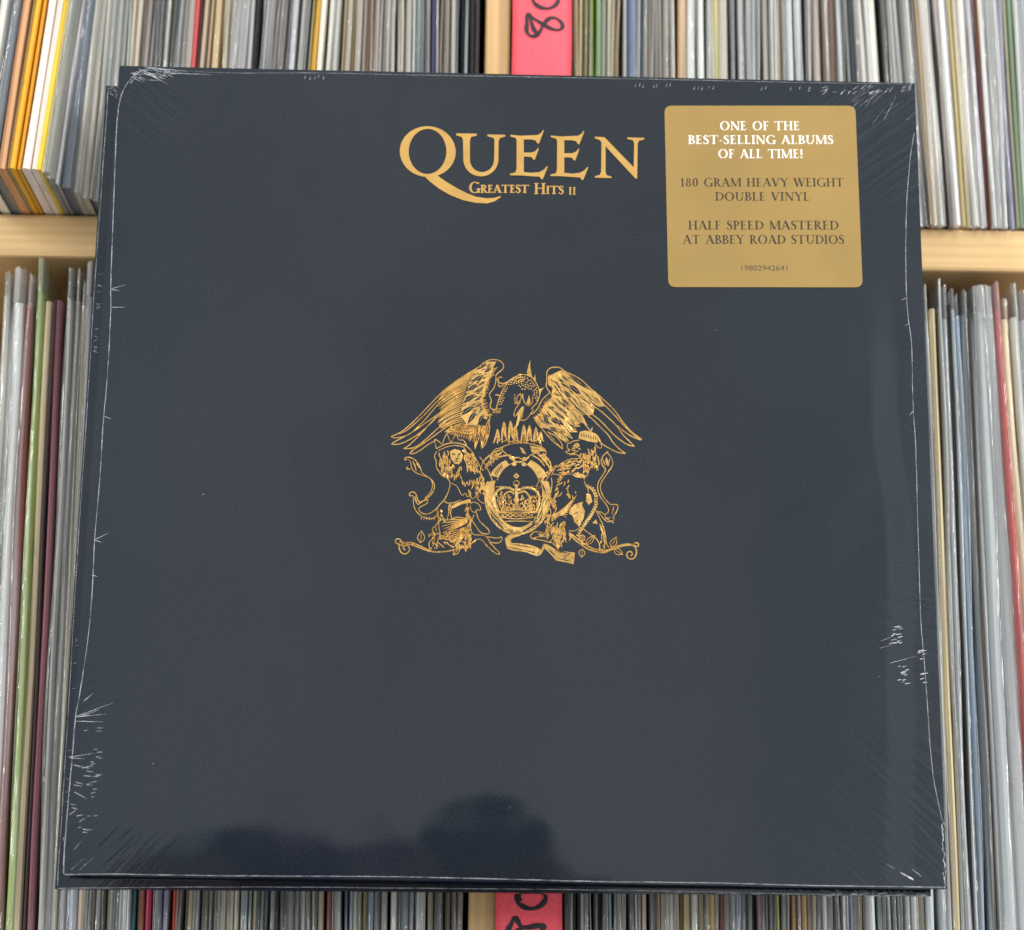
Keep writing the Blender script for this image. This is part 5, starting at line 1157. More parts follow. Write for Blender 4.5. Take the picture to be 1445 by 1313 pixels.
('l',47,(691,1661,820,1760,966,1969,1038,2173,1185,2371,1377,2531,1369,2601,1286,2685,1236,2841,1271,3076,1242,3311,1293,3450,1415,3558,1621,3574,1770,3558,1902,3435,2108,3329,2407,3198,2670,3007,2894,2758,3156,2560,3417,2319,3678,2071,3939,1766,4162,1421,4422,1116,4644,927,4873,758)),
('l',47,(4873,751,4681,832,4496,1002,4236,1248,3976,1553,3716,1839,3455,2106)),
('l',47,(4829,738,4533,848,4236,1035,3921,1300)),
('l',47,(4595,487,4384,710,4162,918,3921,1300,3605,1603,3307,1869,2972,2096)),
('l',47,(4595,487,4347,536,4051,722,3717,1025,3346,1443,2973,1746)),
('l',47,(4266,195,4015,375,3755,659,3625,907,3309,1210,3049,1495,2825,1665)),
('l',47,(4266,195,3978,228,3682,368,3422,517,3237,706,2939,1048,2641,1429)),
('l',47,(1889,332,1685,482,1387,746,1161,1051,1012,1202,869,1393,778,1565)),
('l',47,(1889,332,1850,563,1645,828,1310,996)),
('l',32,(1834,370,1572,673,1348,938)),
('f',0,(1808,3460,2108,3290,2445,3101,2857,2718,3193,2529,3418,2183,3493,2048,3251,2024,3121,2099,3011,1708,2825,1665,2639,1700,2752,1392,2827,1278,2604,1389,2456,1309,2568,1234,2309,1190,2458,999,2125,993,2275,725,1978,874,2127,645,2017,585,1756,754,1495,1019,1309,1131,1086,1157,899,1355,785,1546,1006,1706,1188,2059,1445,2337,1487,2690,1310,2881,1307,3195,1511,3297)),
('N',162,(2052,3359,2858,2679)),
('l',21,(2052,3359,2589,2905)),
('N',199,(2111,2878,2579,2485)),
('l',21,(2111,2878,2423,2616)),
('N',140,(1908,2640,2219,2334)),
('l',21,(1908,2640,2116,2436)),
('N',103,(1817,2345,2162,2021)),
('l',21,(1817,2345,2047,2129)),
('N',81,(1662,2205,2136,1993)),
('l',21,(1662,2205,1978,2064)),
('N',96,(1634,2010,2090,1709)),
('l',21,(1634,2010,1938,1809)),
('N',110,(1543,1833,1973,1473)),
('l',21,(1543,1833,1830,1593)),
('N',140,(1434,1559,1938,1240)),
('l',21,(1434,1559,1770,1347)),
('N',133,(1136,1709,1389,1229)),
('l',21,(1136,1709,1305,1389)),
('N',125,(1364,1190,1699,976)),
('l',21,(1364,1190,1587,1048)),
('N',88,(1551,3043,1777,2754)),
('l',21,(1551,3043,1701,2850)),
('N',81,(1810,3244,2129,2996)),
('l',21,(1810,3244,2023,3079)),
('N',59,(1661,3202,1962,2934)),
('l',21,(1661,3202,1862,3023)),
('N',74,(1366,2824,1517,2690)),
('l',21,(1366,2824,1467,2735)),
('N',88,(1356,2024,1562,1795)),
('l',21,(1356,2024,1493,1871)),
('N',66,(1521,2183,1708,2031)),
('l',21,(1521,2183,1646,2082)),
('N',59,(1157,1457,1308,1247)),
('l',21,(1157,1457,1257,1317)),
('N',59,(917,1374,1049,1184)),
('l',21,(917,1374,1005,1247)),
('N',125,(1199,974,1833,447)),
('l',21,(1199,974,1622,622)),
('N',59,(1518,2573,1705,2421)),
('l',21,(1518,2573,1643,2471)),
('N',33,(2189,2431,2751,1703)),
('N',33,(2449,2436,3121,2002)),
('N',33,(2228,2159,2751,1586)),
('N',33,(2155,1885,2567,1350)),
('N',33,(1973,1493,2458,961)),
('N',33,(2709,2519,3232,2101)),
('N',33,(1900,1298,2274,803)),
('N',33,(2560,2673,2971,2369)),
('N',33,(1754,1062,2053,682)),
('t',32,(1494,3081,1294,3304)),
('t',32,(1511,3004,1296,3236)),
('t',32,(1527,2928,1299,3160)),
('t',32,(1544,2851,1352,3031)),
('t',32,(1568,2777,1344,3016)),
('t',32,(1602,2708,1428,2917)),
('t',32,(1636,2638,1427,2865)),
('t',32,(1665,2568,1468,2758)),
('t',32,(1650,2491,1444,2706)),
('t',32,(1635,2414,1406,2598)),
('t',32,(1620,2337,1389,2547)),
('t',32,(1586,2270,1403,2503)),
('t',32,(1536,2211,1347,2393)),
('t',32,(1486,2152,1291,2344)),
('t',32,(1436,2093,1210,2307)),
('t',32,(1390,2031,1167,2219)),
('t',32,(1350,1965,1135,2177)),
('t',32,(1309,1899,1136,2087)),
('t',32,(1268,1833,1094,2046)),
('t',32,(1227,1767,1024,1963)),
('t',32,(1186,1701,982,1924)),
('t',32,(1146,1636,937,1867)),
('t',32,(1108,1568,898,1747)),
('t',32,(1075,1498,900,1700)),
('t',32,(1043,1427,840,1647)),
('t',32,(1010,1357,783,1580)),
('N',15,(2115,2273,2340,2044)),
('N',15,(2183,2204,2437,1968)),
('N',15,(2250,2136,2534,1892)),
('N',15,(2318,2067,2631,1817)),
('N',15,(2385,1998,2728,1741)),
('N',15,(2452,1930,2825,1665)),
('N',15,(2520,1861,2922,1590)),
('N',15,(2587,1792,3019,1514)),
('N',15,(2654,1724,3116,1438)),
('N',39,(1599,3020,1762,2805)),
('N',41,(1257,1469,1424,1317)),
('N',46,(1863,1865,2024,1662)),
('N',44,(2011,1988,2148,1832)),
('N',55,(1655,2042,1769,1898)),
('N',54,(1336,1688,1444,1557)),
('N',57,(1581,2549,1781,2386)),
('N',54,(1215,1684,1383,1541)),
('N',43,(1957,1704,2132,1571)),
('N',42,(1297,1996,1446,1885)),
('N',52,(1418,3085,1563,2954)),
('N',46,(1561,1582,1745,1435)),
('N',49,(1686,2810,1803,2710)),
('N',45,(1898,2619,2032,2488)),
('N',43,(1708,1328,1809,1200)),
('N',50,(1370,1368,1499,1258)),
('N',56,(1625,2719,1729,2581)),
('N',44,(1637,2334,1824,2139)),
('N',40,(1483,2188,1646,2035)),
('N',44,(1748,1969,1908,1817)),
('N',38,(1148,1511,1263,1358)),
('N',47,(1737,2498,1946,2324)),
('N',42,(1758,2697,1890,2533)),
('N',54,(2059,2347,2242,2167)),
('N',48,(1264,1812,1443,1606)),
('N',43,(1627,1444,1733,1328)),
('N',55,(1511,1445,1684,1258)),
('N',54,(1420,1484,1616,1330)),
('N',50,(1027,1500,1205,1300)),
('N',45,(2099,2678,2306,2513)),
('N',42,(1724,1528,1885,1330)),
('N',43,(1817,1660,1967,1513)),
('N',52,(1797,2961,1992,2770)),
('N',48,(1625,1808,1780,1629)),
('N',52,(1789,1405,1943,1261)),
('N',50,(1085,1722,1212,1620)),
('N',47,(1830,2109,2001,1955)),
('N',50,(1712,3080,1884,2940)),
('N',45,(1984,2496,2091,2350)),
('N',40,(1833,2348,1972,2173)),
('N',55,(1988,2846,2178,2674)),
('N',41,(1691,2609,1834,2462)),
('N',40,(1436,2018,1578,1901)),
('N',48,(1888,2917,2067,2745)),
('N',42,(1562,2101,1712,1949)),
('N',54,(1536,2859,1677,2689)),
('N',30,(2475,1616,2649,1419)),
('N',22,(2709,2534,2991,2289)),
('N',27,(2527,2091,2775,1850)),
('N',29,(2155,1512,2330,1350)),
('N',23,(2211,2185,2402,1978)),
('N',30,(2340,2462,2529,2271)),
('N',21,(2228,1420,2372,1218)),
('N',28,(2307,2617,2516,2453)),
('N',29,(3000,2200,3152,2011)),
('N',22,(2792,2306,3059,1984)),
('N',28,(2225,1302,2447,1075)),
('N',29,(2318,2039,2476,1859)),
('N',28,(2500,1495,2727,1175)),
('N',22,(2617,1753,2877,1437)),
('N',28,(2160,2266,2445,1967)),
('N',26,(2343,1903,2514,1720)),
('N',28,(3076,2425,3330,2201)),
('N',27,(2666,2095,2913,1765)),
('N',21,(2628,2397,2796,2219)),
('N',21,(3037,2041,3283,1748)),
('N',21,(2328,1543,2626,1285)),
('N',23,(2837,2106,3160,1844)),
('N',21,(2562,2219,2803,2028)),
('N',25,(2450,1820,2711,1614)),
('N',22,(2899,2276,3114,2006)),
('N',28,(2418,2202,2734,1959)),
('N',28,(2834,2391,3095,2057)),
('N',28,(2240,2378,2452,2190)),
('N',21,(2056,1480,2348,1243)),
('N',30,(2691,1921,2856,1709)),
('N',21,(2049,1240,2251,993)),
('N',28,(2131,1344,2346,1157)),
('N',29,(2445,2309,2638,2075)),
('N',30,(2604,1660,2794,1508)),
('N',25,(1625,1143,1736,967)),
('N',30,(1644,1009,1749,878)),
('N',28,(1807,855,1898,719)),
('N',27,(2049,953,2141,841)),
('N',24,(1983,881,2073,736)),
('N',28,(1724,1034,1836,870)),
('N',33,(2053,787,2185,657)),
('N',28,(1802,1047,1888,946)),
('N',25,(2005,721,2117,584)),
('N',34,(2106,896,2209,791))]),
('bird',[
('t',59,(-420,3089,-503,3150,-584,3085,-604,2979,-536,2890,-405,2862,-238,2920,-91,3048,56,3149,242,3224,409,3247)),
('l',47,(411,3247,542,3218,692,3143,806,3008,900,2853,966,2679,998,2484,963,2289,890,2112,780,2012,689,1874)),
('l',47,(167,3242,391,3254,577,3246)),
('l',47,(-165,2969,-293,2829,-420,2611,-501,2376,-579,2140,-631,1867)),
('t',53,(-591,2881,-552,2745,-441,2767,-349,2828)),
('t',53,(-695,2403,-621,2432,-546,2382,-491,2407)),
('l',32,(-630,1859,-427,1871)),
('t',37,(-741,1826,-768,1670)),
('t',37,(-678,1827,-705,1671)),
('t',37,(-615,1828,-642,1672)),
('t',37,(-552,1830,-579,1674)),
('t',37,(-489,1831,-516,1675)),
('D',29,(803,2517)),
('D',29,(429,2668)),
('D',29,(873,2729)),
('D',29,(649,3029)),
('D',29,(584,2779)),
('D',29,(-97,3025)),
('D',29,(375,2969)),
('D',29,(211,3010)),
('D',29,(77,3153)),
('D',29,(371,2815)),
('D',29,(269,3157)),
('D',29,(524,3103)),
('D',29,(455,2858)),
('D',29,(746,2784)),
('D',29,(899,2241)),
('D',29,(276,2762)),
('D',29,(116,2899)),
('D',29,(508,2938)),
('D',29,(317,2875)),
('D',29,(705,2957)),
('D',29,(523,2724)),
('D',29,(-86,2933)),
('D',29,(821,2660)),
('D',29,(313,3033)),
('D',29,(422,3062)),
('D',29,(-30,3062)),
('D',29,(890,2526)),
('D',29,(110,3074)),
('D',29,(540,2845)),
('D',29,(662,2806)),
('D',29,(38,3029)),
('D',29,(48,2948)),
('D',29,(-1,2876)),
('D',29,(746,2890)),
('D',29,(176,3128)),
('D',29,(877,2413)),
('D',29,(208,2809)),
('D',29,(600,2679)),
('D',29,(634,2894)),
('D',29,(200,2924)),
('D',29,(330,2666)),
('D',29,(421,3143)),
('D',29,(835,2322)),
('D',29,(683,2687)),
('D',29,(565,3024)),
('D',29,(117,2985)),
('D',29,(884,2610)),
('D',29,(456,2770)),
('D',29,(338,3119)),
('D',29,(809,2832)),
('D',29,(273,2948)),
('D',29,(784,2440)),
('D',29,(914,2337)),
('D',29,(767,2602)),
('D',26,(-501,2154)),
('D',26,(-359,2561)),
('D',26,(-308,2729)),
('D',26,(-232,2716)),
('D',26,(-355,2477)),
('D',26,(-400,2401)),
('D',26,(-486,2234)),
('D',26,(-352,2314)),
('D',26,(-272,2809)),
('D',26,(-271,2644)),
('D',26,(-445,2052)),
('D',26,(-427,2277)),
('D',26,(-431,2133)),
('D',26,(-469,2337)),
('D',26,(-194,2845)),
('D',26,(-526,2046)),
('D',26,(-294,2570)),
('D',26,(-423,2483)),
('D',26,(-383,2205)),
('D',26,(-341,2645)),
('D',29,(344,3146)),
('D',29,(263,3058)),
('D',29,(-98,2924)),
('D',29,(98,2992)),
('D',29,(-35,3007)),
('D',29,(23,3072)),
('D',29,(166,3105)),
('D',29,(236,3139)),
('D',29,(361,3037)),
('D',29,(5,2905)),
('D',29,(193,2976)),
('D',29,(91,3111)),
('D',29,(-153,2995)),
('D',29,(296,2983)),
('D',29,(-110,2844)),
('f',0,(628,3849,567,3631,503,3355,572,3180,711,3143,659,3378,623,3613)),
('f',0,(832,3283,789,3165,730,3104,768,3007,850,3009,826,3146)),
('f',0,(958,2679,1107,2713,1188,2781,1063,2622,1006,2406,967,2562)),
('l',43,(272,2489,213,2441,166,2388,138,2330,129,2265,132,2196,140,2125,141,2058,179,2113,224,2166,265,2220,294,2278,303,2343,294,2414,272,2489)),
('l',43,(358,2479,368,2276,464,2064,613,2001,734,2128,731,2401)),
('f',0,(589,2437,647,2263,649,2107,575,2047,500,2115,547,2241)),
('t',32,(98,2427,16,2441)),
('t',32,(99,2376,17,2390)),
('t',32,(100,2325,18,2339)),
('t',32,(100,2275,18,2289)),
('t',32,(101,2224,19,2238)),
('t',32,(102,2174,20,2187)),
('t',32,(102,2123,21,2137)),
('t',32,(103,2072,21,2086)),
('l',40,(277,2158,120,1921,41,1745,28,1589,110,1591,171,1728)),
('f',0,(416,1985,316,1956,160,1728,177,1534,104,1223,-67,1003,81,1029,203,1263,256,1477,368,1693)),
('l',40,(249,1438,453,1423,600,1573,679,1738,782,1857)),
('l',32,(338,1692,384,1616,286,1459)),
('t',40,(124,1088,-59,987,-136,1140))]),
('flames',[
('t',64,(-724,497,-650,716,-605,937,-586,1069)),
('t',64,(-586,1069,-534,880,-517,689,-482,573)),
('t',35,(-575,805,-586,615,-548,455)),
('t',64,(-394,499,-407,867,-364,1236,-345,1368)),
('t',64,(-345,1368,-292,1178,-273,841,-211,578)),
('t',35,(-333,1104,-344,913,-307,752)),
('t',64,(-134,499,-161,887,-118,1270,-99,1403)),
('t',64,(-99,1403,-47,1213,-27,860,38,583)),
('t',35,(-88,1138,-99,947,-61,786)),
('t',64,(41,498,30,774,75,1039,95,1171)),
('t',64,(95,1171,147,981,164,747,224,587)),
('t',35,(105,907,94,716,131,556)),
('t',64,(315,505,346,817,391,1118,410,1251)),
('t',64,(410,1251,462,1061,480,790,527,593)),
('t',35,(421,987,409,796,446,635)),
('t',64,(539,514,556,821,602,1123,621,1255)),
('t',64,(621,1255,673,1065,690,794,742,597)),
('t',35,(632,991,620,800,657,640)),
('t',64,(813,525,803,789,849,1054,869,1187)),
('t',64,(869,1187,920,997,937,763,996,603)),
('t',35,(879,923,867,732,904,571)),
('t',64,(1024,533,986,705,1034,882,1053,1014)),
('t',64,(1053,1014,1105,825,1120,678,1187,606)),
('t',35,(1063,750,1051,560,1088,400)),
('l',40,(-598,519,-460,690,-332,547,-208,710,-51,538,73,687,230,558,368,692,511,549,649,713,777,554,916,703,1044,574))]),
('ribbon',[
('f',0,(-232,-3194,-137,-3064,70,-2974,332,-2855,348,-3054,107,-3130,-37,-3233,19,-3332,-189,-3293)),
('f',0,(-217,-3279,6,-3346,352,-3361,699,-3404,908,-3472,1033,-3526,1016,-3825,843,-3793,564,-3685,79,-3637,-150,-3563)),
('f',0,(1198,-3352,1357,-3378,1566,-3502,1775,-3612,2052,-3635,2378,-3671,2326,-4106,2056,-4047,1675,-3983,1500,-3773,1325,-3592,1227,-3523)),
('f',0,(1047,-3554,1131,-3581,1184,-3395,1227,-3537,1133,-3738,1037,-3818)),
('N',35,(-116,-3505,564,-3621)),
('N',35,(529,-3607,994,-3740)),
('N',35,(-35,-3376,992,-3541)),
('N',35,(1352,-3520,1715,-3897)),
('N',35,(1702,-3897,2290,-4014)),
('N',35,(1637,-3600,2337,-3729)),
('n',0,(-9,-3261,321,-3119,336,-3155,47,-3303))]),
('crab',[
('l',43,(-848,-33,-692,262,-399,341,-295,416,20,524,440,555,863,468,1159,372,1287,192,1205,-7)),
('l',43,(-399,377,-361,195,-184,53,28,-89,202,-12,379,-118,553,-42,727,107,1006,186,1075,333)),
('f',0,(267,376,408,320,516,103,376,137)),
('f',0,(653,435,1074,370,1251,227,936,221,1042,114,726,180)),
('f',0,(105,-65,79,-123,15,-147,-49,-125,-77,-69,-51,-12,13,13,78,-9)),
('f',0,(554,-93,528,-150,464,-175,399,-153,372,-97,398,-39,462,-15,526,-37)),
('f',0,(157,-290,131,-347,67,-372,3,-350,-25,-294,1,-237,65,-212,130,-234)),
('f',0,(528,-297,503,-354,438,-379,374,-357,346,-301,372,-244,436,-219,501,-241)),
('l',59,(-113,-33,65,-175,240,-216,415,-169,623,-19)),
('n',0,(155,-130,323,-141,240,-201)),
('t',59,(-398,282,-746,115,-1091,-184,-1156,-403)),
('t',59,(-361,195,-674,7,-949,-290,-1014,-546)),
('t',59,(-677,189,-847,-106,-772,-396)),
('t',59,(-44,56,-394,12,-672,-103)),
('t',59,(1147,152,1395,-134,1489,-424)),
('t',59,(1077,114,1291,-209,1469,-533,1296,-718)),
('t',59,(937,148,1149,-66,1362,-354)),
('t',59,(727,71,1009,-69,1222,-356)),
('l',37,(1489,-424,1225,-647,950,-1015,897,-1341,1056,-1194,1367,-789,1489,-424)),
('f',0,(1226,-719,1186,-758,1150,-799,1122,-844,1101,-893,1086,-945,1072,-998,1055,-1049,1087,-1006,1122,-965,1155,-923,1183,-878,1204,-829,1217,-775)),
('t',53,(-841,-334,-950,-394,-1042,-479)),
('t',53,(-577,-44,-693,-134,-718,-283)),
('t',53,(-510,42,-533,-33,-596,-76)),
('t',53,(-822,-197,-903,-255,-980,-318)),
('t',53,(-594,128,-629,52,-708,33)),
('t',53,(-816,-152,-860,-210,-868,-283)),
('t',53,(-402,160,-477,79,-580,42)),
('t',53,(-546,44,-627,-75,-756,-135)),
('t',53,(-713,-181,-806,-231,-863,-322)),
('t',53,(-492,-33,-558,-91,-624,-148)),
('t',53,(1174,92,1204,32,1238,-27)),
('t',53,(1392,-353,1469,-437,1548,-519)),
('t',53,(1384,-357,1499,-387,1557,-494)),
('t',53,(1080,95,1144,52,1166,-24)),
('t',53,(1167,91,1237,-26,1284,-154)),
('t',53,(1193,-6,1235,-130,1301,-242)),
('t',53,(1122,-4,1231,-76,1309,-183)),
('t',53,(1286,10,1307,-72,1365,-129)),
('t',53,(1086,-6,1156,-22,1189,-88)),
('t',53,(1058,80,1111,32,1106,-41))]),
('crown',[
('f',0,(126,-1067,110,-1898,249,-1895,210,-1066)),
('l',45,(266,-1043,252,-1097,214,-1138,162,-1153,110,-1140,71,-1101,56,-1047,69,-992,107,-952,159,-936,212,-950,251,-989,266,-1043)),
('f',0,(155,-639,269,-767,158,-857,45,-772)),
('n',0,(156,-712,206,-769,157,-806,108,-771)),
('l',90,(102,-1321,-165,-1196,-478,-1274,-649,-1480,-644,-1768,-485,-2139)),
('l',90,(227,-1318,498,-1183,813,-1249,1024,-1447,1041,-1735,927,-2112)),
('l',74,(103,-1429,-128,-1340,-300,-1509,-365,-1763,-291,-2049)),
('l',74,(229,-1427,465,-1328,641,-1491,714,-1742,669,-2031)),
('l',37,(-612,-1205,-235,-1168,45,-1250)),
('l',37,(289,-1245,602,-1152,986,-1144)),
('l',53,(-512,-2154,-82,-2088,175,-2069,474,-2078,948,-2126)),
('l',53,(-440,-2354,-77,-2404,180,-2414,479,-2394,881,-2328)),
('l',48,(-381,-2539,-6,-2503,410,-2495,841,-2516)),
('f',0,(-554,-2155,962,-2126,907,-2191,176,-2141,-483,-2218)),
('l',45,(-184,-2277,-203,-2323,-252,-2343,-302,-2325,-323,-2280,-303,-2234,-254,-2214,-205,-2232,-184,-2277)),
('l',45,(25,-2273,5,-2319,-44,-2339,-93,-2321,-114,-2276,-94,-2230,-46,-2210,4,-2228,25,-2273)),
('l',45,(247,-2269,228,-2315,179,-2335,129,-2317,108,-2271,128,-2225,177,-2206,226,-2224,247,-2269)),
('l',45,(477,-2264,457,-2310,408,-2330,359,-2312,338,-2267,358,-2221,406,-2201,456,-2219,477,-2264)),
('l',45,(685,-2260,666,-2306,617,-2326,567,-2308,546,-2263,566,-2217,615,-2197,665,-2215,685,-2260)),
('f',0,(-358,-2237,-316,-2287,-356,-2338,-399,-2288)),
('f',0,(-149,-2233,-107,-2283,-148,-2334,-190,-2284)),
('f',0,(59,-2229,102,-2279,61,-2330,18,-2280)),
('f',0,(302,-2225,345,-2274,304,-2325,261,-2276)),
('f',0,(532,-2220,574,-2270,533,-2321,491,-2271)),
('f',0,(754,-2216,797,-2265,756,-2316,713,-2267)),
('f',0,(171,-1810,299,-1966,370,-2108,174,-2026,-12,-2116,55,-1971)),
('l',48,(-286,-1920,-308,-1986,-362,-2015,-416,-1988,-440,-1923,-418,-1856,-364,-1828,-310,-1854,-286,-1920)),
('f',0,(-417,-2023,-306,-2021,-332,-2122,-388,-2123)),
('l',48,(-92,-1916,-113,-1983,-167,-2011,-221,-1985,-245,-1919,-223,-1852,-170,-1824,-115,-1850,-92,-1916)),
('f',0,(-222,-2019,-111,-2017,-137,-2118,-193,-2119)),
('l',48,(62,-1913,40,-1980,-14,-2008,-68,-1982,-92,-1916,-70,-1849,-16,-1821,38,-1847,62,-1913)),
('f',0,(-69,-2016,42,-2014,16,-2115,-40,-2116)),
('l',48,(444,-1906,423,-1972,369,-2001,315,-1974,291,-1909,313,-1842,367,-1813,421,-1840,444,-1906)),
('f',0,(313,-2009,425,-2007,398,-2108,343,-2109)),
('l',48,(604,-1902,583,-1969,529,-1997,475,-1971,451,-1905,473,-1839,527,-1810,581,-1837,604,-1902)),
('f',0,(474,-2006,585,-2004,558,-2105,503,-2106)),
('l',48,(792,-1899,771,-1965,717,-1994,663,-1967,639,-1902,661,-1835,715,-1807,769,-1833,792,-1899)),
('f',0,(661,-2002,773,-2000,746,-2101,690,-2102)),
('t',53,(-521,-1653,-540,-1768)),
('t',53,(945,-1521,877,-1587)),
('t',53,(-272,-1653,-245,-1711)),
('t',53,(656,-1731,652,-1800)),
('t',53,(-429,-1700,-485,-1837)),
('t',53,(600,-1626,580,-1726)),
('t',53,(943,-1979,1007,-2086)),
('t',53,(854,-1567,872,-1630)),
('t',53,(677,-1866,639,-1942)),
('t',53,(703,-1534,800,-1607)),
('t',53,(-29,-1671,-19,-1765)),
('t',53,(-502,-1748,-467,-1868)),
('t',53,(-128,-1700,-50,-1807)),
('t',53,(774,-1995,678,-2085)),
('t',53,(834,-1496,849,-1615)),
('t',53,(542,-1682,517,-1795)),
('t',53,(-556,-1516,-488,-1656)),
('t',53,(-56,-1548,-124,-1656)),
('t',53,(-212,-1685,-245,-1786)),
('t',53,(-355,-1560,-374,-1677)),
('t',53,(-358,-1768,-422,-1904)),
('t',53,(938,-1943,1006,-2001)),
('t',53,(-182,-1925,-84,-2009)),
('t',53,(508,-1887,500,-1968)),
('t',53,(-167,-2025,-251,-2156)),
('t',53,(-227,-1584,-262,-1707)),
('t',53,(-103,-1531,-8,-1608)),
('t',53,(780,-1923,795,-2049)),
('t',53,(-134,-1590,-57,-1666)),
('t',53,(-63,-2015,18,-2102)),
('t',53,(403,-1615,387,-1690)),
('t',53,(2,-1773,-90,-1869)),
('t',53,(-324,-1655,-260,-1758)),
('t',53,(409,-1549,414,-1654)),
('t',53,(557,-1783,585,-1875)),
('t',53,(-395,-1731,-445,-1860)),
('t',53,(964,-1779,984,-1850)),
('t',53,(772,-1824,753,-1941)),
('t',53,(-358,-1500,-446,-1621)),
('t',53,(648,-1761,574,-1865)),
('t',53,(468,-1596,379,-1677)),
('t',53,(-226,-1981,-305,-2053)),
('t',53,(789,-1822,882,-1962)),
('t',53,(-279,-2007,-236,-2075)),
('t',53,(909,-1639,953,-1762)),
('t',53,(-123,-1470,-144,-1504,-132,-1543)),
('t',53,(72,-1642,94,-1681,87,-1727)),
('t',53,(858,-1691,851,-1737,852,-1784)),
('t',53,(-350,-1969,-369,-2018,-355,-2069)),
('t',53,(-506,-1947,-531,-2017,-504,-2086)),
('t',53,(567,-1950,561,-1985,562,-2021)),
('t',53,(178,-1748,174,-1815,161,-1880)),
('t',53,(937,-1382,951,-1437,931,-1490)),
('t',53,(-250,-1530,-229,-1582,-241,-1638)),
('t',53,(261,-1941,271,-2010,268,-2080)),
('t',53,(859,-1966,849,-2025,824,-2078)),
('t',53,(-265,-2048,-278,-2106,-289,-2165)),
('t',53,(338,-1331,325,-1372,340,-1411)),
('t',53,(703,-1824,672,-1864,665,-1915)),
('t',53,(40,-1364,54,-1432,42,-1501)),
('t',53,(-485,-1577,-493,-1651,-453,-1712)),
('t',53,(-165,-1484,-138,-1546,-131,-1614)),
('t',53,(-411,-1430,-411,-1491,-451,-1535)),
('t',53,(877,-1566,883,-1607,855,-1637)),
('t',53,(751,-1506,743,-1573,737,-1640)),
('t',53,(635,-1658,641,-1721,632,-1784)),
('t',53,(-259,-1698,-238,-1737,-236,-1783)),
('t',53,(-435,-1778,-466,-1847,-443,-1918)),
('t',53,(-29,-1668,-17,-1724,-33,-1779)),
('t',53,(157,-1529,151,-1574,133,-1614)),
('t',53,(-390,-1352,-387,-1414,-400,-1475)),
('t',53,(-489,-1607,-494,-1656,-482,-1704)),
('t',53,(-555,-1456,-562,-1515,-578,-1572)),
('t',53,(813,-1655,809,-1725,769,-1782)),
('t',53,(100,-1845,77,-1912,57,-1979)),
('t',53,(-215,-1756,-225,-1817,-231,-1878)),
('t',53,(-395,-1547,-434,-1601,-431,-1669)),
('t',53,(502,-1675,486,-1736,484,-1799)),
('t',53,(400,-1491,381,-1537,374,-1587)),
('t',53,(611,-1469,619,-1507,595,-1538)),
('t',53,(333,-1621,350,-1671,356,-1723)),
('t',53,(930,-1769,948,-1837,950,-1908)),
('t',53,(262,-1640,258,-1693,238,-1743)),
('t',53,(640,-2023,637,-2067,647,-2110)),
('t',53,(425,-1761,394,-1802,403,-1853))]),
('lion',[
('l',43,(-2864,233,-2911,436,-2958,640,-2788,549,-2658,405,-2579,648,-2479,870,-2382,608,-2323,485,-2196,744,-2108,892,-2052,600,-1877,618,-1791,532,-1717,351)),
('l',53,(-2851,255,-2574,429,-2226,509,-1944,470,-1732,372)),
('l',37,(-2779,176,-2467,343,-2083,409,-1801,313)),
('l',45,(-2848,146,-2948,-75,-2839,-233,-2869,-437,-2760,-617,-2630,-796,-2475,-865)),
('f',0,(-2358,155,-2185,246,-1974,200,-1865,19,-1895,-200,-2011,-348,-2173,-314,-2309,-135)),
('N',63,(-2272,70,-2131,14)),
('N',63,(-2061,30,-1922,77)),
('n',0,(-2156,-118,-2016,-115,-2084,-189)),
('N',42,(-2210,-221,-1964,-230)),
('t',53,(-2614,5,-2581,-77,-2540,-156)),
('t',53,(-2021,-544,-2019,-685,-1920,-781)),
('t',53,(-1987,-454,-1991,-563,-1978,-671)),
('t',53,(-2358,-151,-2339,-261,-2364,-369)),
('t',53,(-2507,-210,-2476,-325,-2435,-437)),
('t',53,(-2183,-736,-2142,-864,-2170,-995)),
('t',53,(-2648,-518,-2650,-583,-2648,-648)),
('t',53,(-2049,-674,-2027,-746,-2005,-818)),
('t',53,(-2064,-633,-2045,-702,-2032,-772)),
('t',53,(-2500,-188,-2446,-298,-2385,-405)),
('t',53,(-2539,-4,-2558,-136,-2475,-239)),
('t',53,(-2565,153,-2563,85,-2581,19)),
('t',53,(-2642,-376,-2591,-496,-2583,-628)),
('t',53,(-2082,-650,-2085,-787,-2090,-924)),
('t',53,(-2555,-453,-2581,-539,-2552,-624)),
('t',53,(-2442,-435,-2518,-560,-2472,-701)),
('t',53,(-2697,-223,-2647,-287,-2654,-368)),
('t',53,(-2357,-223,-2338,-298,-2362,-371)),
('t',53,(-2460,187,-2406,87,-2415,-26)),
('t',53,(-2503,-432,-2449,-556,-2458,-692)),
('t',53,(-2493,-626,-2446,-743,-2470,-867)),
('t',53,(-2366,-524,-2365,-613,-2347,-700)),
('t',53,(-2500,-50,-2483,-160,-2478,-271)),
('t',53,(-1934,-426,-1906,-508,-1911,-594)),
('t',53,(-2382,-774,-2384,-842,-2375,-911)),
('t',53,(-2759,102,-2745,-37,-2668,-152)),
('t',53,(-1619,-167,-1551,-306,-1608,-450)),
('t',53,(-1672,22,-1650,-114,-1581,-232)),
('t',53,(-1722,-168,-1733,-273,-1660,-345)),
('t',53,(-1643,-369,-1574,-474,-1585,-601)),
('t',53,(-1743,-234,-1678,-287,-1651,-369)),
('t',53,(-1506,-242,-1443,-340,-1429,-458)),
('t',53,(-1492,-255,-1415,-361,-1326,-454)),
('t',53,(-1491,-76,-1423,-189,-1376,-313)),
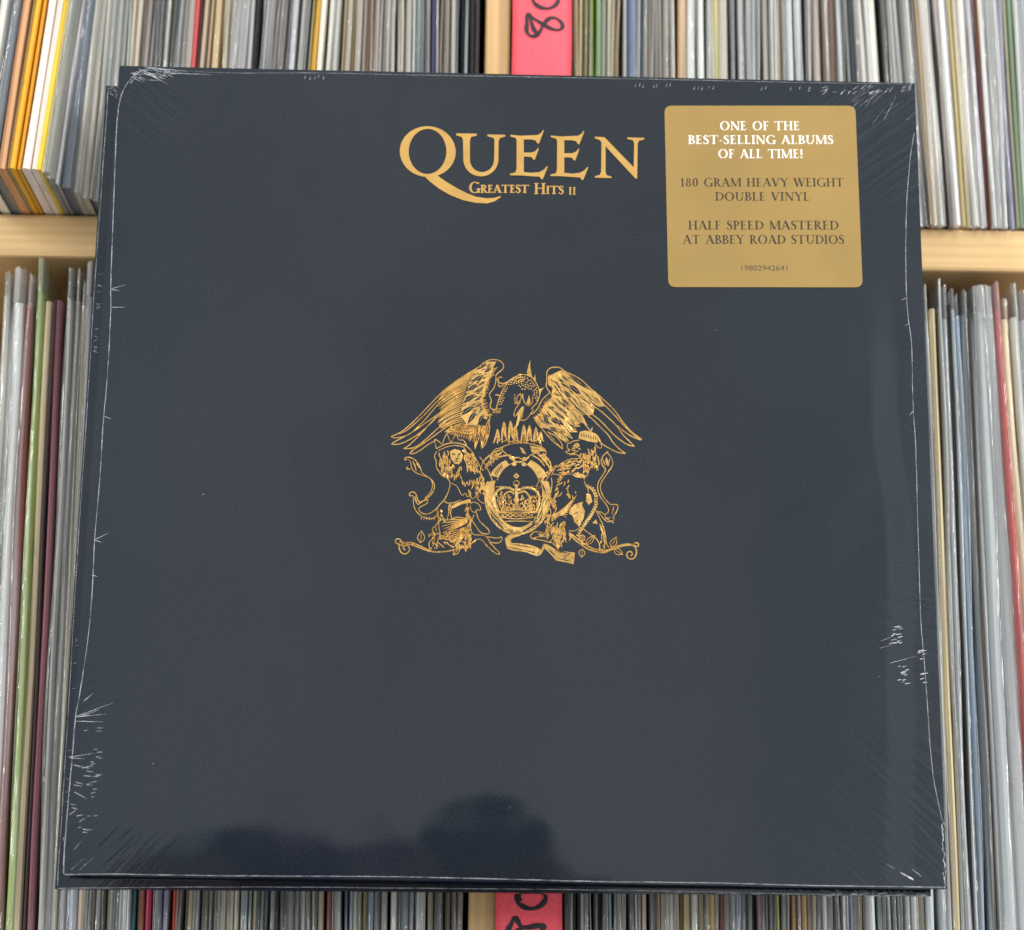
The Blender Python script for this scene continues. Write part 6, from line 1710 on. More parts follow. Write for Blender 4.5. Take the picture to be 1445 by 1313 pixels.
('t',53,(-1462,-419,-1445,-524,-1370,-596)),
('t',53,(-1535,-72,-1500,-199,-1502,-331)),
('t',53,(-1429,-283,-1319,-335,-1292,-458)),
('t',53,(-1717,-430,-1658,-543,-1689,-667)),
('t',53,(-1478,-357,-1432,-435,-1370,-499)),
('t',53,(-1625,-452,-1558,-540,-1546,-651)),
('t',53,(-1598,-160,-1573,-271,-1534,-377)),
('t',53,(-1760,-160,-1735,-263,-1687,-356)),
('t',53,(-1637,89,-1641,-30,-1629,-149)),
('t',53,(-1778,96,-1684,-3,-1653,-137)),
('t',53,(-1578,85,-1475,-27,-1468,-182)),
('t',53,(-1412,-510,-1399,-619,-1405,-728)),
('t',51,(-1589,-940,-1581,-1049,-1574,-1157)),
('t',51,(-1869,-951,-1856,-1059,-1824,-1163)),
('t',51,(-1247,-1355,-1301,-1489,-1231,-1616)),
('t',51,(-1093,-954,-1071,-1105,-1041,-1254)),
('t',51,(-1510,-947,-1476,-1099,-1375,-1215)),
('t',51,(-1935,-787,-1920,-866,-1887,-938)),
('t',51,(-1296,-980,-1240,-1051,-1250,-1141)),
('t',51,(-1367,-1383,-1332,-1491,-1338,-1605)),
('t',51,(-1329,-971,-1357,-1107,-1299,-1231)),
('t',51,(-1299,-578,-1187,-677,-1165,-828)),
('t',51,(-1208,-809,-1207,-905,-1211,-1002)),
('t',51,(-1619,-1317,-1544,-1437,-1547,-1579)),
('t',51,(-1153,-1136,-1157,-1223,-1112,-1297)),
('t',51,(-1808,-1047,-1741,-1125,-1756,-1227)),
('t',51,(-1433,-928,-1417,-1025,-1423,-1122)),
('t',51,(-1631,-1333,-1583,-1462,-1564,-1598)),
('t',51,(-1703,-993,-1670,-1090,-1603,-1165)),
('t',51,(-1497,-1041,-1457,-1176,-1512,-1305)),
('t',51,(-1183,-637,-1147,-773,-1082,-897)),
('t',51,(-1118,-955,-1104,-1073,-1013,-1144)),
('l',43,(-1732,372,-1517,172,-1372,-117,-1212,-405,-1083,-584)),
('l',43,(-2440,-864,-2295,-1079,-2378,-1442,-2537,-1769,-2728,-1953,-2806,-2170)),
('l',37,(-2295,-1079,-2049,-1182,-1939,-1433,-1832,-1575,-1730,-1429,-1656,-1644,-1554,-1498,-1481,-1713,-1344,-1566,-1201,-1779,-1026,-1848)),
('l',40,(-2537,-1776,-2368,-1874,-2139,-1833,-1898,-1721)),
('t',35,(-2360,-1937,-2307,-1972,-2266,-2022)),
('t',35,(-2106,-1852,-2078,-1915,-2030,-1964)),
('t',35,(-2352,-1976,-2328,-2042,-2266,-2071)),
('t',35,(-2054,-1845,-2022,-1901,-1988,-1956)),
('t',35,(-2126,-1859,-2101,-1912,-2092,-1970)),
('t',35,(-2467,-1818,-2437,-1846,-2427,-1886)),
('t',35,(-2239,-1912,-2178,-1969,-2145,-2047)),
('t',35,(-2072,-1855,-2040,-1919,-2033,-1992)),
('t',35,(-2323,-1894,-2266,-1956,-2248,-2039)),
('t',35,(-2214,-1934,-2213,-1999,-2173,-2049)),
('t',35,(-2213,-1925,-2168,-1958,-2148,-2013)),
('t',35,(-2340,-1921,-2317,-1955,-2319,-1996)),
('t',35,(-2167,-1897,-2140,-1952,-2097,-1995)),
('t',35,(-2337,-2008,-2342,-2091,-2293,-2157)),
('l',43,(-1233,-41,-1054,-256,-801,-759,-654,-1191,-685,-1409)),
('f',0,(-1216,-985,-967,-1197,-721,-1337,-704,-1517,-892,-1521,-1140,-1273)),
('l',40,(-1156,-403,-1221,-695,-1076,-982)),
('l',40,(-1032,-1488,-784,-1699,-747,-1842)),
('l',48,(-4028,-228,-4045,-126,-3892,-94,-3644,-198,-3463,-449,-3401,-666)),
('l',43,(-4028,-228,-3946,-168,-3817,-274,-3775,-528,-3666,-685,-3384,-796,-3103,-877,-2902,-1091,-2896,-1343,-3050,-1599,-3323,-1806,-3493,-1932)),
('l',40,(-3401,-680,-3244,-808,-3017,-948,-2955,-1200,-3052,-1491,-3256,-1690)),
('t',53,(-3748,-251,-3637,-453,-3597,-655)),
('t',53,(-3809,-565,-3983,-568,-3917,-458)),
('t',53,(-3608,-234,-3496,-522)),
('l',48,(-3815,-1614,-3839,-1506,-3715,-1432,-3588,-1501,-3535,-1681,-3460,-1859,-3323,-1785)),
('l',43,(-3815,-1614,-3677,-1575,-3666,-1971,-3555,-2220,-3307,-2431,-3027,-2497,-2821,-2400,-2737,-2169)),
('l',40,(-3460,-1881,-3116,-1708,-3147,-1889,-3387,-2002,-3489,-2111,-3345,-2288,-3101,-2305,-2896,-2172,-2727,-1989)),
('t',53,(-3627,-1610,-3566,-1825,-3493,-1953)),
('t',37,(-3343,-2360,-3366,-2539)),
('t',37,(-3246,-2372,-3269,-2538)),
('t',37,(-3148,-2385,-3172,-2536)),
('t',37,(-3051,-2397,-3075,-2534)),
('t',37,(-2953,-2410,-2978,-2532)),
('t',37,(-2856,-2422,-2881,-2530)),
('l',43,(-2757,-2169,-2700,-2527,-2813,-2744,-2970,-2854,-2841,-3030,-2905,-3245,-3074,-3391,-2999,-3639)),
('l',43,(-2137,-1927,-2292,-2160,-2230,-2446,-2194,-2517)),
('l',37,(-2364,-2032,-2332,-2233,-2403,-2485)),
('f',0,(-2274,-2052,-2035,-1831,-1551,-1678,-1513,-1821,-1894,-1901,-2169,-2050)),
('l',43,(-2700,-2527,-2707,-2813,-2633,-3026,-2730,-3313,-2759,-3563)),
('t',40,(-2847,-3376,-2814,-3424,-2807,-3482)),
('t',40,(-3049,-3064,-3071,-3124,-3040,-3181)),
('t',40,(-2909,-3173,-2950,-3245,-2932,-3327)),
('t',40,(-2936,-2968,-2901,-3051,-2914,-3140)),
('t',40,(-2904,-3315,-2900,-3380,-2925,-3438)),
('t',40,(-2983,-3022,-2996,-3078,-2963,-3123)),
('t',40,(-2813,-3015,-2830,-3091,-2837,-3168)),
('t',40,(-2898,-3380,-2874,-3467,-2925,-3541)),
('t',40,(-3068,-3084,-3043,-3134,-3032,-3189)),
('t',40,(-2805,-2801,-2807,-2879,-2771,-2948)),
('t',40,(-2736,-2986,-2753,-3039,-2766,-3094)),
('t',40,(-2882,-3181,-2840,-3258,-2851,-3345)),
('t',64,(-2450,-161,-2456,-265,-2518,-346)),
('t',64,(-2564,-210,-2556,-280,-2592,-338)),
('t',64,(-2569,-351,-2629,-439,-2645,-546)),
('t',64,(-2369,-398,-2376,-464,-2372,-531)),
('t',64,(-2588,-163,-2608,-237,-2576,-306)),
('t',64,(-2635,-534,-2644,-626,-2612,-712)),
('t',64,(-2668,-219,-2697,-299,-2706,-383)),
('t',64,(-2424,-99,-2451,-197,-2395,-281)),
('t',64,(-2190,-407,-2195,-460,-2185,-513)),
('t',64,(-2296,-496,-2309,-552,-2280,-602)),
('t',64,(-2371,-786,-2370,-853,-2369,-920)),
('t',64,(-2289,-637,-2283,-690,-2283,-743)),
('t',64,(-2239,-702,-2269,-797,-2282,-895)),
('t',64,(-2568,-154,-2540,-238,-2580,-317)),
('t',64,(-2272,-607,-2288,-673,-2251,-730)),
('t',64,(-2562,-207,-2557,-317,-2622,-403)),
('t',64,(-2260,-572,-2280,-637,-2295,-704)),
('t',64,(-2716,-289,-2722,-386,-2691,-478)),
('t',64,(-2058,-663,-2072,-756,-2029,-839)),
('t',64,(-2435,-463,-2449,-564,-2412,-659)),
('t',64,(-2567,-510,-2587,-570,-2553,-623)),
('t',64,(-2432,-617,-2461,-700,-2448,-787)),
('t',64,(-1406,-468,-1309,-538,-1290,-660)),
('t',64,(-1615,47,-1583,-16,-1564,-85)),
('t',64,(-1434,-417,-1421,-492,-1375,-552)),
('t',64,(-1375,-490,-1372,-545,-1340,-591)),
('t',64,(-1821,-44,-1786,-126,-1772,-215)),
('t',64,(-1464,-58,-1396,-125,-1347,-210)),
('t',64,(-1674,118,-1660,40,-1630,-33)),
('t',64,(-1695,-9,-1660,-83,-1604,-142)),
('t',64,(-1800,23,-1760,-42,-1706,-96)),
('t',64,(-1538,-130,-1519,-220,-1477,-302)),
('t',64,(-1658,-195,-1567,-271,-1566,-392)),
('t',64,(-1531,-442,-1510,-558,-1415,-622)),
('t',64,(-1759,83,-1707,27,-1697,-51)),
('t',64,(-1685,-244,-1679,-317,-1641,-378)),
('t',64,(-1741,-214,-1693,-270,-1641,-321)),
('t',64,(-1591,-191,-1546,-233,-1507,-281)),
('t',64,(-1751,-83,-1699,-139,-1651,-198)),
('t',64,(-1402,-500,-1341,-580,-1291,-668)),
('t',64,(-2526,-2536,-2490,-2560,-2473,-2600)),
('t',64,(-2695,-2407,-2644,-2482,-2665,-2571)),
('t',64,(-2572,-2435,-2535,-2466,-2533,-2516)),
('t',64,(-2651,-2113,-2629,-2181,-2586,-2238)),
('t',64,(-2647,-2273,-2617,-2353,-2546,-2398)),
('t',64,(-2763,-2351,-2750,-2392,-2715,-2415)),
('t',74,(-2406,-411,-2394,-491,-2424,-565)),
('t',74,(-2660,-201,-2676,-306,-2638,-405)),
('t',74,(-2287,-437,-2271,-501,-2293,-563)),
('t',74,(-2584,-198,-2605,-322,-2556,-437)),
('t',74,(-2473,-8,-2475,-111,-2528,-198)),
('t',74,(-2524,-644,-2534,-725,-2528,-806)),
('t',74,(-2431,-718,-2378,-825,-2424,-936)),
('t',74,(-2488,-130,-2463,-188,-2485,-247)),
('t',74,(-2222,-351,-2215,-426,-2185,-496)),
('t',74,(-2667,-123,-2701,-211,-2720,-303)),
('t',74,(-2477,-551,-2435,-652,-2462,-758)),
('t',74,(-2410,-427,-2384,-514,-2382,-606)),
('t',74,(-2525,66,-2598,-36,-2581,-162)),
('t',74,(-2302,-464,-2335,-558,-2377,-647)),
('t',74,(-1459,-299,-1444,-416,-1355,-487)),
('t',74,(-1542,-385,-1534,-485,-1501,-579)),
('t',74,(-1718,-339,-1661,-415,-1672,-511)),
('t',74,(-1849,227,-1832,171,-1798,123)),
('t',74,(-1810,278,-1781,171,-1762,62)),
('t',74,(-1544,-112,-1503,-152,-1467,-197)),
('t',74,(-1525,107,-1474,54,-1464,-20)),
('t',74,(-1797,239,-1773,162,-1711,111)),
('t',74,(-1525,-173,-1499,-289,-1411,-364)),
('t',74,(-1435,-145,-1442,-258,-1361,-335)),
('t',74,(-1763,67,-1716,-6,-1736,-91)),
('t',74,(-1622,-217,-1564,-315,-1541,-427)),
('t',59,(-1070,-1405,-1070,-1467,-1027,-1510)),
('t',59,(-1113,-807,-1058,-891,-1064,-993)),
('t',59,(-1184,-673,-1170,-793,-1127,-905)),
('t',59,(-1340,-1429,-1284,-1476,-1272,-1550)),
('t',59,(-1018,-1158,-989,-1261,-1032,-1358)),
('t',59,(-1304,-861,-1317,-984,-1259,-1092)),
('t',59,(-1271,-1195,-1268,-1304,-1248,-1411)),
('t',59,(-1203,-1258,-1203,-1377,-1173,-1491)),
('t',59,(-1334,-1130,-1336,-1242,-1342,-1353)),
('t',59,(-1342,-1063,-1326,-1181,-1289,-1295)),
('t',59,(-1330,-958,-1299,-1071,-1248,-1175)),
('t',59,(-1339,-1030,-1311,-1109,-1351,-1182)),
('t',59,(-1140,-974,-1035,-1053,-1032,-1187)),
('t',59,(-1139,-1191,-1095,-1257,-1086,-1337)),
('t',59,(-989,-1328,-994,-1412,-963,-1489)),
('t',59,(-1190,-1177,-1145,-1265,-1183,-1356))]),
('lion',[
('f',0,(2476,764,2531,1022,2721,1077,2967,1031,3179,925,3285,780,3180,595,2828,661)),
('N',35,(2587,972,2617,782)),
('N',35,(2679,952,2701,769)),
('N',35,(2771,931,2786,756)),
('N',35,(2862,911,2870,743)),
('N',35,(2954,891,2954,730)),
('N',35,(3045,871,3039,717)),
('N',35,(3137,851,3123,704)),
('t',59,(2953,1031,3002,1215)),
('l',43,(3285,744,3377,416,3251,377,3110,557)),
('l',45,(2512,692,2266,650,2161,575,2056,551,2057,353,2198,283,1953,241,2129,135,2339,176,2479,288)),
('l',40,(2129,99,2410,141,2551,34,2481,-40,2130,-47,1782,-272,1573,-458,1471,-715)),
('N',49,(2197,466,2338,395)),
('t',53,(3022,294,2970,207,2990,107)),
('t',53,(3089,427,3115,285,3135,142)),
('t',53,(3047,268,3035,190,3050,114)),
('t',53,(2628,100,2656,20,2621,-58)),
('t',53,(2721,92,2771,21,2748,-65)),
('t',53,(2843,357,2876,272,2847,183)),
('t',53,(3140,-210,3127,-314,3158,-413)),
('t',53,(2732,-137,2719,-278,2758,-413)),
('t',53,(2848,-43,2831,-116,2844,-190)),
('t',53,(2789,-30,2831,-133,2824,-245)),
('t',53,(3212,-81,3276,-184,3235,-301)),
('t',53,(2960,-150,2986,-264,3034,-369)),
('t',53,(2892,116,2864,36,2886,-46)),
('t',53,(3029,-14,3103,-126,3139,-257)),
('t',53,(2851,39,2922,-73,2911,-209)),
('t',53,(3032,62,3052,-45,3090,-145)),
('t',53,(2838,142,2828,25,2899,-65)),
('t',53,(2986,342,2981,207,2951,76)),
('t',53,(2799,-23,2828,-140,2875,-251)),
('t',53,(3033,-133,3005,-273,2998,-416)),
('t',53,(2772,-236,2765,-384,2759,-532)),
('t',53,(2862,301,2905,165,2877,24)),
('t',53,(2654,-77,2698,-212,2740,-348)),
('t',53,(2753,189,2686,51,2712,-101)),
('t',53,(2919,104,2899,-12,2908,-128)),
('t',53,(3210,87,3224,-11,3260,-103)),
('t',53,(2764,96,2785,-53,2811,-201)),
('t',53,(2992,266,3014,168,3018,67)),
('t',53,(3103,464,3129,339,3068,228)),
('t',53,(3106,28,3106,-44,3139,-107)),
('t',59,(2401,491,2434,452,2482,438)),
('t',59,(2322,545,2396,478,2495,478)),
('t',59,(2231,331,2269,287,2325,286)),
('t',59,(2384,567,2478,527,2516,429)),
('t',59,(2240,381,2307,374,2367,343)),
('t',59,(2286,444,2335,447,2377,423)),
('t',59,(2217,330,2297,275,2393,271)),
('t',59,(2353,486,2384,415,2454,384)),
('t',59,(2468,373,2527,356,2567,309)),
('t',59,(2269,473,2315,450,2346,408)),
('t',53,(2049,-561,1959,-614,1855,-616)),
('t',53,(1917,-758,1845,-797,1805,-870)),
('t',53,(1955,-481,1870,-470,1805,-528)),
('t',53,(1770,-301,1666,-332,1561,-359)),
('t',53,(2062,-186,2000,-345,1855,-430)),
('t',53,(2600,-144,2511,-144,2433,-187)),
('t',53,(2099,-214,1991,-247,1883,-279)),
('t',53,(1961,-519,1859,-590,1739,-613)),
('t',53,(2095,-167,2023,-243,1922,-231)),
('t',53,(2422,-343,2330,-486,2208,-603)),
('t',53,(2631,-285,2584,-354,2517,-401)),
('t',53,(1873,-752,1807,-902,1663,-968)),
('t',53,(1530,-466,1428,-601,1263,-616)),
('t',53,(2136,-505,2042,-580,1987,-688)),
('t',53,(2160,-561,2025,-602,1897,-665)),
('t',53,(1844,-758,1760,-821,1684,-893)),
('t',53,(1981,-243,1886,-323,1827,-435)),
('t',53,(1842,-411,1764,-483,1670,-528)),
('t',53,(1955,-566,1857,-652,1782,-759)),
('t',53,(1896,-586,1842,-662,1781,-731)),
('t',53,(2462,-129,2309,-118,2192,-222)),
('t',53,(2230,-329,2094,-325,2002,-431)),
('l',40,(1505,-641,1855,-707,2135,-629,2415,-696,2554,-621)),
('f',0,(2275,-699,2554,-606,2765,-689,2695,-799,2415,-769)),
('l',45,(3113,-210,2903,-396,2821,-688,2695,-799,2732,-1016,2872,-1230,2839,-1484)),
('t',48,(2159,-1069,2092,-1147,2088,-1250)),
('t',48,(1685,-1454,1628,-1559,1557,-1655)),
('t',48,(1774,-973,1735,-1056,1663,-1111)),
('t',48,(1876,-1361,1815,-1475,1701,-1528)),
('t',48,(2109,-1160,2056,-1203,2041,-1271)),
('t',48,(1678,-1122,1672,-1238,1601,-1329)),
('t',48,(1733,-1280,1726,-1401,1646,-1489)),
('t',48,(1730,-1180,1689,-1236,1662,-1300)),
('t',48,(1677,-1367,1621,-1469,1617,-1586)),
('t',48,(2113,-861,2112,-931,2087,-995)),
('t',48,(1978,-947,1972,-1041,1918,-1117)),
('t',48,(1898,-979,1812,-1012,1781,-1101)),
('t',43,(2066,-1401,2093,-1446,2076,-1497)),
('t',43,(2262,-1467,2284,-1556,2299,-1646)),
('t',43,(2100,-1264,2083,-1330,2122,-1384)),
('t',43,(2168,-1428,2160,-1515,2218,-1576)),
('t',43,(2129,-1475,2133,-1549,2169,-1613)),
('t',43,(2388,-1303,2384,-1353,2395,-1401)),
('t',43,(2094,-1316,2128,-1406,2097,-1498)),
('t',43,(2069,-1400,2068,-1452,2100,-1492)),
('l',43,(1471,-787,1509,-1076,1443,-1439,1411,-1728)),
('f',0,(2896,-1113,2825,-1145,2751,-1118,2749,-1060,2820,-1029,2894,-1055)),
('N',21,(2760,-1037,2886,-1071)),
('f',0,(2985,-1168,2913,-1200,2840,-1174,2838,-1116,2909,-1084,2983,-1111)),
('N',21,(2848,-1093,2974,-1126)),
('f',0,(3073,-1224,3002,-1255,2928,-1229,2926,-1171,2997,-1140,3071,-1166)),
('N',21,(2937,-1148,3062,-1182)),
('f',0,(3140,-1299,3068,-1331,2995,-1304,2993,-1246,3064,-1215,3138,-1241)),
('N',21,(3003,-1223,3129,-1257)),
('f',0,(3181,-1397,3110,-1429,3036,-1402,3034,-1345,3105,-1313,3179,-1339)),
('N',21,(3045,-1321,3170,-1355)),
('f',0,(3222,-1495,3151,-1527,3077,-1500,3075,-1443,3147,-1411,3220,-1437)),
('N',21,(3086,-1420,3212,-1453)),
('f',0,(3227,-1602,3155,-1633,3082,-1607,3079,-1549,3151,-1518,3224,-1544)),
('N',21,(3090,-1526,3216,-1560)),
('f',0,(3227,-1709,3156,-1741,3082,-1714,3080,-1657,3151,-1625,3225,-1651)),
('N',21,(3090,-1634,3216,-1667)),
('f',0,(3227,-1816,3156,-1848,3083,-1822,3080,-1764,3152,-1733,3225,-1759)),
('N',21,(3091,-1741,3217,-1775)),
('f',0,(3202,-1918,3131,-1949,3057,-1923,3055,-1866,3126,-1834,3200,-1860)),
('N',21,(3066,-1843,3191,-1876)),
('f',0,(3156,-2015,3085,-2046,3011,-2020,3009,-1962,3080,-1931,3154,-1957)),
('N',21,(3020,-1939,3145,-1973)),
('f',0,(3110,-2111,3039,-2143,2965,-2116,2963,-2059,3034,-2028,3108,-2054)),
('N',21,(2974,-2036,3099,-2070)),
('f',0,(3064,-2208,2993,-2239,2920,-2213,2917,-2156,2988,-2124,3062,-2151)),
('N',21,(2928,-2133,3053,-2166)),
('f',0,(3008,-2298,2937,-2330,2863,-2303,2861,-2246,2932,-2215,3006,-2241)),
('N',21,(2871,-2223,2997,-2257)),
('f',0,(2949,-2387,2878,-2418,2804,-2392,2802,-2335,2873,-2304,2946,-2330)),
('N',21,(2812,-2312,2938,-2345)),
('f',0,(2890,-2476,2819,-2507,2745,-2481,2743,-2423,2814,-2392,2887,-2418)),
('N',21,(2753,-2401,2879,-2434)),
('f',0,(2831,-2564,2760,-2595,2686,-2569,2684,-2512,2755,-2481,2829,-2507)),
('N',21,(2695,-2489,2820,-2523)),
('f',0,(2771,-2652,2700,-2684,2627,-2657,2625,-2600,2696,-2569,2769,-2595)),
('N',21,(2635,-2577,2760,-2611)),
('f',0,(2712,-2740,2641,-2771,2567,-2745,2565,-2688,2636,-2657,2709,-2683)),
('N',21,(2575,-2665,2701,-2699)),
('f',0,(2652,-2828,2581,-2859,2508,-2833,2505,-2776,2576,-2745,2650,-2771)),
('N',21,(2516,-2753,2641,-2787)),
('f',0,(2610,-2925,2539,-2957,2466,-2931,2463,-2873,2534,-2842,2608,-2868)),
('N',21,(2474,-2851,2599,-2884)),
('f',0,(2572,-3025,2501,-3056,2428,-3030,2426,-2973,2497,-2942,2570,-2968)),
('N',21,(2436,-2950,2561,-2983)),
('f',0,(2803,-1413,2943,-1410,3014,-1697,2875,-1829,2770,-1666)),
('l',43,(2636,-2710,2880,-2920,3124,-3058,3298,-3305,3299,-3590)),
('l',43,(3155,-2054,3295,-2339,3400,-2552,3505,-2908,3541,-3336,3645,-3441)),
('l',40,(3155,-2054,3434,-2121,3539,-2334,3817,-2508)),
('f',0,(3018,-2524,3156,-2378,3226,-2556)),
('t',64,(3296,-2554,3436,-2910,3486,-3337)),
('t',40,(3461,-3020,3449,-3069,3424,-3113)),
('t',40,(3384,-3180,3320,-3238,3320,-3326)),
('t',40,(3474,-3321,3474,-3379,3442,-3428)),
('t',40,(3412,-2886,3374,-2957,3352,-3035)),
('t',40,(3522,-3259,3468,-3327,3467,-3415)),
('t',40,(3434,-3339,3487,-3412,3475,-3502)),
('t',40,(3463,-2870,3453,-2957,3435,-3044)),
('t',40,(3375,-3166,3361,-3233,3344,-3300)),
('t',40,(3365,-3050,3369,-3093,3371,-3136)),
('t',40,(3436,-3354,3423,-3417,3461,-3468)),
('l',48,(3603,274,3427,125,3323,-96,3394,-313,3534,-420,3395,-677,3221,-934,3201,-1224,3327,-1547,3572,-1830,3643,-2081,3469,-2192)),
('l',43,(3567,237,3708,57,3800,-196,3709,-380,3465,-748,3312,-1005,3313,-1258,3467,-1580,3691,-1792)),
('f',0,(3533,54,3513,-1,3500,-55,3499,-108,3511,-159,3530,-210,3552,-259,3569,-310,3576,-256,3587,-202,3596,-149,3597,-96,3586,-45,3563,5)),
('t',48,(3393,-22,3499,-311)),
('t',48,(3659,-17,3604,-309)),
('l',45,(3691,-1792,3991,-1786,3942,-2039,3782,-2294,3852,-2400,3574,-2477,3434,-2336,3329,-2195,3190,-2054)),
('t',48,(3816,-1862,3747,-2187)),
('t',48,(3434,-2372,3713,-2295)),
('t',61,(2854,-273,2850,-341,2821,-401)),
('t',61,(2738,-135,2664,-232,2666,-354)),
('t',61,(2764,123,2813,-1,2793,-134)),
('t',61,(2846,144,2809,71,2811,-12)),
('t',61,(2649,-317,2705,-405,2676,-508)),
('t',61,(2585,188,2528,62,2580,-66)),
('t',61,(3194,-283,3187,-361,3176,-439)),
('t',61,(2815,-284,2852,-400,2825,-519)),
('t',61,(2761,-108,2727,-178,2705,-253)),
('t',61,(2912,-45,2907,-121,2865,-184)),
('t',61,(3167,139,3110,23,3134,-105)),
('t',61,(2758,51,2729,-19,2706,-91)),
('t',61,(3045,-115,2986,-185,2989,-277)),
('t',61,(2696,-370,2700,-500,2675,-627)),
('t',61,(2611,-10,2590,-114,2555,-213)),
('t',61,(3171,-202,3116,-304,3091,-418)),
('t',61,(2731,-115,2724,-186,2731,-257)),
('t',61,(2536,-90,2557,-154,2528,-216)),
('t',61,(3186,-340,3199,-425,3161,-502)),
('t',61,(2870,-377,2818,-482,2796,-598)),
('t',61,(2710,-399,2694,-490,2747,-563)),
('t',61,(2692,184,2651,97,2630,4)),
('t',61,(2383,-218,2256,-275,2120,-293)),
('t',61,(2489,-643,2394,-678,2294,-676)),
('t',61,(2202,-149,2132,-168,2097,-234)),
('t',61,(2193,-411,2107,-422,2028,-458)),
('t',61,(1810,-338,1671,-318,1556,-403)),
('t',61,(2602,-302,2510,-416,2369,-410)),
('t',61,(1914,-230,1848,-313,1755,-360)),
('t',61,(2021,-302,1957,-326,1890,-325)),
('t',61,(2037,-430,1958,-445,1896,-499)),
('t',61,(1952,-402,1891,-457,1812,-470)),
('t',61,(2538,-251,2428,-273,2333,-337)),
('t',61,(2121,-274,2021,-339,1904,-329)),
('t',61,(2357,-414,2304,-489,2222,-529)),
('t',61,(2222,-105,2110,-151,2011,-224)),
('t',61,(2353,-236,2284,-212,2220,-249)),
('t',61,(2503,-566,2423,-625,2327,-637)),
('t',61,(2452,-643,2366,-610,2287,-659)),
('t',61,(1755,-344,1673,-350,1622,-419))]),
('winged_figure',[
('t',43,(-1639,-2470,-2021,-2478,-2631,-2511)),
('t',43,(-1639,-2492,-2047,-2543,-2608,-2632)),
('t',43,(-1638,-2513,-2074,-2608,-2584,-2753)),
('t',43,(-1638,-2535,-2100,-2673,-2560,-2875)),
('t',43,(-1638,-2556,-2127,-2737,-2537,-2996)),
('t',43,(-1637,-2578,-2153,-2802,-2513,-3116)),
('t',43,(-1637,-2599,-2179,-2867,-2490,-3237)),
('t',43,(-1565,-2720,-2012,-2907,-2578,-3025)),
('t',43,(-1564,-2748,-2010,-2978,-2507,-3095)),
('t',43,(-1564,-2777,-2009,-3050,-2436,-3165)),
('t',43,(-1563,-2805,-2007,-3121,-2365,-3235)),
('t',43,(-1563,-2834,-2006,-3192,-2294,-3305)),
('t',43,(-1562,-2863,-2004,-3264,-2223,-3375)),
('t',43,(-1562,-2891,-2003,-3335,-2153,-3445)),
('t',43,(-1561,-2920,-2001,-3406,-2082,-3514)),
('l',40,(-2645,-2511,-2298,-2505,-2023,-2370,-1744,-2436,-1536,-2418)),
('l',40,(-1547,-1858,-1410,-1783,-1199,-1887,-1138,-2138,-1300,-2069,-1366,-2214,-1507,-2145,-1546,-1930)),
('l',43,(-1333,-2141,-1222,-2498,-1045,-2674,-799,-2884,-831,-3027,-1143,-2997,-1322,-2715,-1479,-2503,-1400,-2286)),
('t',45,(-1576,-2698,-1550,-2804,-1606,-2896)),
('t',45,(-1586,-3453,-1632,-3524,-1649,-3609)),
('t',45,(-1662,-2068,-1654,-2191,-1671,-2312)),
('t',45,(-1528,-2360,-1502,-2522,-1584,-2663)),
('t',45,(-1674,-3388,-1715,-3548,-1648,-3698)),
('t',45,(-1654,-2738,-1670,-2821,-1635,-2898)),
('t',45,(-1635,-2996,-1578,-3104,-1577,-3226)),
('t',45,(-1641,-1862,-1683,-1968,-1660,-2079)),
('t',45,(-1688,-3393,-1718,-3478,-1723,-3568)),
('t',45,(-1643,-2149,-1596,-2254,-1629,-2364)),
('t',45,(-1508,-3108,-1468,-3257,-1551,-3385)),
('t',45,(-1627,-2000,-1612,-2079,-1653,-2146)),
('t',45,(-1607,-3187,-1573,-3290,-1604,-3392)),
('t',45,(-1652,-3079,-1729,-3193,-1688,-3326)),
('t',45,(-1589,-2926,-1598,-3004,-1577,-3081)),
('t',45,(-1650,-2716,-1669,-2788,-1691,-2858)),
('t',45,(-1561,-3400,-1610,-3513,-1647,-3631)),
('t',45,(-1507,-3004,-1493,-3133,-1506,-3261)),
('t',45,(-1524,-2600,-1547,-2728,-1521,-2855)),
('t',45,(-1556,-2564,-1591,-2711,-1502,-2832)),
('t',45,(-1511,-2426,-1546,-2519,-1581,-2613)),
('t',45,(-1571,-3176,-1569,-3320,-1522,-3456)),
('t',45,(-1524,-2740,-1506,-2829,-1520,-2920)),
('t',45,(-1682,-2971,-1625,-3111,-1690,-3246)),
('t',45,(-1606,-2673,-1667,-2788,-1683,-2919)),
('t',45,(-1532,-2569,-1552,-2656,-1539,-2744)),
('t',45,(-1678,-1903,-1665,-1988,-1718,-2053)),
('t',45,(-1522,-3319,-1500,-3408,-1497,-3499)),
('t',45,(-1545,-3447,-1497,-3521,-1510,-3608)),
('t',45,(-1661,-3354,-1722,-3452,-1725,-3569)),
('l',43,(-1480,-2467,-1530,-2719,-1454,-3075,-1038,-3053,-898,-3135,-684,-3488,-404,-3731,-437,-3803,-611,-3735,-892,-3492,-1105,-3211,-1381,-3252,-1582,-3576)),
('l',43,(-899,-3121,-482,-3185,-345,-3089,-342,-3267,-513,-3378,-826,-3312)),
('t',45,(-2058,-3307,-1982,-3295,-1916,-3335)),
('t',45,(-1846,-3452,-1781,-3506,-1709,-3548)),
('t',45,(-2359,-3110,-2322,-3152,-2287,-3195)),
('t',45,(-2380,-3382,-2320,-3449,-2249,-3503)),
('t',45,(-1987,-3265,-1919,-3310,-1851,-3356)),
('t',45,(-2604,-3453,-2545,-3525,-2469,-3575)),
('t',45,(-2762,-3041,-2681,-3039,-2618,-3090)),
('t',45,(-2117,-3250,-2018,-3276,-1937,-3342)),
('t',45,(-1815,-3316,-1750,-3339,-1728,-3405)),
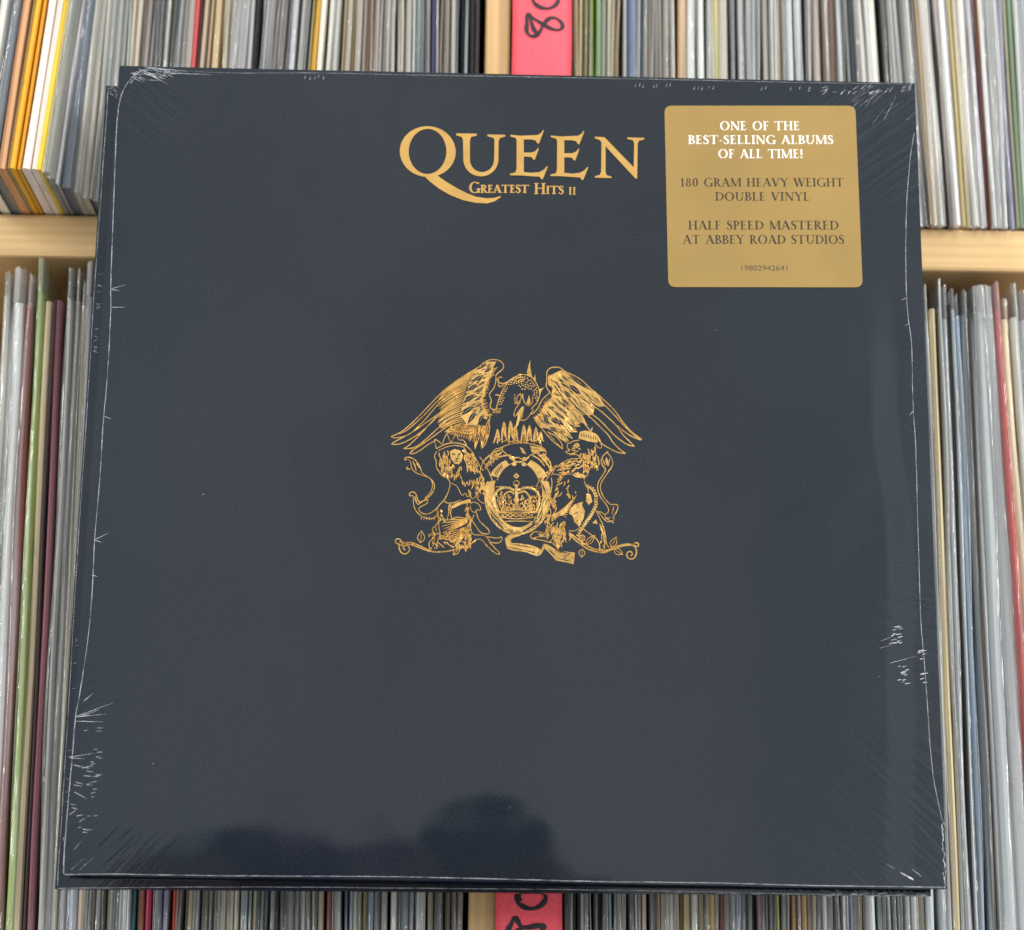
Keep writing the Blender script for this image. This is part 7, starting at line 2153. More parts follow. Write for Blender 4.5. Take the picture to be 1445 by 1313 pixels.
('t',45,(-2529,-3157,-2454,-3156,-2405,-3216)),
('t',45,(-2506,-3353,-2464,-3419,-2394,-3450)),
('t',45,(-1931,-3417,-1889,-3500,-1806,-3539)),
('t',45,(-2726,-3206,-2637,-3224,-2552,-3257)),
('t',45,(-2801,-3433,-2754,-3505,-2671,-3519)),
('t',45,(-2316,-3289,-2259,-3297,-2227,-3345)),
('t',45,(-2546,-3193,-2480,-3228,-2409,-3249)),
('t',45,(-2736,-3203,-2644,-3247,-2544,-3239)),
('t',45,(-2184,-3236,-2069,-3228,-1985,-3309)),
('t',45,(-2262,-3469,-2169,-3524,-2063,-3538)),
('t',45,(-2644,-3204,-2568,-3203,-2509,-3253)),
('t',45,(-2775,-3381,-2668,-3397,-2603,-3488)),
('t',45,(-2077,-3147,-2022,-3193,-1963,-3235)),
('t',45,(-2413,-3218,-2325,-3262,-2227,-3256)),
('t',45,(-1979,-3266,-1885,-3264,-1805,-3315)),
('t',53,(-2040,-3252,-1964,-3340,-1849,-3340)),
('t',53,(-2395,-3128,-2290,-3141,-2184,-3147)),
('t',53,(-1905,-3514,-1819,-3539,-1736,-3574)),
('t',53,(-2029,-3462,-1968,-3499,-1906,-3534)),
('t',53,(-2514,-3110,-2454,-3172,-2375,-3203)),
('t',53,(-2279,-3465,-2200,-3523,-2125,-3587)),
('t',53,(-2262,-3344,-2175,-3317,-2098,-3367)),
('t',53,(-2126,-3278,-2044,-3287,-1971,-3325)),
('t',53,(-1878,-3128,-1817,-3130,-1757,-3139)),
('t',53,(-2671,-3105,-2581,-3136,-2491,-3108)),
('t',53,(-2058,-3521,-1984,-3558,-1902,-3551)),
('t',53,(-2372,-3105,-2290,-3132,-2208,-3153)),
('t',53,(-2085,-3448,-2002,-3507,-1902,-3515)),
('t',53,(-2445,-3265,-2344,-3237,-2245,-3269)),
('t',53,(-2507,-3349,-2426,-3376,-2343,-3367)),
('t',53,(-2187,-3286,-2125,-3302,-2078,-3347)),
('t',53,(-2653,-3150,-2590,-3224,-2494,-3226)),
('t',53,(-2033,-3400,-1964,-3419,-1911,-3468)),
('t',59,(-1579,-2328,-1577,-2414,-1601,-2497)),
('t',59,(-1665,-1972,-1706,-2082,-1744,-2192)),
('t',59,(-1633,-2251,-1683,-2357,-1657,-2472)),
('t',59,(-1577,-2014,-1644,-2174,-1572,-2332)),
('t',59,(-1613,-2755,-1563,-2854,-1582,-2964)),
('t',59,(-1624,-3083,-1561,-3194,-1588,-3320)),
('t',59,(-1677,-3321,-1716,-3390,-1725,-3469)),
('t',59,(-1500,-2986,-1561,-3141,-1500,-3296)),
('t',59,(-1574,-2559,-1564,-2690,-1525,-2815)),
('t',59,(-1501,-3092,-1526,-3240,-1580,-3378)),
('t',59,(-1646,-2281,-1644,-2391,-1661,-2498)),
('t',59,(-1692,-2810,-1751,-2921,-1725,-3044)),
('t',59,(-1595,-2627,-1572,-2758,-1545,-2889)),
('t',59,(-1632,-2883,-1622,-2992,-1687,-3079)),
('t',59,(-1658,-3070,-1656,-3195,-1740,-3286)),
('t',59,(-1668,-3454,-1705,-3582,-1675,-3712)),
('t',59,(-1597,-2165,-1686,-2258,-1681,-2389)),
('t',59,(-1598,-3233,-1563,-3376,-1631,-3507))]),
('winged_figure',[
('t',48,(1485,-2266,1867,-2079,2434,-1456)),
('t',48,(1486,-2295,1867,-2094,2386,-1565)),
('t',48,(1486,-2324,1867,-2108,2337,-1674)),
('t',48,(1486,-2353,1867,-2122,2289,-1783)),
('t',48,(1487,-2381,1867,-2137,2241,-1892)),
('t',48,(1487,-2410,1867,-2151,2193,-2001)),
('t',48,(1487,-2439,1867,-2166,2145,-2110)),
('t',48,(1487,-2467,1867,-2180,2097,-2219)),
('t',48,(1488,-2496,1868,-2194,2049,-2327)),
('f',0,(2179,-2001,2352,-1818,2665,-1704,2631,-1849,2737,-2062,2690,-2351,2532,-2676,2357,-2501,2272,-2251,2146,-2182)),
('N',35,(2285,-2215,2563,-2066)),
('l',37,(2151,-2827,2359,-2859,2566,-2676)),
('t',53,(1527,-1896,1573,-1959,1638,-1999)),
('t',53,(1415,-1774,1408,-1831,1435,-1882)),
('t',53,(1331,-1594,1374,-1652,1432,-1695)),
('t',53,(1320,-1611,1385,-1650,1424,-1716)),
('t',53,(1480,-1799,1511,-1867,1576,-1903)),
('t',53,(1497,-1795,1528,-1822,1559,-1848)),
('t',53,(1337,-1648,1354,-1704,1366,-1762)),
('t',53,(1454,-1588,1471,-1651,1520,-1693)),
('t',53,(1540,-1703,1564,-1771,1589,-1839)),
('t',53,(1595,-1658,1631,-1721,1636,-1794)),
('t',53,(1378,-1596,1404,-1646,1410,-1703)),
('t',53,(1353,-1611,1396,-1670,1394,-1744)),
('t',53,(1599,-1741,1608,-1787,1629,-1829)),
('t',53,(1493,-1808,1514,-1856,1530,-1907)),
('t',53,(1353,-1599,1382,-1652,1398,-1710)),
('t',53,(1586,-1659,1629,-1692,1663,-1734)),
('t',53,(1520,-1662,1529,-1702,1548,-1738)),
('t',53,(1518,-1709,1577,-1752,1612,-1817)),
('l',43,(1342,-1874,1484,-2087,1418,-2447,1316,-2664)),
('l',40,(1620,-1796,1692,-2011,1486,-2302,1661,-2442)),
('t',48,(1865,-2802,1859,-2957,1801,-3099)),
('t',48,(1740,-3252,1788,-3370,1749,-3493)),
('t',48,(1948,-2553,1978,-2690,1895,-2803)),
('t',48,(1656,-2633,1690,-2751,1644,-2866)),
('t',48,(1681,-2630,1638,-2806,1591,-2980)),
('t',48,(1691,-2992,1595,-3153,1600,-3340)),
('t',48,(1911,-2583,1780,-2719,1780,-2910)),
('t',48,(2023,-2875,1983,-3039,2056,-3190)),
('t',48,(2007,-2505,1935,-2655,1991,-2811)),
('t',48,(1425,-2831,1367,-2938,1357,-3060)),
('t',48,(2020,-2987,1984,-3147,2057,-3291)),
('t',48,(1791,-2636,1843,-2792,1754,-2930)),
('t',48,(1576,-2509,1459,-2682,1477,-2891)),
('t',48,(1710,-3029,1747,-3127,1711,-3227)),
('t',48,(1400,-2665,1400,-2818,1394,-2971)),
('t',48,(1433,-2781,1294,-2891,1286,-3071)),
('t',48,(1790,-2709,1822,-2844,1766,-2971)),
('t',48,(1715,-2520,1703,-2716,1607,-2887)),
('t',48,(1546,-2702,1487,-2855,1491,-3019)),
('t',48,(1793,-2854,1877,-2987,1841,-3142)),
('t',48,(1960,-2945,1968,-3078,1915,-3201)),
('t',48,(1891,-3207,1865,-3371,1760,-3498)),
('t',48,(1415,-2769,1361,-2861,1376,-2968)),
('t',48,(1626,-3014,1607,-3121,1621,-3228)),
('t',48,(2165,-2979,2214,-3114,2143,-3239)),
('t',48,(2028,-2962,1915,-3109,1959,-3288)),
('t',48,(1392,-2686,1407,-2820,1367,-2948)),
('t',48,(1844,-2701,1842,-2879,1768,-3041)),
('t',48,(1927,-3203,1861,-3348,1898,-3501)),
('t',48,(2002,-2799,1956,-2899,1928,-3005)),
('t',48,(2000,-2737,1938,-2869,1992,-3004)),
('t',48,(1745,-2817,1739,-2931,1702,-3039)),
('t',48,(1932,-2553,1913,-2670,1941,-2785)),
('t',48,(1579,-2978,1570,-3114,1483,-3218)),
('l',43,(1311,-2234,1350,-2663,1389,-3020,901,-2851,695,-3034,766,-3175,1113,-3204,1461,-3304)),
('l',40,(766,-3175,1042,-3063,1389,-3092)),
('l',43,(1425,-3234,1774,-3512,1741,-3619)),
('f',0,(1633,-3158,1792,-3155,1775,-3548,1705,-3549)),
('f',0,(972,-2957,1250,-3009,1112,-3111)),
('t',59,(1505,-1639,1513,-1697,1539,-1749)),
('t',59,(1463,-1572,1458,-1638,1448,-1703)),
('t',59,(1572,-1853,1593,-1898,1576,-1945)),
('t',59,(1490,-1620,1488,-1666,1502,-1708)),
('t',59,(1593,-1813,1641,-1856,1649,-1921)),
('t',59,(1484,-1702,1500,-1766,1508,-1832)),
('t',59,(1562,-1560,1582,-1637,1543,-1706)),
('t',59,(1385,-1742,1404,-1811,1370,-1874)),
('t',59,(1614,-1711,1603,-1753,1625,-1790)),
('t',59,(1404,-1677,1447,-1737,1474,-1805)),
('t',64,(1486,-2736,1498,-2830,1524,-2920)),
('t',64,(1773,-2740,1690,-2863,1735,-3005)),
('t',64,(1669,-2894,1700,-3050,1613,-3182)),
('t',64,(1805,-3039,1738,-3191,1805,-3342)),
('t',64,(1425,-2704,1369,-2809,1341,-2924)),
('t',64,(1620,-2726,1621,-2883,1623,-3040)),
('t',64,(1791,-3078,1778,-3250,1854,-3402)),
('t',64,(1954,-2489,1829,-2602,1821,-2772)),
('t',64,(1620,-2878,1611,-3009,1532,-3114)),
('t',64,(1937,-2805,1928,-2892,1950,-2976)),
('t',64,(1959,-2804,1926,-2905,1907,-3011)),
('t',64,(1576,-2651,1579,-2835,1492,-2996)),
('t',64,(1714,-2731,1645,-2876,1699,-3026)),
('t',64,(1836,-2923,1864,-3028,1826,-3131)),
('t',64,(1983,-2465,1974,-2635,1893,-2783)),
('t',64,(1835,-3078,1790,-3160,1776,-3252)),
('t',53,(1412,-2347,1376,-2510,1459,-2652)),
('t',53,(1381,-2208,1328,-2310,1327,-2426)),
('t',53,(1349,-2328,1333,-2450,1264,-2551)),
('t',53,(1401,-2214,1361,-2281,1352,-2358)),
('t',53,(1420,-2224,1391,-2362,1333,-2490)),
('t',53,(1314,-2637,1349,-2715,1358,-2801)),
('t',53,(1323,-2787,1267,-2934,1346,-3068)),
('t',53,(1257,-2451,1254,-2528,1266,-2605)),
('t',53,(1314,-2744,1303,-2902,1202,-3023)),
('t',53,(1387,-2935,1385,-3072,1315,-3190))]),
('scroll_branch',[
('l',53,(-4147,-3376,-3973,-3394,-4040,-3495,-4144,-3483,-4284,-3428,-4314,-3329,-4219,-3256,-4094,-3296,-4106,-3368)),
('l',53,(-4157,-3497,-4139,-3660,-4066,-3801,-3912,-3848,-3777,-3746,-3768,-3582,-3867,-3492,-3990,-3551,-3986,-3664,-3903,-3677)),
('l',53,(-4109,-3482,-3801,-3376,-3452,-3484,-3102,-3662,-2858,-3743,-2617,-3724)),
('l',53,(-4073,-3538,-3799,-3440,-3380,-3596,-2962,-3744,-2478,-3735,-1997,-3619,-1653,-3506,-1311,-3286)),
('l',40,(-3351,-3396,-3278,-3332,-3226,-3267,-3209,-3202,-3225,-3135,-3263,-3067,-3309,-3000,-3342,-2932,-3378,-2998,-3426,-3063,-3467,-3128,-3485,-3194,-3471,-3260,-3421,-3328,-3351,-3396)),
('t',32,(-3351,-3396,-3342,-2932)),
('l',40,(-2144,-3835,-2069,-3821,-2004,-3797,-1956,-3758,-1923,-3704,-1902,-3640,-1884,-3572,-1861,-3510,-1918,-3541,-1981,-3567,-2041,-3596,-2090,-3634,-2122,-3688,-2138,-3757,-2144,-3835)),
('t',32,(-2144,-3835,-1861,-3510)),
('l',37,(-3054,-3647,-3047,-3615,-3028,-3591,-3000,-3582,-2972,-3590,-2952,-3613,-2943,-3645)),
('l',37,(-2847,-3629,-2840,-3596,-2821,-3573,-2793,-3564,-2765,-3572,-2745,-3595,-2736,-3626))]),
('scroll_branch',[
('l',64,(2152,-2970,2501,-3284,2849,-3527,3195,-3627,3473,-3651,3750,-3510,4166,-3360,4478,-3332)),
('l',53,(2151,-2898,2569,-3212,2917,-3455,3265,-3569,3507,-3593,3888,-3401,4304,-3286,4547,-3331)),
('l',53,(4547,-3331,4665,-3493,4665,-3706,4547,-3872,4387,-3875,4290,-3749,4318,-3620,4443,-3575,4526,-3673,4457,-3760)),
('l',53,(4478,-3332,4582,-3373,4707,-3399,4762,-3298,4665,-3229,4582,-3288)),
('l',40,(2654,-3531,2588,-3570,2540,-3610,2521,-3655,2530,-3702,2557,-3752,2591,-3803,2615,-3852,2649,-3809,2695,-3768,2734,-3726,2754,-3682,2747,-3635,2709,-3584,2654,-3531)),
('t',32,(2654,-3531,2615,-3852)),
('l',40,(3715,-3440,3799,-3409,3867,-3371,3908,-3318,3925,-3253,3924,-3178,3919,-3101,3922,-3029,3867,-3074,3801,-3114,3742,-3157,3699,-3209,3681,-3274,3690,-3353,3715,-3440)),
('t',32,(3715,-3440,3922,-3029)),
('l',40,(3819,-3509,3839,-3590,3868,-3655,3911,-3696,3967,-3713,4033,-3715,4102,-3711,4166,-3716,4130,-3662,4100,-3598,4067,-3541,4025,-3499,3968,-3480,3898,-3487,3819,-3509)),
('t',32,(3819,-3509,4166,-3716)),
('l',40,(2778,-3350,2866,-3337,2942,-3312,3000,-3269,3040,-3208,3068,-3135,3093,-3057,3124,-2987,3056,-3020,2981,-3047,2911,-3078,2852,-3121,2811,-3181,2789,-3260,2778,-3350)),
('t',32,(2778,-3350,3124,-2987)),
('l',48,(2749,-3101,2728,-3169,2673,-3211,2605,-3213,2549,-3172,2527,-3106,2548,-3038,2603,-2995,2672,-2994,2728,-3035,2749,-3101)),
('l',40,(2687,-3103,2673,-3138,2639,-3153,2604,-3139,2590,-3104,2604,-3069,2638,-3053,2672,-3067,2687,-3103)),
('f',0,(2431,-3179,2570,-3283,2778,-3315,2917,-3419,2640,-3353)),
('l',37,(3244,-3548,3251,-3516,3271,-3492,3299,-3483,3327,-3491,3347,-3514,3355,-3546)),
('l',37,(3382,-3567,3390,-3535,3410,-3511,3438,-3502,3465,-3510,3486,-3533,3493,-3565))]),
]
def leaf_shape(a, b, w, n=7):
    dx, dy = b[0] - a[0], b[1] - a[1]; L = math.hypot(dx, dy) or 1e-9; nx, ny = -dy / L, dx / L
    up, dn = [], []
    for i in range(n + 1):
        t = i / n; k = w / 2 * math.sin(math.pi * min(1, t ** .8)) ** 1.35 if 0 < i < n else 0
        up.append((a[0] + dx * t + nx * k, a[1] + dy * t + ny * k)); dn.append((a[0] + dx * t - nx * k, a[1] + dy * t - ny * k))
    return up + dn[::-1][1:-1]
def crest_part(name, strokes, parent):
    mb = MB()
    for k, (kind, w, pts) in enumerate(strokes):
        pts = [(pts[j] / 1e5, pts[j + 1] / 1e5) for j in range(0, len(pts), 2)]
        if kind == 'N':                      # slim dark leaf between two points
            mb.poly(leaf_shape(pts[0], pts[1], w * 1e-5), .00012 + (k % 40) * 5e-7, 1)
        elif kind == 'D':                    # round scale
            mb.poly([(pts[0][0] + w * 1e-5 * 1.1 * math.cos(j * math.pi / 3), pts[0][1] + w * 1e-5 * math.sin(j * math.pi / 3)) for j in range(6)], .00007 + (k % 40) * 1e-6, 0, .00007)
        elif kind == 'f':
            mb.poly(pts, .00007 + (k % 40) * 1e-6, 0, .00007)
        elif kind == 'n':
            mb.poly(pts, .00012 + (k % 40) * 5e-7, 1)
        else:
            q = chaikin(pts, 1) if len(pts) > 2 else [pts[0], ((pts[0][0] + pts[1][0]) / 2, (pts[0][1] + pts[1][1]) / 2), pts[1]]
            n = len(q) - 1
            ws = [w * 1e-5 * (1 if kind == 'l' else .35 + .75 * math.sin(math.pi * min(1, (i / n) * .85 + .12))) for i in range(n + 1)]
            mb.ridge(q, ws, .00004, .00016)
    return mb.build(name, [M_gold, M_navy], parent, False)
emblem = crest_part(CREST[0][0], CREST[0][1], album)
for nm, strokes in CREST[1:]:
    crest_part(nm, strokes, emblem)

# sticker
ST = {'corners': [(0.059049,0.069019),(0.134108,0.070508),(0.133501,0.14696),(0.057914,0.14519)],'white': [('ONE OF THE',0.079763,0.111295,0.13518,0.003771,0.023158),('BEST-SELLING ALBUMS',0.067154,0.124347,0.128987,0.00369,0.023015),('OF ALL TIME!',0.078941,0.112264,0.123244,0.003742,0.022869)],'brown': [('180 GRAM HEAVY WEIGHT',0.064063,0.127992,0.110884,0.00358,0.022577),('DOUBLE VINYL',0.077563,0.114374,0.105245,0.003566,0.022432),('HALF SPEED MASTERED',0.066927,0.125407,0.092929,0.00367,0.022139),('AT ABBEY ROAD STUDIOS',0.064869,0.127444,0.086946,0.003655,0.021995)],'serial': ('19802942641',0.087371,0.105115,0.076341,0.002202,0.021725)}
def rounded(corners, r, n=6):
    out = []
    m = len(corners)
    for k in range(m):
        p = Vector(corners[k]); a = (Vector(corners[k - 1]) - p).normalized(); b = (Vector(corners[(k + 1) % m]) - p).normalized()
        for i in range(n + 1):
            t = i / n
            q = p + a * r * (1 - t) ** 2 + b * r * t ** 2
            out.append((q.x, q.y))
    return out
mb = MB(); mb.poly(rounded(ST['corners'], .0030), .00030, 0, .00032)
stick = mb.build('sticker', M_stick, album); stick['label'] = 'square gold sticker with white and brown print'
def lines(name, rows, mat, S, h):
    mb = MB()
    for s, xl, xr, yb, cap, rot in rows:
        set_line(mb, s, xl, xr, yb, cap, S, h, .00033, 0, .09, rot, None, 1e-6)
    return mb.build(name, mat, stick)
lines('white_lettering', ST['white'], M_white, .165, .06)
lines('brown_lettering', ST['brown'], M_brown, .165, .05)
fc = bpy.data.curves.new('serial_number', 'FONT'); fc.body = '19802942641'; fc.size = 1.0; fc.align_x = 'LEFT'
fo = bpy.data.objects.new('serial_tmp', fc); COL.objects.link(fo)
me = bpy.data.meshes.new_from_object(fo.evaluated_get(bpy.context.evaluated_depsgraph_get()))
bpy.data.objects.remove(fo)
s_, xl, xr, yb, cap, rot = ST['serial']
xs = [v.co.x for v in me.vertices]; ys = [v.co.y for v in me.vertices]
kx = (xr - xl) / (max(xs) - min(xs)); ky = cap / (max(ys) - min(ys))
for v in me.vertices:
    v.co = (xl + (v.co.x - min(xs)) * kx, yb + (v.co.y - min(ys)) * ky + rot * (v.co.x - min(xs)) * kx, .00034)
me.materials.clear(); me.materials.append(M_grey)
so = bpy.data.objects.new('serial_number', me); COL.objects.link(so); so.parent = stick

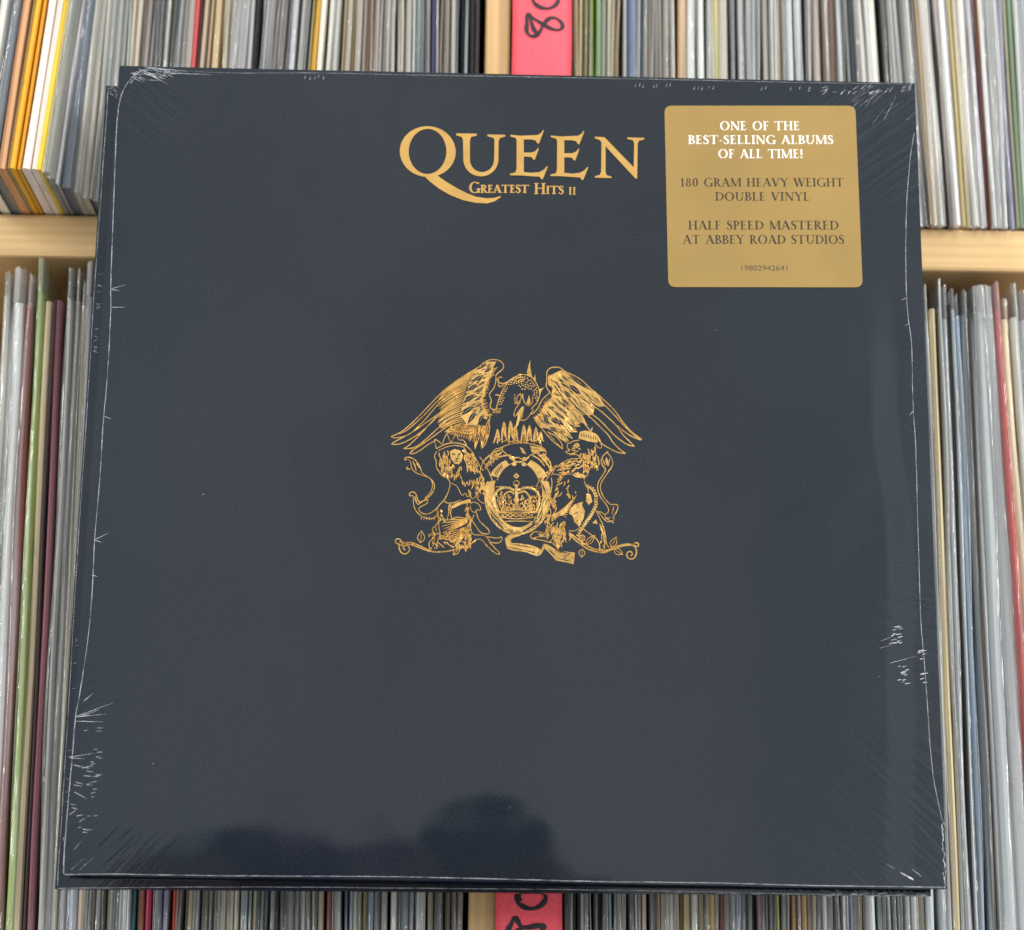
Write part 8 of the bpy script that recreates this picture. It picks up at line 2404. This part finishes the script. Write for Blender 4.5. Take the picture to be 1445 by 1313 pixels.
# shrink film: folded seams round the edge, creases with painted glints, trapped specks, vent holes
def tube(mb, pts, r, z, mi=0, sides=6):
    n = len(pts); vs = []
    for i in range(n):
        a = Vector(pts[max(0, i - 1)]); b = Vector(pts[min(n - 1, i + 1)]); d = (b - a).normalized(); nx = Vector((-d.y, d.x))
        rr = r[i] if isinstance(r, list) else r
        for k in range(sides):
            t = math.pi * 2 * k / sides
            q = Vector(pts[i]) + nx * math.cos(t) * rr
            vs.append((q.x, q.y, z + math.sin(t) * rr * .8))
    fs = []
    for i in range(n - 1):
        for k in range(sides):
            a = i * sides + k; b = i * sides + (k + 1) % sides
            fs.append((a, b, b + sides, a + sides))
    fs += [tuple(range(sides - 1, -1, -1)), tuple((n - 1) * sides + k for k in range(sides))]
    mb.add(vs, fs, mi)
FILM = {'front': {'seams': [(19,[(-13745,15556),(-14537,15721),(-15078,15432),(-15438,14965),(-15648,14319),(-15700,13407),(-15646,11305),(-15544,8058),(-15486,6346),(-15416,5684),(-15366,2470),(-15415,1208),(-15382,-1282),(-15442,-3516),(-15360,-5873),(-15441,-7723),(-15581,-9421),(-15686,-10121),(-15676,-11355),(-15713,-12628),(-15725,-13890),(-15736,-15141),(-15696,-15712)]),(15,[(15647,13558),(15546,13071),(15441,12494),(15232,10570),(15136,8673),(15078,6655),(15149,5615),(15243,4812),(15170,2082),(15237,989),(15208,-1232),(15185,-3961),(15159,-6054),(15225,-7089),(15285,-8928),(15336,-10949),(15443,-12153),(15677,-13344)]),(17,[(-15668,-15749),(-13941,-15696),(-11455,-15705),(-7409,-15677),(-4667,-15633),(-886,-15647),(1764,-15679),(4163,-15690),(7450,-15662),(9752,-15700),(12894,-15699),(15633,-15692)]),(10,[(-14535,15691),(-13187,15569),(-11229,15524),(-7878,15634),(-4797,15615),(-873,15647),(3338,15654),(7555,15662),(11215,15656),(15670,15700)])],'creases': [(12,[(-15461,6375),(-14904,6560)]),(12,[(-15459,6346),(-15104,6296)]),(12,[(-15412,5627),(-14872,5638)]),(12,[(-15366,1265),(-15119,1158)]),(12,[(-15416,-3515),(-14910,-3235)]),(12,[(-15414,-3542),(-15095,-3617)]),(12,[(-15429,-4860),(-15217,-4910)]),(12,[(-15686,-10121),(-14339,-9581)]),(12,[(-15660,-10121),(-14568,-9999)]),(12,[(-15675,-10276),(-14652,-10284)]),(12,[(-15418,-9548),(-15081,-9231)]),(12,[(-15787,-11586),(-14907,-11418)]),(12,[(-15760,-11612),(-15224,-11628)]),(12,[(-15615,-11864),(-14996,-11981)]),(12,[(-15496,-12473),(-15212,-12544)]),(12,[(-15522,-12828),(-15076,-13048)]),(12,[(-15584,-13385),(-15353,-13431)]),(12,[(-15386,-13684),(-15137,-13629)]),(12,[(-15642,-13638),(-15402,-13457)]),(12,[(-15271,-13883),(-15078,-13754)]),(12,[(-15533,-10119),(-14834,-9848)]),(12,[(-15005,-11854),(-14832,-11774)]),(12,[(-15144,-12060),(-14861,-12106)]),(12,[(-15233,-12239),(-14927,-12260)]),(12,[(-15565,-12575),(-15257,-12621)]),(12,[(-15618,-13259),(-15412,-13306)]),(10,[(-14937,-12477),(-14697,-12412)]),(10,[(-14878,-12264),(-14667,-12262)]),(10,[(-14935,-12869),(-14734,-12815)]),(10,[(-14998,-13671),(-14869,-13668)]),(10,[(-14918,-12999),(-14785,-12987)]),(10,[(-14833,-11572),(-14689,-11532)]),(10,[(-15328,-10617),(-15160,-10604)]),(10,[(-15146,-11911),(-14900,-11899)]),(10,[(-15123,-14143),(-14972,-14151)]),(10,[(-14859,-10512),(-14611,-10499)]),(10,[(-15097,-12540),(-14937,-12479)]),(10,[(-15022,-11742),(-14863,-11750)]),(10,[(-15130,-14251),(-14929,-14251)]),(10,[(-15107,-12577),(-14875,-12550)]),(10,[(-14860,-12717),(-14697,-12704)]),(10,[(-14935,-11281),(-14775,-11276)]),(10,[(-14744,-11609),(-14595,-11597)]),(10,[(-14783,-13668),(-14593,-13644)]),(10,[(-14809,-11393),(-14586,-11364)]),(10,[(-14764,-12244),(-14570,-12184)]),(10,[(-14870,-10630),(-14677,-10606)]),(10,[(-15313,-11968),(-15086,-11929)]),(10,[(-15057,-12091),(-14913,-12098)]),(10,[(-15301,-14097),(-15170,-14061)]),(10,[(-15015,-14182),(-14775,-14141)]),(10,[(-14820,-12213),(-14612,-12170)]),(5,[(-15454,-15584),(-15030,-15179)]),(5,[(-15153,-15579),(-14682,-15124)]),(5,[(-15402,-14886),(-15172,-14583)]),(11,[(-14644,15370),(-14443,15358)]),(11,[(-14165,15310),(-13961,15305)]),(11,[(-14923,15302),(-14639,15150)]),(11,[(-14454,15639),(-14029,15491)]),(11,[(-14063,15664),(-13864,15532)]),(11,[(-13752,15458),(-13408,15444)]),(11,[(-13866,15572),(-13650,15484)]),(11,[(-13761,15640),(-13308,15509)]),(11,[(-14426,15373),(-14209,15216)]),(11,[(-14426,15319),(-14174,15285)]),(11,[(-15124,15440),(-14895,15408)]),(11,[(-13999,15453),(-13820,15284)]),(11,[(-14726,15569),(-14378,15597)]),(11,[(-14325,15578),(-14046,15548)]),(11,[(-14543,15430),(-14278,15421)]),(11,[(-15120,15210),(-14779,15040)]),(11,[(-15239,15284),(-14868,15255)]),(11,[(-14963,15250),(-14727,15107)]),(11,[(-13998,15545),(-13741,15519)]),(11,[(-14266,15486),(-14047,15362)]),(11,[(-14082,15393),(-13857,15307)]),(11,[(-14194,15640),(-13986,15536)]),(11,[(-13898,15559),(-13463,15541)]),(11,[(-15069,15509),(-14650,15466)]),(11,[(-15232,15432),(-15023,15272)]),(11,[(-14593,15161),(-14148,15142)]),(11,[(-15312,15432),(-14886,15369)]),(11,[(-14258,15550),(-14082,15528)]),(11,[(-14288,15630),(-13849,15620)]),(11,[(-15210,15474),(-14991,15386)]),(11,[(-14793,15454),(-14551,15369)]),(11,[(-14313,15399),(-13912,15358)]),(11,[(-13841,15415),(-13567,15288)]),(11,[(-14167,15263),(-13896,15227)]),(15,[(-14977,15619),(-13948,15214)]),(15,[(-15129,15370),(-14242,15452)]),(15,[(-14732,15717),(-13131,15571)]),(15,[(-14574,15414),(-13767,14974)]),(15,[(-14020,15488),(-12063,15443)]),(15,[(-15273,14999),(-15070,15310)]),(11,[(-8427,15360),(-8391,15514)]),(11,[(-8229,15304),(-8193,15458)]),(11,[(-8034,15339),(-7998,15493)]),(11,[(-7897,15403),(-7861,15558)]),(11,[(-7699,15347),(-7663,15501)]),(11,[(4630,15301),(4672,15455)]),(11,[(4799,15336),(4841,15490)]),(11,[(4939,15278),(4981,15432)]),(11,[(5360,15287),(5403,15442)]),(11,[(5472,15321),(5515,15475)]),(11,[(5866,15361),(5909,15515)]),(11,[(6006,15364),(6049,15519)]),(11,[(6961,15233),(7004,15388)]),(11,[(7129,15268),(7173,15422)]),(11,[(7270,15240),(7313,15395)]),(11,[(7551,15308),(7595,15463)]),(11,[(7720,15282),(7764,15436)]),(11,[(9631,15265),(9676,15420)]),(11,[(9801,15331),(9846,15486)]),(11,[(10785,15293),(10830,15447)]),(11,[(11152,15363),(11197,15517)]),(12,[(11517,15393),(11616,15487)]),(12,[(11986,15272),(12200,15397)]),(12,[(13286,15404),(13539,15624)]),(12,[(13987,15251),(14140,15394)]),(12,[(12779,15188),(12972,15388)]),(12,[(13888,15506),(14029,15650)]),(12,[(15199,15344),(15349,15499)]),(12,[(13943,15208),(14131,15244)]),(12,[(15522,15524),(15675,15737)]),(12,[(14122,15310),(14283,15418)]),(12,[(12489,15245),(12636,15302)]),(12,[(12051,15443),(12290,15529)]),(12,[(12171,15273),(12311,15455)]),(12,[(14187,15343),(14356,15447)]),(12,[(13098,15277),(13195,15353)]),(12,[(14242,15304),(14426,15387)]),(12,[(12147,15313),(12280,15484)]),(12,[(14544,15307),(14741,15507)]),(12,[(13596,15433),(13723,15485)]),(12,[(13880,15276),(14069,15336)]),(12,[(14249,15293),(14400,15429)]),(12,[(11490,15276),(11580,15373)]),(12,[(14728,15342),(14882,15545)]),(12,[(13920,15221),(14092,15377)]),(12,[(13998,15520),(14108,15576)]),(12,[(12067,15158),(12269,15326)]),(12,[(15230,15505),(15447,15638)]),(12,[(12825,15258),(13048,15403)]),(12,[(14182,15254),(14334,15442)]),(12,[(13257,15211),(13467,15360)]),(12,[(15485,15400),(15610,15531)]),(12,[(12799,15182),(12917,15330)]),(12,[(13628,15487),(13835,15630)]),(12,[(13069,15193),(13176,15343)]),(4,[(13747,14661),(14252,15355)]),(4,[(15270,15300),(15824,16015)]),(4,[(13748,14893),(14473,15380)]),(4,[(14477,14386),(15091,14852)]),(4,[(15442,15384),(15817,16030)]),(4,[(13213,14902),(13883,15554)]),(4,[(14451,14075),(14856,14875)]),(4,[(14614,14408),(14984,15165)]),(4,[(14009,14810),(14616,15400)]),(4,[(15349,14097),(15852,14619)]),(4,[(14013,13956),(14489,14576)]),(4,[(13515,14677),(14246,15271)]),(4,[(13045,14473),(13708,15044)]),(4,[(13280,14846),(13947,15464)]),(4,[(13060,14356),(13520,14997)]),(20,[(14116,-6385),(14274,-6349)]),(28,[(13969,-6898),(14184,-6834)]),(20,[(14348,-6876),(14469,-6827)]),(24,[(14041,-6766),(14276,-6705)]),(24,[(14251,-6807),(14424,-6761)]),(31,[(14118,-6539),(14238,-6511)]),(19,[(14234,-6548),(14442,-6516)]),(16,[(14369,-6339),(14532,-6314)]),(31,[(14165,-6280),(14391,-6214)]),(21,[(14267,-6304),(14460,-6233)]),(30,[(14051,-6604),(14162,-6573)]),(28,[(14140,-6876),(14367,-6833)]),(30,[(14301,-6661),(14487,-6597)]),(26,[(14537,-7867),(14673,-7838)]),(18,[(14385,-8326),(14491,-8285)]),(23,[(14400,-7950),(14592,-7880)]),(20,[(14471,-8054),(14627,-8036)]),(32,[(14430,-7757),(14588,-7706)]),(16,[(14273,-7737),(14387,-7708)]),(22,[(14496,-8380),(14719,-8336)]),(27,[(14236,-8255),(14377,-8210)]),(21,[(14378,-8024),(14564,-7963)]),(32,[(14393,-8252),(14549,-8212)]),(20,[(14348,-7972),(14580,-7923)]),(32,[(15086,-7454),(15198,-7420)]),(21,[(15155,-7165),(15355,-7101)]),(23,[(15024,-7157),(15250,-7093)]),(20,[(15152,-7289),(15347,-7226)]),(26,[(15014,-7218),(15174,-7174)]),(25,[(15119,-8018),(15277,-7962)]),(21,[(15166,-8319),(15345,-8301)]),(29,[(15078,-8016),(15285,-7960)]),(30,[(15067,-8204),(15218,-8145)]),(32,[(15143,-8005),(15373,-7955)]),(8,[(13978,-7613),(14980,-7331)]),(7,[(13666,-6799),(14064,-6633)]),(6,[(13579,-7066),(14159,-6923)]),(11,[(15064,6655),(14896,6564)]),(11,[(15163,5615),(14969,5525)]),(11,[(15170,2082),(15029,1910)]),(44,[(14551,-15448),(14078,-15181)]),(17,[(14835,-15319),(14489,-15049)]),(8,[(13879,-15059),(13580,-14889)]),(15,[(15709,-13369),(15750,-13558)]),(15,[(15649,-13448),(15620,-13625)]),(15,[(15664,-13526),(15646,-13727)]),(15,[(15684,-13604),(15689,-13708)]),(15,[(15650,-13683),(15694,-13855)]),(15,[(15647,-13762),(15695,-13950)]),(15,[(15667,-13840),(15711,-13931)]),(15,[(15658,-13918),(15700,-14059)]),(15,[(15673,-13996),(15644,-14099)]),(15,[(15649,-14074),(15637,-14213)]),(15,[(15639,-14152),(15665,-14239)]),(15,[(15643,-14230),(15688,-14352)]),(15,[(15641,-14308),(15624,-14406)]),(15,[(15640,-14386),(15698,-14472)]),(15,[(15703,-14463),(15692,-14568)]),(15,[(15716,-14541),(15715,-14622)]),(15,[(15664,-14620),(15673,-14748)]),(15,[(15655,-14697),(15628,-14811)]),(15,[(15672,-14775),(15727,-14964)]),(15,[(15678,-14852),(15723,-14947)]),(15,[(15686,-14930),(15722,-15037)]),(15,[(15678,-15008),(15677,-15096)]),(15,[(15719,-15085),(15697,-15231)]),(15,[(15622,-15164),(15619,-15294)]),(15,[(15708,-15240),(15645,-15426)]),(15,[(15638,-15318),(15674,-15488)]),(15,[(15679,-15395),(15655,-15527)]),(15,[(15685,-15472),(15665,-15555)]),(15,[(15687,-15549),(15710,-15659)]),(15,[(15637,-15628),(15683,-15745)])],'specks': [(14,-11504,-1699),(18,-12772,-11765),(10,111,-13122),(8,14880,1513),(8,-4844,3394),(9,-3014,2302),(8,4132,-2243),(10,13545,-8120),(8,7716,5198)],'holes': [(11,-1530,-8545),(12,-1021,-8544),(12,-634,-8592),(14,-183,-8536),(16,292,-8568),(14,1210,-8504),(11,1628,-8531),(15,2457,-8490),(15,2921,-8492),(12,3411,-8532),(11,3898,-8534),(14,4759,-8499),(13,5141,-8443),(16,5558,-8447),(12,6009,-8488),(11,6508,-8437),(16,6871,-8456),(16,7820,-8471),(13,9146,-8406),(11,9560,-8428),(13,10049,-8403),(13,10392,-8376),(16,10812,-8386),(12,11762,-8381)]},'back': {'seams': [(15,[(-15649,15696),(-15652,13335),(-15680,10024),(-15694,7016),(-15683,2755),(-15698,-2268),(-15684,-6327),(-15660,-10016),(-15661,-12849),(-15661,-15627)]),(16,[(-15629,-15727),(-11378,-15643),(-7064,-15608),(-2486,-15621),(1081,-15618),(5163,-15635),(7718,-15652),(10275,-15694),(12168,-15730),(13858,-15741),(15628,-15727)])],'creases': [(8,[(-15570,6993),(-15391,7044)]),(8,[(-15570,5509),(-15422,5511)]),(8,[(-15570,5442),(-15426,5496)]),(8,[(-15570,6507),(-15325,6517)]),(8,[(-15571,4714),(-15351,4767)]),(8,[(-15571,4626),(-15407,4656)]),(8,[(-15570,5209),(-15433,5132)]),(8,[(-15570,7723),(-15362,7780)]),(8,[(-15571,4982),(-15395,5097)]),(8,[(-15570,7301),(-15408,7211)]),(8,[(-15570,6333),(-15357,6396)]),(8,[(-15570,6320),(-15408,6419)]),(8,[(-15571,4595),(-15424,4543)]),(8,[(-15571,4578),(-15353,4511)]),(8,[(-15570,7246),(-15330,7242)]),(8,[(-15571,4778),(-15419,4738)]),(8,[(-15570,6404),(-15407,6461)]),(8,[(-15570,7260),(-15400,7306)]),(8,[(-15577,-11805),(-15435,-11902)]),(8,[(-15578,-13993),(-15432,-14074)]),(8,[(-15575,-6666),(-15451,-6611)]),(8,[(-15575,-7564),(-15425,-7515)]),(8,[(-15577,-10982),(-15351,-11037)]),(8,[(-15577,-12296),(-15395,-12264)]),(8,[(-15578,-13931),(-15350,-14004)]),(8,[(-15575,-6907),(-15397,-6866)]),(8,[(-15577,-12624),(-15470,-12628)]),(8,[(-15576,-8493),(-15410,-8495)]),(8,[(-15575,-6742),(-15444,-6683)]),(8,[(-15577,-10797),(-15358,-10704)]),(15,[(14139,-15768),(14242,-15786)]),(15,[(15403,-15742),(15522,-15747)]),(15,[(14002,-15670),(14123,-15694)]),(15,[(12247,-15719),(12408,-15745)]),(15,[(13140,-15712),(13362,-15675)]),(15,[(14066,-15767),(14174,-15741)]),(15,[(12781,-15748),(12979,-15710)]),(15,[(12284,-15727),(12464,-15749)]),(15,[(14080,-15735),(14222,-15760)]),(15,[(13761,-15727),(13886,-15747)]),(15,[(14444,-15744),(14648,-15729)]),(15,[(12901,-15691),(13028,-15711)]),(15,[(12217,-15690),(12333,-15657)]),(15,[(12171,-15711),(12284,-15684)]),(15,[(15398,-15722),(15591,-15684)]),(15,[(15348,-15661),(15499,-15690)]),(15,[(13645,-15762),(13812,-15763)]),(15,[(13984,-15675),(14172,-15641)]),(15,[(14153,-15726),(14340,-15729)]),(15,[(13335,-15761),(13477,-15732)]),(15,[(12150,-15763),(12330,-15738)]),(15,[(15480,-15758),(15584,-15776)]),(15,[(13897,-15668),(14058,-15639)]),(15,[(13808,-15690),(14019,-15676)]),(15,[(12873,-15676),(12958,-15694)]),(15,[(13849,-15759),(13986,-15788)]),(15,[(13612,-15750),(13760,-15767)]),(15,[(12920,-15697),(13130,-15669)]),(15,[(14709,-15731),(14828,-15751)]),(15,[(15214,-15672),(15426,-15680)]),(15,[(12008,-15751),(12151,-15760)]),(15,[(14606,-15692),(14782,-15667)]),(15,[(13332,-15676),(13554,-15678)]),(15,[(14085,-15666),(14224,-15638)]),(15,[(12353,-15683),(12538,-15666)]),(15,[(15337,-15759),(15413,-15772)]),(15,[(14191,-15726),(14356,-15718)]),(15,[(12913,-15721),(13107,-15686)]),(15,[(12027,-15776),(12113,-15773)]),(15,[(15255,-15753),(15450,-15750)]),(15,[(11941,-15736),(12123,-15763)]),(15,[(14526,-15697),(14652,-15726)]),(15,[(15300,-15737),(15490,-15772)]),(15,[(12122,-15708),(12215,-15704)]),(15,[(13107,-15736),(13250,-15753)]),(15,[(13605,-15671),(13717,-15704)]),(8,[(10812,-15731),(11048,-15716)]),(8,[(5692,-15656),(5825,-15640)]),(8,[(6623,-15657),(6758,-15668)]),(8,[(7680,-15662),(7950,-15661)]),(8,[(9449,-15698),(9786,-15707)]),(8,[(5673,-15644),(5980,-15644)]),(8,[(7055,-15668),(7381,-15675)]),(8,[(10366,-15745),(10645,-15741)]),(8,[(6871,-15672),(7037,-15671)]),(8,[(8347,-15673),(8545,-15656)]),(8,[(6160,-15692),(6321,-15685)]),(8,[(6568,-15645),(6912,-15637)]),(8,[(9288,-15723),(9581,-15733)]),(8,[(8478,-15714),(8744,-15715)]),(8,[(8611,-15721),(8897,-15736)]),(8,[(6451,-15694),(6774,-15709)]),(8,[(8083,-15703),(8382,-15721)]),(8,[(6558,-15657),(6771,-15670)]),(8,[(10526,-15710),(10718,-15728)]),(8,[(5167,-15629),(5534,-15620)]),(8,[(7981,-15716),(8144,-15696)]),(8,[(8177,-15676),(8360,-15657)]),(10,[(-15604,15642),(-15457,15580)]),(10,[(-15596,15530),(-15454,15487)]),(10,[(-15404,15461),(-15285,15509)]),(10,[(-15608,15666),(-15525,15654)]),(10,[(-15362,15730),(-15229,15779)]),(10,[(-15304,15704),(-15209,15622)]),(10,[(-15592,15427),(-15432,15334)]),(10,[(-15342,15310),(-15274,15193)]),(10,[(-15268,15435),(-15176,15475)]),(10,[(-15431,15613),(-15313,15500)]),(10,[(-15351,15400),(-15208,15380)]),(10,[(-15532,15684),(-15430,15655)]),(10,[(-15490,15334),(-15401,15353)]),(10,[(-15537,15702),(-15401,15708)]),(10,[(-15381,15535),(-15249,15496)]),(10,[(-15307,15364),(-15238,15274)])]}}
def film(name, spec, parent, seed):
    rnd = random.Random(seed); mb = MB()
    for w, pts in spec['seams']:
        p = chaikin([(a / 1e5, b / 1e5) for a, b in pts], 2)
        p = [(a + rnd.uniform(-1, 1) * 6e-5, b + rnd.uniform(-1, 1) * 6e-5) for a, b in p]
        tube(mb, p, [w * 1e-5 * (.55 + .6 * rnd.random()) for _ in p], .00012, 0)
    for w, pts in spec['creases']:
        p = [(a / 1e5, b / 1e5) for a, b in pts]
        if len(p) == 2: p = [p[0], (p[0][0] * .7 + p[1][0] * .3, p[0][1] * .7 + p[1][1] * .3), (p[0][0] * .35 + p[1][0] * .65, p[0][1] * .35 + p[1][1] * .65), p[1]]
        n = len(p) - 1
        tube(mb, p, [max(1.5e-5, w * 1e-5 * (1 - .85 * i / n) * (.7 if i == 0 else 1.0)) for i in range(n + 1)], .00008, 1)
    for r, x, y in spec.get('specks', []):
        mb.poly([(x / 1e5 + r * 1e-5 * math.cos(k), y / 1e5 + r * 1e-5 * math.sin(k)) for k in (0, 1.05, 2.1, 3.14, 4.2, 5.24)], .0002, 1)
    for r, x, y in spec.get('holes', []):
        mb.poly([(x / 1e5 + r * 1e-5 * math.cos(k), y / 1e5 + r * 1e-5 * math.sin(k)) for k in (0, 1.05, 2.1, 3.14, 4.2, 5.24)], .00004, 2)
    return mb.build(name, [M_edge, M_crease, M_dark], parent, True)
film('shrink_film', FILM['front'], album, 3)
film('shrink_film', FILM['back'], back, 4)

# ------------------------------------------------------------------ the photographer, mirrored in the glossy cover
M_skin, *_r = plain('skin', (.30, .17, .11, 1), .5)
M_hair, *_r = plain('dark_hair', (.055, .075, .085, 1), .6)
M_shirt, n_, l_, p_ = plain('purple_cloth', (.20, .12, .25, 1), .8)
f = tex(n_, l_, (25, 25, 25), 1.0, 3, .6)
l_.new(mixc(n_, l_, 'MULTIPLY', 1.0, (.20, .12, .25, 1), rng(n_, l_, f.outputs['Fac'], .3, .7, .6, 1.3)), p_.inputs['Base Color'])
M_trouser, *_r = plain('dark_trousers', (.015, .017, .024, 1), .8)
def skin_mesh(name, joints, bones, mats, parent, pick, root=0, sub=2):
    me = bpy.data.meshes.new(name + '_cage')
    me.from_pydata([j[0] for j in joints], bones, [])
    o = bpy.data.objects.new(name + '_cage', me); COL.objects.link(o)
    md = o.modifiers.new('skin', 'SKIN'); md.use_smooth_shade = True
    if not me.skin_vertices:
        bpy.context.view_layer.objects.active = o
    for j, d in zip(joints, me.skin_vertices[0].data):
        d.radius = j[1] if isinstance(j[1], tuple) else (j[1], j[1])
    me.skin_vertices[0].data[root].use_root = True
    sd = o.modifiers.new('sub', 'SUBSURF'); sd.levels = sub; sd.render_levels = sub
    out = bpy.data.meshes.new_from_object(o.evaluated_get(bpy.context.evaluated_depsgraph_get()))
    out.name = name
    bpy.data.objects.remove(o)
    out.materials.clear()
    for m in mats: out.materials.append(m)
    for p in out.polygons:
        p.material_index = pick(p.center); p.use_smooth = True
    r = bpy.data.objects.new(name, out); COL.objects.link(r)
    if parent: r.parent = parent
    return r
person = empty('person', (0, -1.26, 0))
tag(person, 'photographer in dark purple clothes, seen only as a mirror image low on the cover', 'person')
J = [((0, -.16, .92), (.15, .11)), ((0, -.12, 1.06), (.14, .10)), ((-.02, -.05, 1.20), (.16, .10)), ((-.02, -.01, 1.312), (.10, .065)), ((.0, .06, 1.335), .055), ((.012, .13, 1.345), (.078, .085)), ((.016, .17, 1.388), (.082, .078)),
     ((-.18, -.02, 1.366), .074), ((-.275, .06, 1.316), .058), ((-.14, .27, 1.17), .034), ((-.06, .33, 1.165), .032),
     ((.14, -.02, 1.325), .064), ((.22, .06, 1.20), .045), ((.14, .27, 1.165), .034), ((.06, .33, 1.16), .032),
     ((-.10, -.16, .84), .095), ((-.11, -.10, .47), .06), ((-.11, -.14, .09), .042), ((-.12, .0, .04), .035),
     ((.10, -.16, .84), .095), ((.11, -.10, .47), .06), ((.11, -.14, .09), .042), ((.12, .0, .04), .035)]
B = [(0, 1), (1, 2), (2, 3), (3, 4), (4, 5), (5, 6), (3, 7), (7, 8), (8, 9), (9, 10), (3, 11), (11, 12), (12, 13), (13, 14), (0, 15), (15, 16), (16, 17), (17, 18), (0, 19), (19, 20), (20, 21), (21, 22)]
skin_mesh('body', J, B, [M_skin, M_shirt, M_trouser, M_hair], person, lambda c: (3 if c.z > 1.37 else 0) if (c.y > .055 and c.z > 1.27) else 0 if (c.y > .22 and c.z > 1.0) else (1 if c.z > .90 else 2))
